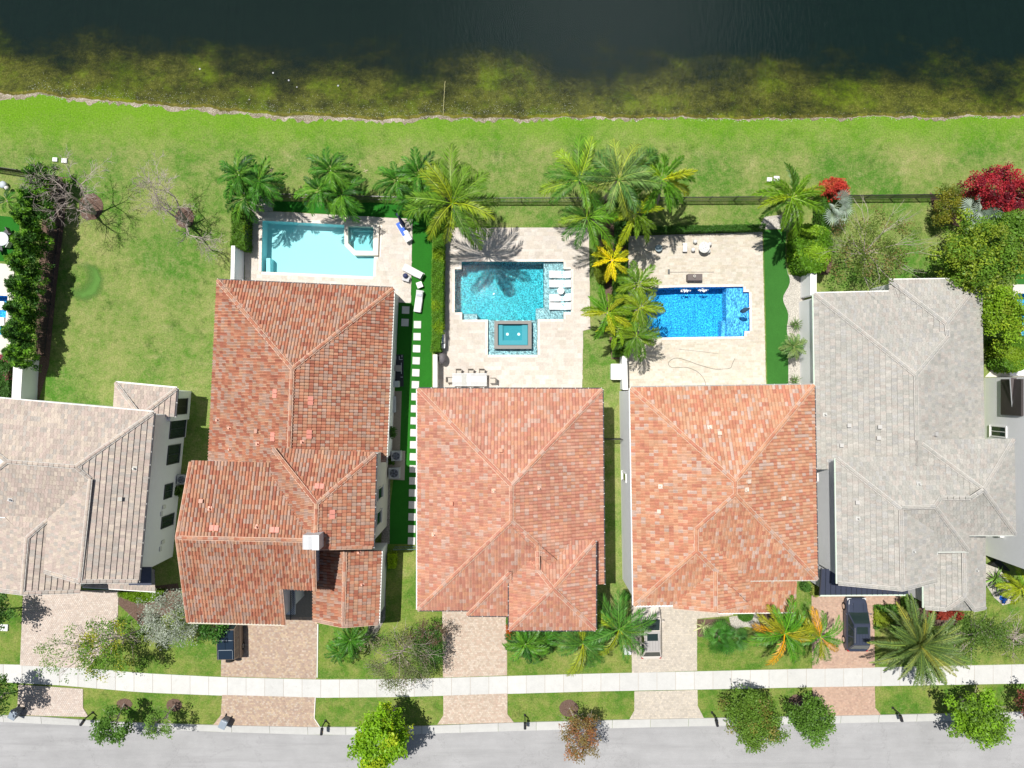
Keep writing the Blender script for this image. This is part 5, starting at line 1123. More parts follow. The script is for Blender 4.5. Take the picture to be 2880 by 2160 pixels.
def palm(kind, px, py, h, L, n, cols, label, base=None, name='palm_tree', cat='palm tree', group=None, tr=.12, elev=(-.25, .9), wind=None, seed=0, stem=True, bark='bark', w=1., shaft=None, arcs=None):
    random.seed(seed * 31 + int(px) * 7 + int(py)); c = P(px, py, h); b = P(*base) if base else Vector((c.x + rnd(-.3, .3), c.y + rnd(-.3, .3), 0))
    r = empty(name, b, label, cat, group)
    if stem and h > .4:
        mb = MB(); k = 7; pts = []
        for i in range(k + 1):
            t = i / k; q = b.lerp(c, t ** 1.25); q.z = c.z * t; pts.append(q)
        mb.tube(pts, [tr * (1.25 - .45 * i / k) for i in range(k + 1)], 9)
        for i in range(int(h / .25)):
            t = (i + .5) / (h / .25); q = b.lerp(c, t ** 1.25); q.z = c.z * t; rr = tr * (1.25 - .45 * t) * 1.06; mb.lathe(q, [(rr, -.02), (rr, .02)], 9, (.8, .8, .8))
        tk = mb.build('trunk', M[bark], r)
        if shaft: mb = MB(); mb.tube([c - Vector((0, 0, .9)), c], [tr * 1.1, tr * .6], 9, shaft); mb.build('crownshaft', M['frond'], r)
    off = wloc(r); n = int(n * (1.12 if kind == 'fox' else 1)); L *= 1.06
    for i in range(n):
        ring = i / n; a = i * 2.39996 + rnd(-.2, .2)
        if arcs: a = arcs[0] + (arcs[1] - arcs[0]) * ((i * .618) % 1)
        el = elev[1] + (elev[0] - elev[1]) * ring ** .8 + rnd(-.1, .1)
        if kind in ('coco', 'small', 'fox'): el = max(el, -.35)
        o = link('frond', FM[kind], r); l = L * rnd(.8, 1.12) * (1 - .25 * max(0, el))
        if wind: 
            dx, dy = math.cos(a) + wind[0], math.sin(a) + wind[1]; a = math.atan2(dy, dx); l *= .75 + .25 * math.hypot(dx, dy)
        o.location = c - off + Vector((math.cos(a), math.sin(a), 0)) * .05 + Vector((0, 0, -.1 * ring))
        o.rotation_euler = Euler((rnd(-.35, .35), -el, a)); o.scale = (l, l * w, l)
        cc = random.choices([x[0] for x in cols], [x[1] for x in cols])[0]; g = rnd(.8, 1.2); o.color = (cc[0] * g, cc[1] * g, cc[2] * g, 1)
    return r
G1 = [((.10, .27, .015), 5), ((.20, .34, .015), 3), ((.36, .42, .02), 1)]; G2 = [((.06, .21, .02), 5), ((.11, .28, .025), 3), ((.035, .13, .02), 2)]
G3 = [((.12, .29, .02), 4), ((.24, .38, .03), 3), ((.06, .18, .02), 3)]; GY = [((.68, .60, .01), 5), ((.52, .54, .015), 2)]; GO = [((.08, .25, .015), 7), ((.55, .30, .015), 3), ((.30, .32, .02), 2)]
gB = 'palms along the back fence'; gM = 'palms between the two blue pools'; gF = 'palms in the front yards'
palm('coco', 1272, 572, 8.8, 4.2, 19, [((.12, .24, .02), 5), ((.24, .33, .02), 2), ((.07, .16, .02), 3)], 'tall coconut palm leaning over the top left of the turquoise pool terrace', (1288, 621), group=gB, tr=.16, elev=(-.3, .8), wind=(.1, .35), bark='bark_pale')
for i, (x, y, h, w_) in enumerate([(672, 492, 4.6, 'top left palm of the clump above the clipped hedge block'), (728, 510, 4.4, 'right palm of the clump at the corner of the pale aqua pool'), (688, 556, 4., 'lowest palm of the clump above the clipped hedge block'),
        (930, 480, 4.8, 'highest palm of the middle clump on the fence above the pale aqua pool'), (900, 535, 4.2, 'left palm of the middle clump above the pale aqua pool'), (962, 548, 4.2, 'right palm of the middle clump above the pale aqua pool'),
        (1118, 508, 4.4, 'left palm of the clump beside the tall coconut palm'), (1178, 490, 4.6, 'upper palm of the clump beside the tall coconut palm'), (1172, 560, 4.2, 'lower palm of the clump beside the tall coconut palm')]):
    palm('small', x, y, h, 2.35, 15, G2, w_, group='small dark palms in clumps along the fence', tr=.08, elev=(-.35, 1.), seed=i, shaft=(.5, .7, .3))
palm('coco', 1630, 505, 7.5, 3.4, 15, G3, 'coconut palm over the fence at the upper left of the palm belt', (1640, 580), group=gM, tr=.13, elev=(-.3, .8), wind=(-.05, .3))
palm('coco', 1740, 505, 8., 3.8, 17, [((.07, .17, .04), 5), ((.14, .25, .07), 3), ((.26, .34, .06), 1)], 'tall dark coconut palm with a slanting trunk over the fence', (1690, 575), group=gM, tr=.14, elev=(-.3, .8), wind=(.15, .25))
palm('fox', 1862, 505, 7., 3.1, 13, G1, 'bushy foxtail palm at the right end of the palm belt by the fence', (1840, 590), group=gM, elev=(-.35, .7), shaft=(.4, .5, .2))
palm('fox', 1790, 600, 6., 2.7, 11, [((.30, .39, .015), 4), ((.16, .29, .02), 5)], 'yellowish foxtail palm at the top left corner of the blue pool terrace', (1770, 640), group=gM, elev=(-.35, .6), seed=2, shaft=(.4, .5, .2))
palm('coco', 1650, 612, 6.5, 2.9, 13, G3, 'coconut palm leaning over the right edge of the turquoise pool terrace', (1655, 650), group=gM, tr=.1, elev=(-.4, .6), wind=(.15, -.15))
palm('fox', 1722, 732, 4.5, 1.9, 9, GY, 'golden yellow palm between the two terraces', (1715, 740), group=gM, elev=(-.2, .6), tr=.1, w=1.1)
palm('small', 1795, 800, 4.2, 2.1, 15, [((.12, .25, .02), 4), ((.2, .32, .02), 3)], 'green palm right below the golden palm', group=gM, elev=(-.3, .9), tr=.09)
palm('fox', 1708, 880, 5., 2.4, 11, G1, 'foxtail palm left of the blue pool, lowest left of the belt', (1715, 890), group=gM, elev=(-.35, .7))
palm('small', 1800, 865, 4.6, 2.2, 14, [((.14, .26, .02), 4), ((.24, .34, .02), 3)], 'bright palm hanging over the left end of the blue pool', (1765, 870), group=gM, elev=(-.35, .8), tr=.09, seed=4)
palm('small', 1790, 945, 4.4, 2.3, 15, [((.10, .22, .02), 4), ((.2, .32, .02), 2)], 'lowest palm beside the blue pool, shading the terrace', (1765, 950), group=gM, elev=(-.35, .8), tr=.09, seed=5)
palm('fox', 1740, 925, 4.6, 1.9, 9, G1, 'small foxtail palm behind the lowest palm at the blue pool', group=gM, elev=(-.3, .8))
palm('fox', 2228, 555, 6.8, 3.1, 16, [((.14, .29, .015), 5), ((.26, .38, .02), 4), ((.08, .2, .02), 2)], 'large foxtail palm standing alone at the fence right of the blue pool', (2200, 605), group=gB, elev=(-.4, .7), shaft=(.4, .5, .2))
SV = [((.36, .45, .38), 4), ((.2, .29, .22), 2)]
palm('fan', 2345, 580, 2.2, 1.5, 8, SV, 'silver fan palm under the smaller red bush', group='silver fan palms', elev=(-.1, .75), arcs=(-2.2, 1.4), cat='palm', name='fan_palm')
palm('fan', 2756, 578, 2.6, 1.9, 9, SV, 'larger silver fan palm in front of the crimson bush', group='silver fan palms', elev=(-.1, .75), arcs=(-3.2, .6), cat='palm', name='fan_palm')
palm('small', 985, 1800, 2.6, 2., 14, [((.06, .2, .02), 4), ((.1, .26, .03), 3)], 'leafy clumping palm below the lower red roof', group=gF, elev=(-.2, 1.), tr=.07)
palm('small', 955, 1835, 1.8, 1.6, 10, [((.06, .2, .02), 4), ((.12, .28, .03), 3)], 'smaller clumping palm near the left front lawn edge', group=gF, elev=(-.2, .8), tr=.07)
palm('small', 1478, 1812, 3.2, 2.3, 16, G2 + [((.1, .26, .03), 3)], 'dark clumping palm under the middle house eave', group=gF, elev=(-.3, .9), tr=.08)
palm('small', 1530, 1800, 2.6, 1.7, 12, G2, 'second dark clumping palm close to the middle house front', group=gF, elev=(-.3, .9), tr=.07)
palm('coco', 1640, 1810, 5., 3., 15, [((.07, .2, .03), 6), ((.25, .32, .02), 2)], 'green feather palm on the middle front lawn', (1660, 1790), group=gF, tr=.1, elev=(-.35, .8))
palm('coco', 1742, 1770, 5.6, 3.3, 15, [((.07, .21, .03), 6), ((.24, .32, .02), 2)], 'green feather palm half covering the tan car', (1720, 1750), group=gF, tr=.1, elev=(-.35, .8), seed=3)
palm('coco', 2208, 1782, 5.8, 3.1, 18, GO, 'feather palm with orange fronds at the edge of the orange roof', (2190, 1740), group=gF, tr=.11, elev=(-.35, .8), seed=1)
palm('coco', 2308, 1792, 5., 2.5, 15, GO, 'feather palm with yellow fronds beside the dark car', (2280, 1760), group=gF, tr=.1, elev=(-.35, .8), seed=2)
palm('date', 2585, 1812, 4., 4.1, 62, [((.12, .20, .06), 5), ((.2, .27, .09), 3), ((.26, .28, .06), 1)], 'huge date palm with arching grey green fronds on the right front lawn', (2578, 1790), group=gF, tr=.3, elev=(-.15, 1.15), name='date_palm')
palm('fan', 2022, 1790, 2., 1.5, 12, [((.05, .2, .02), 5), ((.1, .3, .04), 3)], 'green fan palm beside the star shaped agave', group='green fan palms on the front lawn', elev=(-.2, 1.1), name='fan_palm', cat='palm')
palm('fan', 2064, 1794, 1.8, 1.3, 10, [((.07, .22, .04), 5), ((.13, .3, .07), 3)], 'smaller green fan palm right of the first one on the lawn', group='green fan palms on the front lawn', elev=(-.2, 1.1), name='fan_palm', cat='palm')
palm('blade', 1978, 1762, .25, .95, 14, [((.5, .52, .3), 3), ((.28, .34, .14), 1)], 'star shaped variegated agave at the driveway edge', elev=(.05, .9), name='agave', cat='plant', stem=False, w=1.6)
palm('blade', 2238, 912, .7, .75, 40, [((.13, .22, .07), 3)], 'spiky grass like plant highest in the pebble bed', elev=(-.2, 1.2), name='spiky_plant', cat='plant', group='plants in the pebble bed')
palm('small', 2232, 975, 2.1, 1.25, 26, [((.12, .25, .07), 3), ((.2, .3, .1), 2)], 'feathery bamboo like plant in the middle of the pebble bed', elev=(-.3, 1.2), name='feathery_plant', cat='plant', tr=.05, group='plants in the pebble bed')
palm('blade', 2234, 1070, .6, .7, 30, [((.13, .22, .07), 3)], 'small spiky plant at the lower end of the pebble bed', elev=(-.2, 1.2), name='spiky_plant', cat='plant', group='plants in the pebble bed')
palm('blade', 2802, 1628, .5, 1.3, 26, [((.18, .32, .07), 3)], 'spiky yucca in the white pebble bed at the far right', elev=(0, 1.1), name='yucca', cat='plant', w=1.3)
palm('small', 2872, 1655, 2.2, 1.7, 16, [((.3, .38, .02), 3), ((.14, .28, .02), 2)], 'yellow green clumping palm at the right edge', elev=(-.3, 1.), group=gF)
palm('blade', 1040, 1790, .4, .9, 22, [((.3, .36, .22), 3)], 'grey green yucca in the gravel below the lower red roof', elev=(.1, 1.1), name='yucca', cat='plant', w=1.3)
palm('small', 20, 565, 2., 1.2, 12, G2, 'small dark palm at the left edge by the fence', elev=(-.3, .9), group=gB)
random.seed(21)
# small plants, dry leaf litter on the bank
for x, y in ((765, 478), (1012, 462), (1028, 480)):
    mb = MB()
    for k in range(5):
        a = rnd(0, 6.28); mb.bar(P(x, y, .03), P(x, y, .03) + Vector((math.cos(a) * .22, math.sin(a) * .22, 0)), .03, .02, (.55, .45, .3))
    mb.build('fallen_frond', M['paint'], label={765: 'dry fallen palm sheath on the grass above the left fence', 1012: 'upper of two dry fallen palm sheaths on the bank', 1028: 'lower of two dry fallen palm sheaths on the bank'}[x], cat='palm litter')
# ---------------------------------------------------------------- fences and walls
BLK = (.05, .05, .05)
pk = MB(); pk.box((0, 0, .66), (.034, .034, 1.2)); PKM = pk.mesh('picket', M['metal'])
def fence(pts, label, sp=.125, h=1.3, post=2.4):
    w = [P(*p) for p in pts]; r = empty('metal_fence', w[0], label, 'fence', 'black metal fences between the plots'); off = wloc(r)
    for a, b in zip(w[:-1], w[1:]):
        d = b - a; L = d.length; d.normalize(); rz = math.atan2(d.y, d.x); n = int(L / sp)
        mb = MB()
        for z in (.2, h - .18, h): mb.bar(a + Vector((0, 0, z)), b + Vector((0, 0, z)), .035, .04)
        o = mb.build('rail', M['metal'], r); o.color = (*BLK, 1)
        for i in range(n):
            o = link('picket', PKM, r); o.location = a + d * (sp * (i + .5)) - off; o.rotation_euler = (0, 0, rz); o.color = (*BLK, 1)
        k = max(1, round(L / post))
        for i in range(k + 1):
            p = a + d * (L * i / k); mb = MB(); mb.box((p.x, p.y, h / 2 + .03), (.06, .06, h + .06), rz); mb.box((p.x, p.y, h + .075), (.08, .08, .03), rz); o = mb.build('post', M['metal'], r); o.color = (*BLK, 1)
fence([(-30, 474), (78, 490), (130, 497)], 'short black metal fence at the upper left corner behind the evergreens')
fence([(690, 553), (1225, 567)], 'black metal fence above the pale aqua pool')
fence([(1232, 567), (1700, 567)], 'black metal fence above the turquoise pool terrace')
fence([(1706, 567), (2205, 563)], 'black metal fence between the foxtail palms above the blue pool')
fence([(2285, 561), (2720, 556)], 'black metal fence at the upper right between the red bushes')
fence([(168, 640), (128, 1000)], 'black metal fence in the shade beside the tall evergreen row')
def gwall(poly, h, label, mat='stucco', cap=True):
    w = PX(poly); r = empty('garden_wall', (*w[0], 0), label, 'wall'); mb = MB(); mb.prism(w, 0, h); mb.build('wall_body', M[mat], r)
    if cap: cx = sum(p[0] for p in w) / 4; cy = sum(p[1] for p in w) / 4; mb = MB(); mb.prism([(cx + (p[0] - cx) * 1.02 + math.copysign(.03, p[0] - cx), cy + (p[1] - cy) + math.copysign(.03, p[1] - cy)) for p in w], h, h + .05, (.8, .8, .78)); mb.build('wall_cap', M['paint'], r)
gwall([(680, 706), (688, 706), (686, 795), (678, 795)], 2.2, 'white garden wall between the hedge block and the large red roof')
gwall([(88, 1012), (111, 1014), (104, 1128), (82, 1128)], 2.1, 'white garden wall beside the grey roof at the left')
gwall([(2251, 776), (2266, 776), (2266, 838), (2251, 838)], 2.1, 'white garden wall running into the pale grey house')
gwall([(1224, 1000), (1234, 1000), (1234, 1092), (1224, 1092)], 1.5, 'cream garden wall left of the dining table', 'stucco_warm')
gwall([(1743, 1004), (1754, 1004), (1756, 1095), (1744, 1095)], 1.6, 'grey white garden wall left of the blue pool terrace')
gwall([(1716, 1025), (1742, 1025), (1742, 1067), (1716, 1067)], .9, 'white block shaped planter wall beside the lowest palm')
gwall([(2775, 1585), (2800, 1570), (2832, 1600), (2830, 1604)], .4, 'low dark edging wall beside the white house', 'dark', False)
r = empty('iron_gate', P(1700, 1232), 'wide dark iron gate sticking out of the middle house wall', 'gate')
mb = MB(); a, b = P(1693, 1232, 0), P(1745, 1232, 0)
for z in (.3, 1.7): mb.bar(a + Vector((0, 0, z)), b + Vector((0, 0, z)), .05, .05, (.05, .05, .05))
mb.build('gate_frame', M['metal'], r)
for k in range(12): mb = MB(); q = a.lerp(b, (k + .5) / 12); mb.box((q.x, q.y, 1.), (.03, .03, 1.7), t=(.05, .05, .05)); mb.build('bar', M['metal'], r)
r = empty('iron_gate', P(1755, 1640), 'small dark metal gate by the orange roofed house wall', 'gate')
mb = MB(); a, b = P(1752, 1615, 0), P(1768, 1650, 0)
for z in (.2, 1.3): mb.bar(a + Vector((0, 0, z)), b + Vector((0, 0, z)), .05, .05, BLK)
for k in range(6): q = a.lerp(b, k / 5); mb.box((q.x, q.y, .75), (.04, .04, 1.2), t=BLK)
mb.build('gate_frame', M['metal'], r)
r = empty('iron_gate', P(1130, 1535), 'low grey gate across the end of the stepping stones', 'gate'); mb = MB()
for z in (.15, 1.2): mb.bar(P(1112, 1537, 0) + Vector((0, 0, z)), P(1178, 1536, 0) + Vector((0, 0, z)), .05, .05, (.12, .2, .18))
for k in range(16): q = P(1112, 1537).lerp(P(1178, 1536), k / 15); mb.box((q.x, q.y, .65), (.025, .025, 1.1), t=(.12, .2, .18))
mb.build('gate_frame', M['metal'], r)
# ---------------------------------------------------------------- pool furniture
FAB = plain('white_fabric', (.68, .68, .70), .9, .1, var=.03); 
def lounger(px, py, rz, label, back=.45, z=ZD, towel=False):
    r = empty('sun_lounger', P(px, py, z), label, 'sun lounger', 'white sun loungers by the pools', rz); WL[r.name] = Vector((0, 0, 0))
    f = MB()
    for s_ in (-1, 1): f.box((0, s_ * .31, .27), (1.95, .04, .05), t=(.78, .77, .75))
    for x in (-.95, .95): f.box((x, 0, .27), (.04, .62, .05), t=(.78, .77, .75))
    f.build('frame', M['paint'], r)
    for x in (-.85, .85):
        for s_ in (-1, 1): l = MB(); l.box((x, s_ * .31, .12), (.05, .05, .24), t=(.78, .77, .75)); l.build('leg', M['paint'], r)
    m_ = MB(); m_.box((-.36, 0, .34), (1.28, .6, .09)); o = m_.build('mattress', FAB, r); bevel(o, .02)
    m_ = MB(); m_.box((.28 + .36 * math.cos(back), 0, .36 + .36 * math.sin(back)), (.74, .6, .08), rot=Matrix.Rotation(-back, 3, 'Y')); o = m_.build('backrest', FAB, r); bevel(o, .02)
    m_ = MB(); m_.box((.55, 0, .36 + .4 * math.sin(back) ), (.26, .46, .1), rot=Matrix.Rotation(-back, 3, 'Y'), t=(.60, .61, .70)); o = m_.build('pillow', M['paint'], r); bevel(o, .04, 3)
    if towel:
        m_ = MB(); m_.box((-.36, -.06, .395), (1.3, .5, .02), t=(.03, .13, .62)); m_.build('blue_towel', M['paint'], r); m_ = MB(); m_.box((-.62, .12, .42), (.36, .3, .02), t=(.75, .77, .85)); m_.box((.12, .1, .44), (.36, .34, .02), t=(.72, .75, .82)); m_.build('white_towel', M['paint'], r)
lounger(1139, 655, math.radians(-60), 'lounger with blue towels beside the pale aqua pool', .3, towel=True)
lounger(1164, 766, math.radians(-28), 'white lounger pointing at the hedge, next to the small fan table', .5)
lounger(1179, 848, math.radians(82), 'lowest white lounger on the artificial turf', .45)
r = empty('side_table', P(1180, 801), 'small grey white cube table between two loungers', 'side table'); mb = MB(); mb.box(P(1180, 801, .2), (.48, .48, .36), .35, (.66, .66, .64)); mb.box(P(1180, 801, .4), (.52, .52, .04), .35, (.74, .74, .72)); o = mb.build('table_body', M['paint'], r)
r = empty('side_table', P(1142, 783), 'low dark framed tray table holding a dark bag', 'side table'); mb = MB(); mb.box(P(1142, 783, .45), (.62, .5, .04), -.3, (.5, .5, .52)); mb.build('tabletop', M['paint'], r)
for k in range(4):
    mb = MB(); q = P(1142, 783, .2) + Vector((.26 * (1 if k & 1 else -1), .2 * (1 if k & 2 else -1), .02)); mb.box(q, (.05, .05, .44), t=BLK); mb.build('leg', M['metal'], r)
r = empty('bag', P(1141, 776, .48), 'crumpled navy bag with a white bottle on the tray table', 'bag'); mb = MB(); mb.lathe(P(1141, 776, .48), [(.2, 0), (.24, .12), (.14, .24), (.03, .28)], 9, (.03, .04, .12)); mb.build('bag_body', M['paint'], r, smooth=True); mb = MB(); mb.lathe(P(1134, 772, .48), [(.05, 0), (.05, .2), (.02, .26)], 8, (.8, .8, .8)); mb.build('bottle', M['paint'], r)
# closed parasol lying beside the blue towel lounger
r = empty('closed_parasol', P(1125, 615, 0), 'closed navy parasol standing tilted at the terrace edge', 'parasol'); mb = MB(); a, b = P(1136, 636, .9), P(1117, 602, 2.6); mb.tube([P(1138, 640, .05), a], .03, 6, (.6, .6, .6)); mb.build('pole', M['metal'], r)
mb = MB(); pts = [a.lerp(b, t) for t in (0, .25, .5, .75, 1)]; mb.tube(pts, [.16, .2, .15, .1, .12], 9, (.03, .035, .11)); mb.build('canopy', M['paint'], r, smooth=True)
# ledge loungers in the turquoise pool: one moulded wavy slab each
for i, (y, rz, lb) in enumerate(((773, 0, 'highest'), (799, 0, 'second'), (838, .04, 'third'), (862, 0, 'lowest'))):
    r = empty('ledge_lounger', P(1575, y, -.3), lb + ' of the four white moulded loungers in the turquoise pool', 'pool lounger', 'white loungers on the shallow ledge', rz); WL[r.name] = Vector((0, 0, 0)); mb = MB(); N = 14
    prof = [(-1.0 + 2.0 * k / N, .30 + .10 * math.cos((k / N) * 5.2 - .4) + .32 * max(0, (k / N - .68)) * 2.0) for k in range(N + 1)]
    for k in range(N):
        (x0, z0), (x1, z1) = prof[k], prof[k + 1]; mb.quad([(x0, -.33, z0), (x1, -.33, z1), (x1, .33, z1), (x0, .33, z0)], (.68, .68, .69)); mb.quad([(x0, -.33, 0), (x1, -.33, 0), (x1, -.33, z1), (x0, -.33, z0)], (.8, .8, .8)); mb.quad([(x0, .33, z0), (x1, .33, z1), (x1, .33, 0), (x0, .33, 0)], (.8, .8, .8))
    for x, z in (prof[0], prof[-1]): mb.quad([(x, -.33, 0), (x, .33, 0), (x, .33, z), (x, -.33, z)], (.8, .8, .8))
    mb.build('lounger_shell', M['paint'], r)
r = empty('round_table', P(1577, 818, -.3), 'round white side table between the four ledge loungers', 'side table'); mb = MB(); mb.lathe(P(1577, 818, -.3), [(.22, 0), (.18, .3), (.22, .66)], 20, (.8, .8, .8)); mb.build('base', M['paint'], r, smooth=False); mb = MB(); mb.lathe(P(1577, 818, .36), [(.31, 0), (.31, .05)], 24, (.84, .84, .83)); mb.build('tabletop', M['paint'], r)
# dining set
TC = P(1322, 1068); r = empty('dining_table', TC, 'long whitewashed slatted dining table set below the turquoise pool', 'dining table')
for k in range(9):
    mb = MB(); g = rnd(.5, .64); mb.box((TC.x, TC.y - .52 + k * .13, .74), (3.1, .12, .035), t=(g, g, g)); mb.build('tabletop_slat', M['paint'], r)
mb = MB(); mb.box((TC.x - .5, TC.y, .77), (.42, 1., .02), t=(.45, .45, .42)); mb.box((TC.x - .05, TC.y, .77), (.3, 1.1, .02), t=(.64, .64, .62)); mb.build('table_runner', M['paint'], r)
for sx_ in (-1, 1):
    for sy_ in (-1, 1): mb = MB(); mb.box((TC.x + sx_ * 1.4, TC.y + sy_ * .48, .36), (.09, .09, .72), t=(.5, .48, .44)); mb.build('leg', M['paint'], r)
def chair(px, py, rz, label):
    r = empty('dining_chair', P(px, py, ZD), label, 'chair', 'taupe chairs round the dining table', rz); WL[r.name] = Vector((0, 0, 0)); c = (.30, .26, .22)
    mb = MB(); mb.box((0, 0, .43), (.5, .5, .05), t=(.5, .46, .4)); mb.build('seat', M['paint'], r); mb = MB(); mb.box((0, -.27, .68), (.48, .05, .46), t=c, rot=Matrix.Rotation(.15, 3, 'X')); mb.build('backrest', M['paint'], r)
    for x in (-.24, .24):
        mb = MB(); mb.box((x, 0, .62), (.04, .48, .03), t=c); mb.box((x, .22, .52), (.03, .03, .2), t=c); mb.build('armrest', M['paint'], r)
        for y in (-.23, .23): mb = MB(); mb.box((x, y, .2), (.035, .035, .42), t=c); mb.build('leg', M['paint'], r)
for i, x in enumerate((1291, 1325, 1356)):
    chair(x, 1047, math.pi, ['left', 'middle', 'right'][i] + ' taupe chair on the pool side of the dining table'); chair(x, 1089, 0, ['left', 'middle', 'right'][i] + ' taupe chair on the house side of the dining table')
chair(1266, 1068, -math.pi / 2, 'taupe chair at the left head of the dining table'); chair(1386, 1070, math.pi / 2, 'taupe chair at the right head of the dining table')
# grills
r = empty('gas_grill', P(1243, 955), 'stainless steel gas grill beside the long narrow hedge', 'grill'); c = P(1245, 955, ZD)
mb = MB(); mb.box((c.x, c.y, .55), (.62, 1.35, .7), t=(.35, .35, .36)); mb.build('cabinet', M['metal'], r)
mb = MB(); 
for k in range(7):
    a0, a1 = math.pi * k / 7, math.pi * (k + 1) / 7; mb.quad([(c.x + .3 * math.cos(a0), c.y - .38, .9 + .3 * math.sin(a0)), (c.x + .3 * math.cos(a0), c.y + .42, .9 + .3 * math.sin(a0)), (c.x + .3 * math.cos(a1), c.y + .42, .9 + .3 * math.sin(a1)), (c.x + .3 * math.cos(a1), c.y - .38, .9 + .3 * math.sin(a1))])
o = mb.build('lid', M['chrome'], r); mb = MB(); mb.tube([(c.x + .36, c.y - .3, 1.), (c.x + .36, c.y + .34, 1.)], .02, 6); mb.build('handle', M['chrome'], o)
mb = MB(); mb.box((c.x, c.y - .62, .9), (.58, .42, .05), t=(.78, .78, .8)); mb.box((c.x, c.y + .62, .9), (.58, .36, .05), t=(.5, .55, .56)); mb.build('side_shelf', M['paint'], r)
r = empty('kettle_grill', P(1244, 1006), 'dark covered oval grill below the stainless grill', 'grill'); c = P(1246, 1008, ZD); mb = MB(); mb.lathe(c, [(.28, .0), (.3, .5), (.4, .75), (.38, .95), (.22, 1.12), (.05, 1.16)], 14, (.13, .12, .13))
for i in range(len(mb.v)): v_ = mb.v[i]; mb.v[i] = (c.x + (v_[0] - c.x) * .9, c.y + (v_[1] - c.y) * 1.35, v_[2])
mb.build('grill_cover', M['paint'], r, smooth=True); mb = MB(); mb.box((c.x + .1, c.y, 1.16), (.08, .22, .05), t=(.4, .42, .45)); mb.build('handle', M['metal'], r)
# round stone table with stools
r = empty('garden_table', P(1973, 698), 'round pale mosaic garden table above the blue pool', 'table'); c = P(1974, 700, ZD); mb = MB(); mb.lathe(c, [(.34, 0), (.22, .1), (.2, .6), (.34, .7)], 16, (.6, .6, .58)); mb.build('pedestal', M['paint'], r)
mb = MB(); mb.lathe(c + Vector((0, 0, .7)), [(.5, 0), (.5, .07)], 26, (.62, .62, .6)); mb.build('tabletop', M['paint'], r)
m = MT('mosaic_top'); m.col(m.ramp(m.vor(9, 'DISTANCE_TO_EDGE'), [(.03, (.28, .3, .3)), (.1, (.72, .72, .7))])); m.set(.5); mb = MB(); mb.lathe(c + Vector((0, 0, .774)), [(.43, 0), (.43, .004)], 26); mb.build('mosaic_inlay', m.m, r)
for i, (x, y, lb) in enumerate(((1953, 681, 'upper left'), (1947, 704, 'lower left'), (1993, 688, 'upper right'), (1990, 708, 'lower right'))):
    r = empty('garden_stool', P(x, y), lb + ' pale barrel stool at the round mosaic table', 'stool', 'barrel stools round the mosaic table'); mb = MB(); c = P(x, y, ZD); mb.lathe(c, [(.15, 0), (.2, .2), (.16, .42), (.13, .44)], 14, (.6, .61, .6)); mb.build('stool_body', M['paint'], r, smooth=True)
r = empty('garden_bench', P(1923, 696), 'white slatted bench by the round mosaic table', 'bench'); c = P(1924, 698, ZD)
for k in range(9): mb = MB(); mb.box((c.x, c.y + .34 - k * .085, .42), (.36, .065, .03), t=(.78, .78, .8)); mb.build('slat', M['paint'], r)
for sy_ in (-1, 1): mb = MB(); mb.box((c.x, c.y + sy_ * .34, .2), (.36, .06, .4), t=(.6, .6, .6)); mb.build('leg', M['paint'], r)
r = empty('planter_bowl', P(1850, 698), 'grey blue empty bowl planter in palm shade on the terrace', 'planter'); c = P(1850, 700, ZD); mb = MB(); mb.lathe(c, [(.18, 0), (.3, .25), (.32, .42), (.28, .42), (.24, .2), (.05, .12)], 20, (.28, .36, .40)); mb.build('bowl', M['paint'], r, smooth=True)
r = empty('broom', P(1885, 765), 'long handled dark broom lying above the blue pool', 'broom'); mb = MB(); mb.box(P(1881, 764, ZD + .06), (.17, .42, .08), t=(.12, .13, .13)); mb.build('broom_head', M['paint'], r); mb = MB(); mb.tube([P(1884, 765, ZD + .04), P(2008, 765, ZD + .04)], .016, 6, (.2, .2, .2)); mb.build('broom_handle', M['paint'], r)
r = empty('storage_box', P(1950, 782), 'dark brown storage box with a pale lid ornament', 'storage box'); c = P(1950, 783, ZD); mb = MB(); mb.box((c.x, c.y, .3), (1.34, .62, .5), t=(.10, .08, .08)); o = mb.build('box_body', M['paint'], r); bevel(o, .04)
mb = MB(); mb.box((c.x + .03, c.y + .04, .57), (1.3, .58, .05), t=(.15, .125, .12)); o = mb.build('lid', M['paint'], r); bevel(o, .02)
r = empty('ornament', P(1953, 776, .62), 'small pale curled ornament on the dark box', 'ornament'); mb = MB(); c = P(1953, 777, .62); mb.tube([c + Vector((.1 * math.cos(t), .1 * math.sin(t), .05 + .02 * t)) for t in [k * .7 for k in range(9)]], .035, 6, (.66, .64, .58)); mb.build('ornament_body', M['paint'], r)
def flatline(name, pts, rad, c, label, cat):
    mb = MB(); P3 = [P(x, y, ZD + rad) for x, y in pts]; out = []
    for i in range(len(P3) - 1):
        a0 = P3[max(0, i - 1)]; a1 = P3[i]; a2 = P3[i + 1]; a3 = P3[min(len(P3) - 1, i + 2)]
        for k in range(6):
            t = k / 6; out.append(.5 * ((2 * a1) + (a2 - a0) * t + (2 * a0 - 5 * a1 + 4 * a2 - a3) * t * t + (3 * a1 - a0 - 3 * a2 + a3) * t ** 3))
    out.append(P3[-1]); mb.tube(out, rad, 6, c); mb.build(name, M['paint'], label=label, cat=cat)
flatline('hose', [(2067, 1008), (2060, 1022), (2054, 1035), (2030, 1038), (2005, 1037), (1965, 1026), (1935, 1015), (1905, 1007), (1886, 1013), (1880, 1024), (1888, 1033), (1905, 1034), (1930, 1033), (1955, 1042), (1970, 1053), (1982, 1070), (1986, 1090)], .018, (.12, .12, .1), 'thin dark hose looping across the terrace below the blue pool', 'hose')
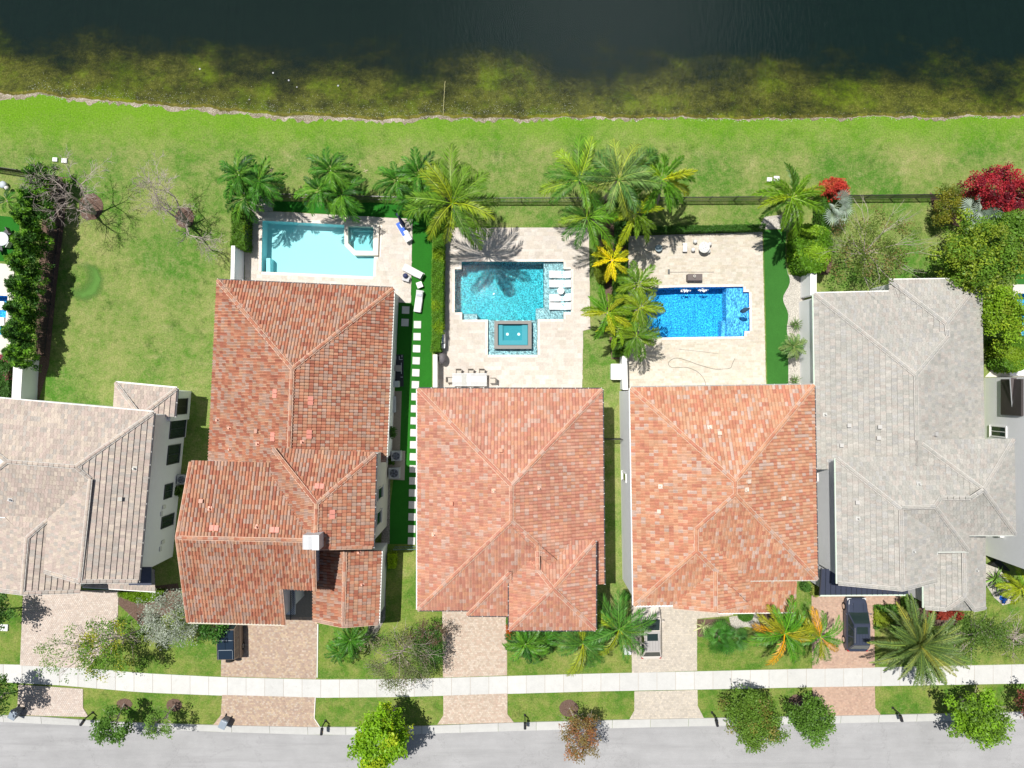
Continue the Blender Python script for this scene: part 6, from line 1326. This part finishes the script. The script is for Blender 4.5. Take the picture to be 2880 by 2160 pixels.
flatline('pool_pole', [(1910, 982), (1965, 988), (2020, 995)], .014, (.25, .25, .22), 'long thin pole lying below the blue pool', 'pole')
flatline('pool_net_handle', [(2024, 986), (2023, 996), (2022, 1008)], .014, (.45, .42, .36), 'short crosswise rod at the end of the long pole', 'rod')
# umbrella leaning over the blue pool ledge
r = empty('closed_parasol', P(2088, 885, -.3), 'closed navy parasol on the blue pool ledge', 'parasol'); a = P(2083, 876, -.3); mb = MB(); top = P(2106, 865, 2.4); bot = P(2078, 876, 1.2)
mb.tube([a, Vector((a.x, a.y, 1.2)), top], .03, 6, (.6, .6, .6)); mb.build('pole', M['metal'], r); mb = MB()
for k in range(8):
    an = 6.28 * k / 8; o1 = Vector((.17 * math.cos(an), .2 * math.sin(an), .1 * math.sin(an))); o2 = Vector((.17 * math.cos(an + .79), .2 * math.sin(an + .79), .1 * math.sin(an + .79))); q0 = P(2083, 876, 1.35); q1 = P(2107, 868, 2.45)
    mid = q0.lerp(q1, .45); mb.quad([q0 + o1 * .55, q0 + o2 * .4, mid + o2 * 1.2, mid + o1 * 1.2], (.02, .05, .1)); mb.quad([mid + o1 * 1.2, mid + o2 * 1.2, q1 + o2 * .35, q1 + o1 * .35], (.04, .09, .16))
mb.build('canopy', M['paint'], r)
# cooling units
def acunit(px, py, label, s=.9):
    r = empty('cooling_unit', P(px, py), label, 'air conditioner', 'outdoor cooling units'); c = P(px, py, .1); mb = MB(); mb.box((c.x, c.y, .5), (s, s, .8), t=(.42, .44, .46)); o = mb.build('casing', M['metal'], r); bevel(o, .06)
    mb = MB(); mb.lathe((c.x, c.y, .9), [(.38 * s, 0), (.38 * s, .012)], 22, (.03, .04, .06)); mb.build('fan_opening', M['metal'], r)
    for k in range(5):
        mb = MB(); a = 6.28 * k / 5; mb.box((c.x + math.cos(a) * .18 * s, c.y + math.sin(a) * .18 * s, .93), (.34 * s, .13 * s, .012), a, (.12, .14, .2)); mb.build('fan_blade', M['metal'], r)
    mb = MB()
    for rr in (.12, .2, .28, .36): mb.tube([(c.x + rr * s * math.cos(6.28 * k / 20), c.y + rr * s * math.sin(6.28 * k / 20), .96) for k in range(21)], .006, 4, (.5, .52, .55), cap=False)
    mb.build('fan_grille', M['metal'], r)
acunit(1118, 1280, 'upper cooling unit beside the large red house'); acunit(1112, 1328, 'lower cooling unit beside the large red house', 1.0); acunit(522, 1346, 'cooling unit against the white wall of the left house', .85)
mb = MB(); mb.prism(PX([(1096, 1266), (1140, 1268), (1138, 1350), (1092, 1348)]), .0, .1, (.42, .38, .33)); mb.build('equipment_pad', M['concrete'], kind='structure')
# shaded side patio: rug, tables, chairs
r = empty('patterned_rug', P(1118, 1040, .035), 'dark rug with white line pattern in the shade of the red house', 'rug'); mb = MB(); mb.box(P(1118, 1042, .035), (1.1, 2.9, .02), t=(.02, .025, .035)); mb.build('rug_base', M['paint'], r); mb = MB()
for dx, dy, w_, h_ in ((-.3, 1.0, .35, .05), (-.14, 1.15, .05, .3), (.16, 1.15, .05, .3), (.3, 1.0, .3, .05), (.4, 1.3, .05, .2), (.35, .2, .05, 1.0), (.1, .3, .5, .05), (.15, -.05, .5, .05), (-.42, .35, .05, .4), (-.35, 1.3, .2, .05), (.38, -.6, .2, .05)): mb.box(P(1118, 1042, .05) + Vector((dx, dy, 0)), (w_, h_, .006), t=(.6, .62, .65))
mb.build('rug_pattern', M['paint'], r)
r = empty('patio_table', P(1118, 1033), 'grey square patio table on the patterned rug', 'table'); mb = MB(); mb.box(P(1118, 1035, .7), (.66, .5, .04), t=(.35, .32, .3)); mb.build('tabletop', M['paint'], r); mb = MB(); mb.box(P(1118, 1035, .35), (.1, .1, .68), t=(.1, .1, .1)); mb.build('leg', M['paint'], r)
r = empty('grill_stand', P(1112, 1080), 'pale square cabinet with a round lid hole on the shaded patio', 'cabinet'); mb = MB(); mb.box(P(1113, 1080, .4), (.66, .56, .8), t=(.45, .5, .52)); o = mb.build('cabinet_body', M['paint'], r); bevel(o, .05)
r = empty('patio_sofa', P(1103, 1135), 'pale sofa in the shade against the red house', 'sofa'); mb = MB(); mb.box(P(1103, 1137, .25), (.7, 1.5, .4), t=(.4, .42, .46)); o = mb.build('seat', M['paint'], r); bevel(o, .08); mb = MB(); mb.box(P(1093, 1137, .6), (.15, 1.5, .4), t=(.35, .37, .4)); o = mb.build('backrest', M['paint'], r); bevel(o, .04)
tree(1106, 1215, 1.6, 9, 16, (1104, 1215), (.05, .13, .02), 'dark shaded shrub on the side patio', 'shrub', 'shrub', nclump=20, per=30, cr=.12, size=.07)
# neighbour patio at the left
r = empty('patio_table', P(5, 672), 'dark round patio set on artificial turf at the left edge', 'patio table'); mb = MB(); mb.lathe(P(5, 672, 0), [(.1, 0), (.1, .7)], 8, BLK); mb.build('leg', M['metal'], r); mb = MB(); mb.lathe(P(5, 672, .7), [(.62, 0), (.62, .04)], 24, (.55, .6, .62)); mb.build('tabletop', M['paint'], r)
for k, (dx, dy) in enumerate(((.85, .5), (.9, -.55), (.1, -.95))):
    rr = empty('patio_chair', P(5, 672) + Vector((dx, dy, 0)), ['upper', 'right', 'lower'][k] + ' dark armchair round the leftmost patio table', 'chair', 'dark armchairs at the left edge'); c = P(5, 672) + Vector((dx, dy, 0)); an = math.atan2(dy, dx)
    mb = MB(); mb.box((c.x, c.y, .4), (.55, .55, .1), an, (.07, .08, .09)); mb.build('seat', M['paint'], rr); mb = MB(); mb.box((c.x + .27 * math.cos(an), c.y + .27 * math.sin(an), .65), (.08, .55, .5), an, (.5, .52, .52) if k == 1 else (.1, .1, .1)); mb.build('backrest', M['paint'], rr)
r = empty('garden_chair', P(14, 520), 'pale cushioned chair beside the fence at the left edge', 'chair'); mb = MB(); mb.lathe(P(14, 522, .1), [(.3, 0), (.34, .3), (.2, .42)], 12, (.5, .55, .6)); mb.build('seat', M['paint'], r, smooth=True); mb = MB(); mb.lathe(P(22, 530, .4), [(.1, 0), (.22, .1), (.12, .3)], 10, (.75, .7, .7)); mb.build('cushion', M['paint'], r, smooth=True)
for y in (860, 905):
    lab = 'white lounger in the left edge neighbour pool, ' + ('upper one' if y == 860 else 'lower one'); r = empty('ledge_lounger', P(5, y, -.1), lab, 'pool lounger', 'white loungers at the left edge'); mb = MB(); mb.box(P(0, y, .1), (.9, .8, .25), t=(.8, .8, .8)); o = mb.build('lounger_shell', M['paint'], r); bevel(o, .06)
r = empty('pool_float', P(2872, 930, 0), 'yellow inflatable float in the right neighbour pool', 'pool float'); mb = MB(); c = P(2876, 938, .02); mb.tube([c + Vector((.35 * math.cos(6.28 * k / 16), .5 * math.sin(6.28 * k / 16), .05)) for k in range(17)], .16, 8, (.85, .66, .03), cap=False); mb.build('float_ring', M['paint'], r, smooth=True)
for i, y in enumerate((983, 1006, 1029, 1048)):
    r = empty('pool_lounger', P(2868, y), ['highest', 'second', 'third', 'lowest'][i] + ' white lounger on the deck below the right neighbour pool', 'sun lounger', 'white loungers at the right edge'); mb = MB(); mb.box(P(2868, y, .3), (1.9, .55, .14), t=(.8, .8, .82)); o = mb.build('mattress', M['paint'], r); bevel(o, .04); mb = MB()
    for sx_ in (-.85, .85): mb.box(P(2868, y, .14) + Vector((sx_, 0, 0)), (.06, .5, .2), t=(.3, .3, .3))
    mb.build('leg', M['paint'], r)
r = empty('awning', P(2790, 1095), 'grey sloping patio awning on the white modern house', 'awning')
for k in range(3): mb = MB(); mb.quad([P(2842 + k * 26, 1062, 4.), P(2866 + k * 26, 1062, 4.), P(2872 + k * 26, 1164, 3.6), P(2850 + k * 26, 1164, 3.6)], (.16, .14, .14)); mb.build('awning_panel', M['metal'], r)
mb = MB(); mb.bar(P(2840, 1062, 4.03), P(2848, 1166, 3.63), .06, .06, (.5, .52, .54)); mb.bar(P(2848, 1166, 3.6), P(2930, 1166, 3.6), .06, .06, BLK); mb.build('awning_frame', M['metal'], r)
r = empty('blue_cover', P(2824, 1683), 'crumpled bright blue sheet on the white pebbles', 'tarpaulin'); mb = MB()
for k in range(12):
    a = rnd(0, 6.28); q = P(2822 + math.cos(a) * rnd(0, 13), 1683 + math.sin(a) * rnd(0, 11), .06); mb.lathe(q, [(rnd(.1, .22), 0), (rnd(.06, .1), rnd(.08, .2)), (.02, .22)], 6, (.01, .10, .48))
mb.build('cover_sheet', M['paint'], r)
# utility boxes on grass
for (x, y, s, lb) in ((155, 449, .44, 'left white utility cover on the bank above the bare tree'), (181, 452, .5, 'right white utility cover on the bank above the bare tree'), (2164, 505, .45, 'left white utility cover above the foxtail palm'), (2184, 502, .5, 'right white utility cover above the foxtail palm'), (12, 1765, .7, 'grey utility cover on the leftmost front lawn')):
    r = empty('utility_cover', P(x, y), lb, 'utility cover', 'utility covers in the grass'); mb = MB(); mb.box(P(x, y, .08), (s, s * .85, .14), -.05, (.74, .75, .76)); o = mb.build('cover_box', M['paint'], r); bevel(o, .03)
r = empty('transformer_box', P(1765, 1826), 'white utility cabinet on the lawn between the feather palm and tan car', 'utility box'); mb = MB(); mb.box(P(1764, 1828, .4), (.62, .62, .8), t=(.74, .76, .8)); o = mb.build('cabinet_body', M['paint'], r); bevel(o, .05)
r = empty('valve_box', P(1012, 1000), '', None) if False else None
# mailboxes
def mailbox(px, py, label, rz=0.):
    r = empty('mailbox', P(px, py), label, 'mailbox', 'black mailboxes along the kerb'); c = P(px, py); d = Vector((math.sin(rz), -math.cos(rz), 0))
    mb = MB(); mb.box((c.x, c.y, .6), (.09, .09, 1.2), t=BLK); mb.box((c.x, c.y, .06), (.18, .18, .12), t=BLK); mb.build('post', M['metal'], r)
    mb = MB(); mb.bar(c + Vector((0, 0, 1.0)), c + d * .45 + Vector((0, 0, 1.0)), .06, .06, BLK); mb.build('arm', M['metal'], r)
    mb = MB(); q = c + d * .42 + Vector((0, 0, 1.06)); N = 7; hw = .12; L = .28; s_ = Vector((-d.y, d.x, 0))
    ring = [(-hw, 0), (hw, 0), (hw, .14)] + [(hw * math.cos(math.pi * k / N), .14 + hw * math.sin(math.pi * k / N)) for k in range(1, N)] + [(-hw, .14)]
    A = [q + s_ * x + Vector((0, 0, z)) - d * L for x, z in ring]; B = [q + s_ * x + Vector((0, 0, z)) + d * L for x, z in ring]
    mb.quad(A, (.03, .03, .035)); mb.quad(B[::-1], (.03, .03, .035))
    for k in range(len(ring)): mb.quad([A[k], B[k], B[(k + 1) % len(ring)], A[(k + 1) % len(ring)]], (.035, .035, .04))
    o = mb.build('box', M['metal'], r); mb = MB(); mb.box(q + s_ * .13 + Vector((0, 0, .14)), (.02, .1, .06), t=(.45, .3, .1)); mb.build('flag', M['paint'], o)
mailbox(262, 2003, 'leftmost black mailbox beside the small green street tree', -.6); mailbox(916, 2026, 'black mailbox right of the second driveway', -.1); mailbox(1476, 2010, 'black mailbox right of the middle driveway'); mailbox(2002, 2003, 'black mailbox right of the fourth driveway', .25); mailbox(2510, 1990, 'rightmost black mailbox, right of the reddish driveway', .3)
# wheeled bins
def bin_(px, py, rz, label):
    r = empty('wheeled_bin', P(px, py), label, 'bin', 'grey wheeled bins at the kerb', rz); WL[r.name] = Vector((0, 0, 0)); mb = MB(); c = (.16, .19, .23)
    for a, b in (((.24, .3, 0), (.3, .37, .95)),):
        q0 = [(-a[0], -a[1], .1), (a[0], -a[1], .1), (a[0], a[1], .1), (-a[0], a[1], .1)]; q1 = [(-b[0], -b[1], b[2]), (b[0], -b[1], b[2]), (b[0], b[1], b[2]), (-b[0], b[1], b[2])]; mb.quad(q0[::-1], c); mb.quad(q1, c)
        for k in range(4): mb.quad([q0[k], q0[(k + 1) % 4], q1[(k + 1) % 4], q1[k]], c)
    mb.build('bin_body', M['paint'], r)
    mb = MB(); mb.box((0, -.02, 1.0), (.64, .78, .07), t=(.26, .31, .37)); 
    for k in range(3): mb.box((-.14 + k * .14, .27, 1.045), (.1, .06, .015), t=(.6, .63, .68))
    o = mb.build('lid', M['paint'], r); bevel(o, .03)
    mb = MB(); mb.tube([(-.26, .42, .98), (.26, .42, .98)], .02, 6, c); mb.build('handle', M['paint'], r)
    for s_ in (-1, 1): mb = MB(); mb.tube([(s_ * .25, .36, .12), (s_ * .3, .36, .12)], .12, 12, (.05, .05, .05)); mb.build('wheel', M['rubber'], r)
bin_(58, 1996, -.45, 'grey wheeled bin at the foot of the first driveway'); bin_(640, 2022, -.42, 'grey wheeled bin at the foot of the second driveway')
# ---------------------------------------------------------------- cars
def loft(mb, secs, t, close=True):
    """secs: list of (y, half-width at top, half-width at sill, z low, z high, crown)"""
    rings = []
    for (y, wt_, ws, zl, zh, cr) in secs:
        rings.append([(-ws, y, zl), (-ws * 1.01, y, zl + (zh - zl) * .35), (-ws, y, zl + (zh - zl) * .7), (-wt_ * 1.0, y, zh - .03), (-wt_ * .9, y, zh), (-wt_ * .45, y, zh + cr), (0, y, zh + cr * 1.2), (wt_ * .45, y, zh + cr), (wt_ * .9, y, zh), (wt_, y, zh - .03), (ws, y, zl + (zh - zl) * .7), (ws * 1.01, y, zl + (zh - zl) * .35), (ws, y, zl)])
    b = len(mb.v); n = len(rings[0])
    for r in rings: mb.v += r
    for i in range(len(rings) - 1):
        for k in range(n - 1): mb.f.append((b + i * n + k, b + i * n + k + 1, b + (i + 1) * n + k + 1, b + (i + 1) * n + k)); mb.t.append(t)
    mb.f.append(tuple(b + k for k in range(n))); mb.f.append(tuple(b + (len(rings) - 1) * n + k for k in reversed(range(n)))); mb.t += [t, t]
def car(px, py, rz, L, W_, H_, paint, label, boxy=False, rack=False, sunroof=False, roofc=None):
    r = empty('parked_car', P(px, py, .045), label, 'car', 'cars parked on the driveways', rz); WL[r.name] = Vector((0, 0, 0)); hw = W_ / 2; l = L / 2; zb = 1.02 if not boxy else 1.12
    mb = MB()   # front points to +y
    if boxy: S = [(l, .78, .86, .45, .95, .0), (l - .12, .88, .95, .35, 1.02, .01), (l - 1.2, .93, 1, .3, zb, .03), (l - 1.45, .97, 1, .3, zb, .0), (-l + .15, .97, 1, .3, zb, 0), (-l, .92, .96, .4, zb - .04, 0)]
    else: S = [(l, .62, .70, .45, .72, .0), (l - .12, .76, .86, .3, .82, .01), (l - .5, .86, .95, .28, .93, .03), (l - 1.25, .92, .99, .28, zb, .03), (l - 1.5, .94, 1, .28, zb, .0), (-l + .5, .93, .99, .3, zb, 0), (-l + .12, .88, .93, .34, zb - .02, 0), (-l, .74, .80, .45, zb - .1, 0)]
    loft(mb, [(y, a * hw, b * hw, zl, zh, c) for y, a, b, zl, zh, c in S], paint); o = mb.build('body', M['car_paint'], r, smooth=False); bevel(o, .03)
    # cabin
    yb0, yb1 = (l - 1.35, -l + .12) if boxy else (l - 1.15, -l + .22); yt0, yt1 = (l - 1.75, -l + .22) if boxy else (l - 2.0, -l + .85); wb, wt_ = hw * .93, hw * (.84 if boxy else .74); zt = H_ - .06
    B = [(-wb, yb0, zb - .02), (wb, yb0, zb - .02), (wb, yb1, zb - .02), (-wb, yb1, zb - .02)]; T = [(-wt_, yt0, zt), (wt_, yt0, zt), (wt_, yt1, zt), (-wt_, yt1, zt)]
    mb = MB(); mb.quad(T, paint)
    for k in range(4): mb.quad([B[k], B[(k + 1) % 4], T[(k + 1) % 4], T[k]], paint)
    mb.build('cabin_frame', M['car_paint'], r)
    def pane(nm, q, ins=.07, push=.012):
        q = [Vector(p) for p in q]; c = sum(q, Vector()) / 4; nr = (q[1] - q[0]).cross(q[3] - q[0]).normalized(); ctr = Vector((0, 0, zb))
        if nr.dot(c - ctr) < 0: nr = -nr
        qq = [p.lerp(c, ins) + nr * push for p in q]; m_ = MB(); m_.quad(qq if (qq[1] - qq[0]).cross(qq[3] - qq[0]).dot(nr) > 0 else qq[::-1]); m_.build(nm, M['glass'], r)
    pane('windscreen', [B[0], B[1], T[1], T[0]], .08); pane('rear_window', [B[2], B[3], T[3], T[2]], .12)
    for s0, s1 in ((1, 2), (3, 0)):
        for a, b in ((.03, .36), (.38, .68), (.70, .95)):
            b0, b1, t0, t1 = Vector(B[s0]), Vector(B[s1]), Vector(T[s0]), Vector(T[s1]); pane('side_window', [b0.lerp(b1, a), b0.lerp(b1, b), t0.lerp(t1, b), t0.lerp(t1, a)], .06)
    mb = MB(); rc = roofc or paint; yc = (yt0 + yt1) / 2; mb.box((0, yc, zt + .02), (wt_ * 1.9, (yt0 - yt1) * .98, .04), t=rc)
    if not rack:
        for k in range(-2, 3): mb.box((k * wt_ * .36, yc - .25, zt + .043), (.05, (yt0 - yt1) * .62, .01), t=[x * .8 for x in rc])
    ro = mb.build('roof_panel', M['car_paint'], r); bevel(ro, .02)
    if sunroof: mb = MB(); mb.box((0, yt0 - .55, zt + .046), (wt_ * 1.35, .62, .012), t=(.01, .01, .012)); mb.build('sunroof', M['glass'], ro)
    if rack:
        for k, (y0, y1) in enumerate(((.98, .66), (.64, .34), (.32, .02))):
            for s_ in ((-1, 1) if k < 2 else (0,)):
                mb = MB(); w_ = wt_ * (.88 if s_ else 1.76); ya, yb = yt1 + (yt0 - yt1) * y0, yt1 + (yt0 - yt1) * y1; mb.box((s_ * wt_ * .46, (ya + yb) / 2, zt + .07), (w_, ya - yb, .03), t=(.012, .025, .045)); mb.build('roof_hatch', M['car_paint'], ro)
        mb = MB()
        for y0 in (.65, .33): mb.box((0, yt1 + (yt0 - yt1) * y0, zt + .09), (wt_ * 1.5, .04, .03), t=(.35, .4, .45))
        for x in (-wt_ * .8, wt_ * .8): mb.box((x, yt1 + (yt0 - yt1) * .17, zt + .09), (.02, .8, .02), t=(.35, .4, .45))
        mb.build('roof_rail', M['metal'], ro)
    else:
        for x in (-wt_ * .92, wt_ * .92): mb = MB(); mb.bar((x, yt0 - .3, zt + .07), (x, yt1 + .2, zt + .07), .03, .03, (.3, .3, .3)); mb.build('roof_rail', M['metal'], ro)
    for sx_ in (-1, 1):
        for y, nm in ((l - .85, 0), (-l + .85, 1)):
            mb = MB(); mb.tube([(sx_ * (hw - .2), y, .34), (sx_ * (hw + .01), y, .34)], .35, 18, (.02, .02, .02)); wo = mb.build('wheel', M['rubber'], r); mb = MB(); mb.tube([(sx_ * (hw + .012), y, .34), (sx_ * (hw + .02), y, .34)], .22, 10); mb.build('rim', M['chrome'], wo)
        mb = MB(); mb.box((sx_ * (hw + .09), yb0 - .15, zb + .06), (.2, .1, .14), t=paint); mo_ = mb.build('mirror', M['car_paint'], r); bevel(mo_, .03)
        mb = MB(); mb.box((sx_ * hw * .68, l - .10, .68 if not boxy else .8), (.34, .2, .14), t=(.7, .72, .75)); mb.build('headlight', M['car_paint'], r)
        mb = MB(); mb.box((sx_ * hw * .84, -l + .06, zb - .2), (.16, .14, .2), t=(.4, .02, .02)); mb.build('tail_light', M['car_paint'], r)
        mb = MB(); mb.box((sx_ * hw * .45, l - .8, zb + .005), (.03, .9, .012), t=[x * .7 for x in paint]); mb.build('bonnet_crease', M['car_paint'], r)
    if boxy:
        mb = MB(); mb.tube([(0, -l - .02, .95), (0, -l - .25, .95)], .38, 20, (.03, .03, .035)); mb.build('spare_wheel', M['rubber'], r)
    mb = MB(); mb.box((0, l - .02, .5), (W_ * .8, .12, .16), t=(.06, .06, .06)); mb.box((0, -l + .02, .5), (W_ * .86, .12, .18), t=(.08, .08, .08)); mb.build('bumper', M['metal'], r)
car(658, 1768, .02, 4.6, 1.88, 1.9, (.22, .17, .13), 'boxy bronze car with black roof panels under the large red roof', True, True, roofc=(.01, .02, .035))
car(1825, 1768, .02, 4.7, 1.9, 1.62, (.68, .62, .57), 'beige car half hidden by feather palm fronds', sunroof=True, roofc=(.42, .40, .39))
car(2398, 1748, .0, 4.7, 1.95, 1.75, (.045, .055, .09), 'dark blue grey car beside the huge date palm', sunroof=True)
# fishing line sticks and white litter at the shore
mb = MB(); 
for k in range(7): mb.bar(P(1246 + k * .6, 326 - k * 14, .1), P(1247 + k * .9, 312 - k * 14, .1), .03, .03, (.45, .42, .2))
mb.build('pole', M['paint'], label='thin bamboo pole lying from the shore into the lake', cat='pole')
ii = 0
WD = [(562, 194, 'lone white speck floating farthest left in the lake'), (812, 226, 'largest white scrap floating over the algae'), (835, 245, 'white scrap just below the largest floating one'), (701, 280, 'white scrap floating close to the left shore'), (768, 205, 'small white scrap above the largest floating one'), (951, 241, 'white scrap floating above the left centre of the shore')]
for x, y, lb in WD:
    mb = MB(); mb.lathe(P(x, y, -.07), [(rnd(.05, .1), 0), (.04, .04), (.02, .05)], 6, (.6, .58, .64)); mb.build('floating_litter', M['paint'], label=lb, cat='litter', group='white litter floating on the lake')
mb = MB()
for _ in range(3600):
    x = rnd(-44, 6) if rnd(0, 1) < .8 else rnd(6, 45); d = abs(random.gauss(0, .8 if x < 6 else .4)); q = (x, shore_y(x) + d - .25, .02 if d < .25 else -.06); s_ = rnd(.015, .045); mb.box(q, (s_, s_ * rnd(.5, 1), .02), rnd(0, 3), (.75, .73, .7))
mb.build('shell_fragments', M['paint'], kind='stuff')
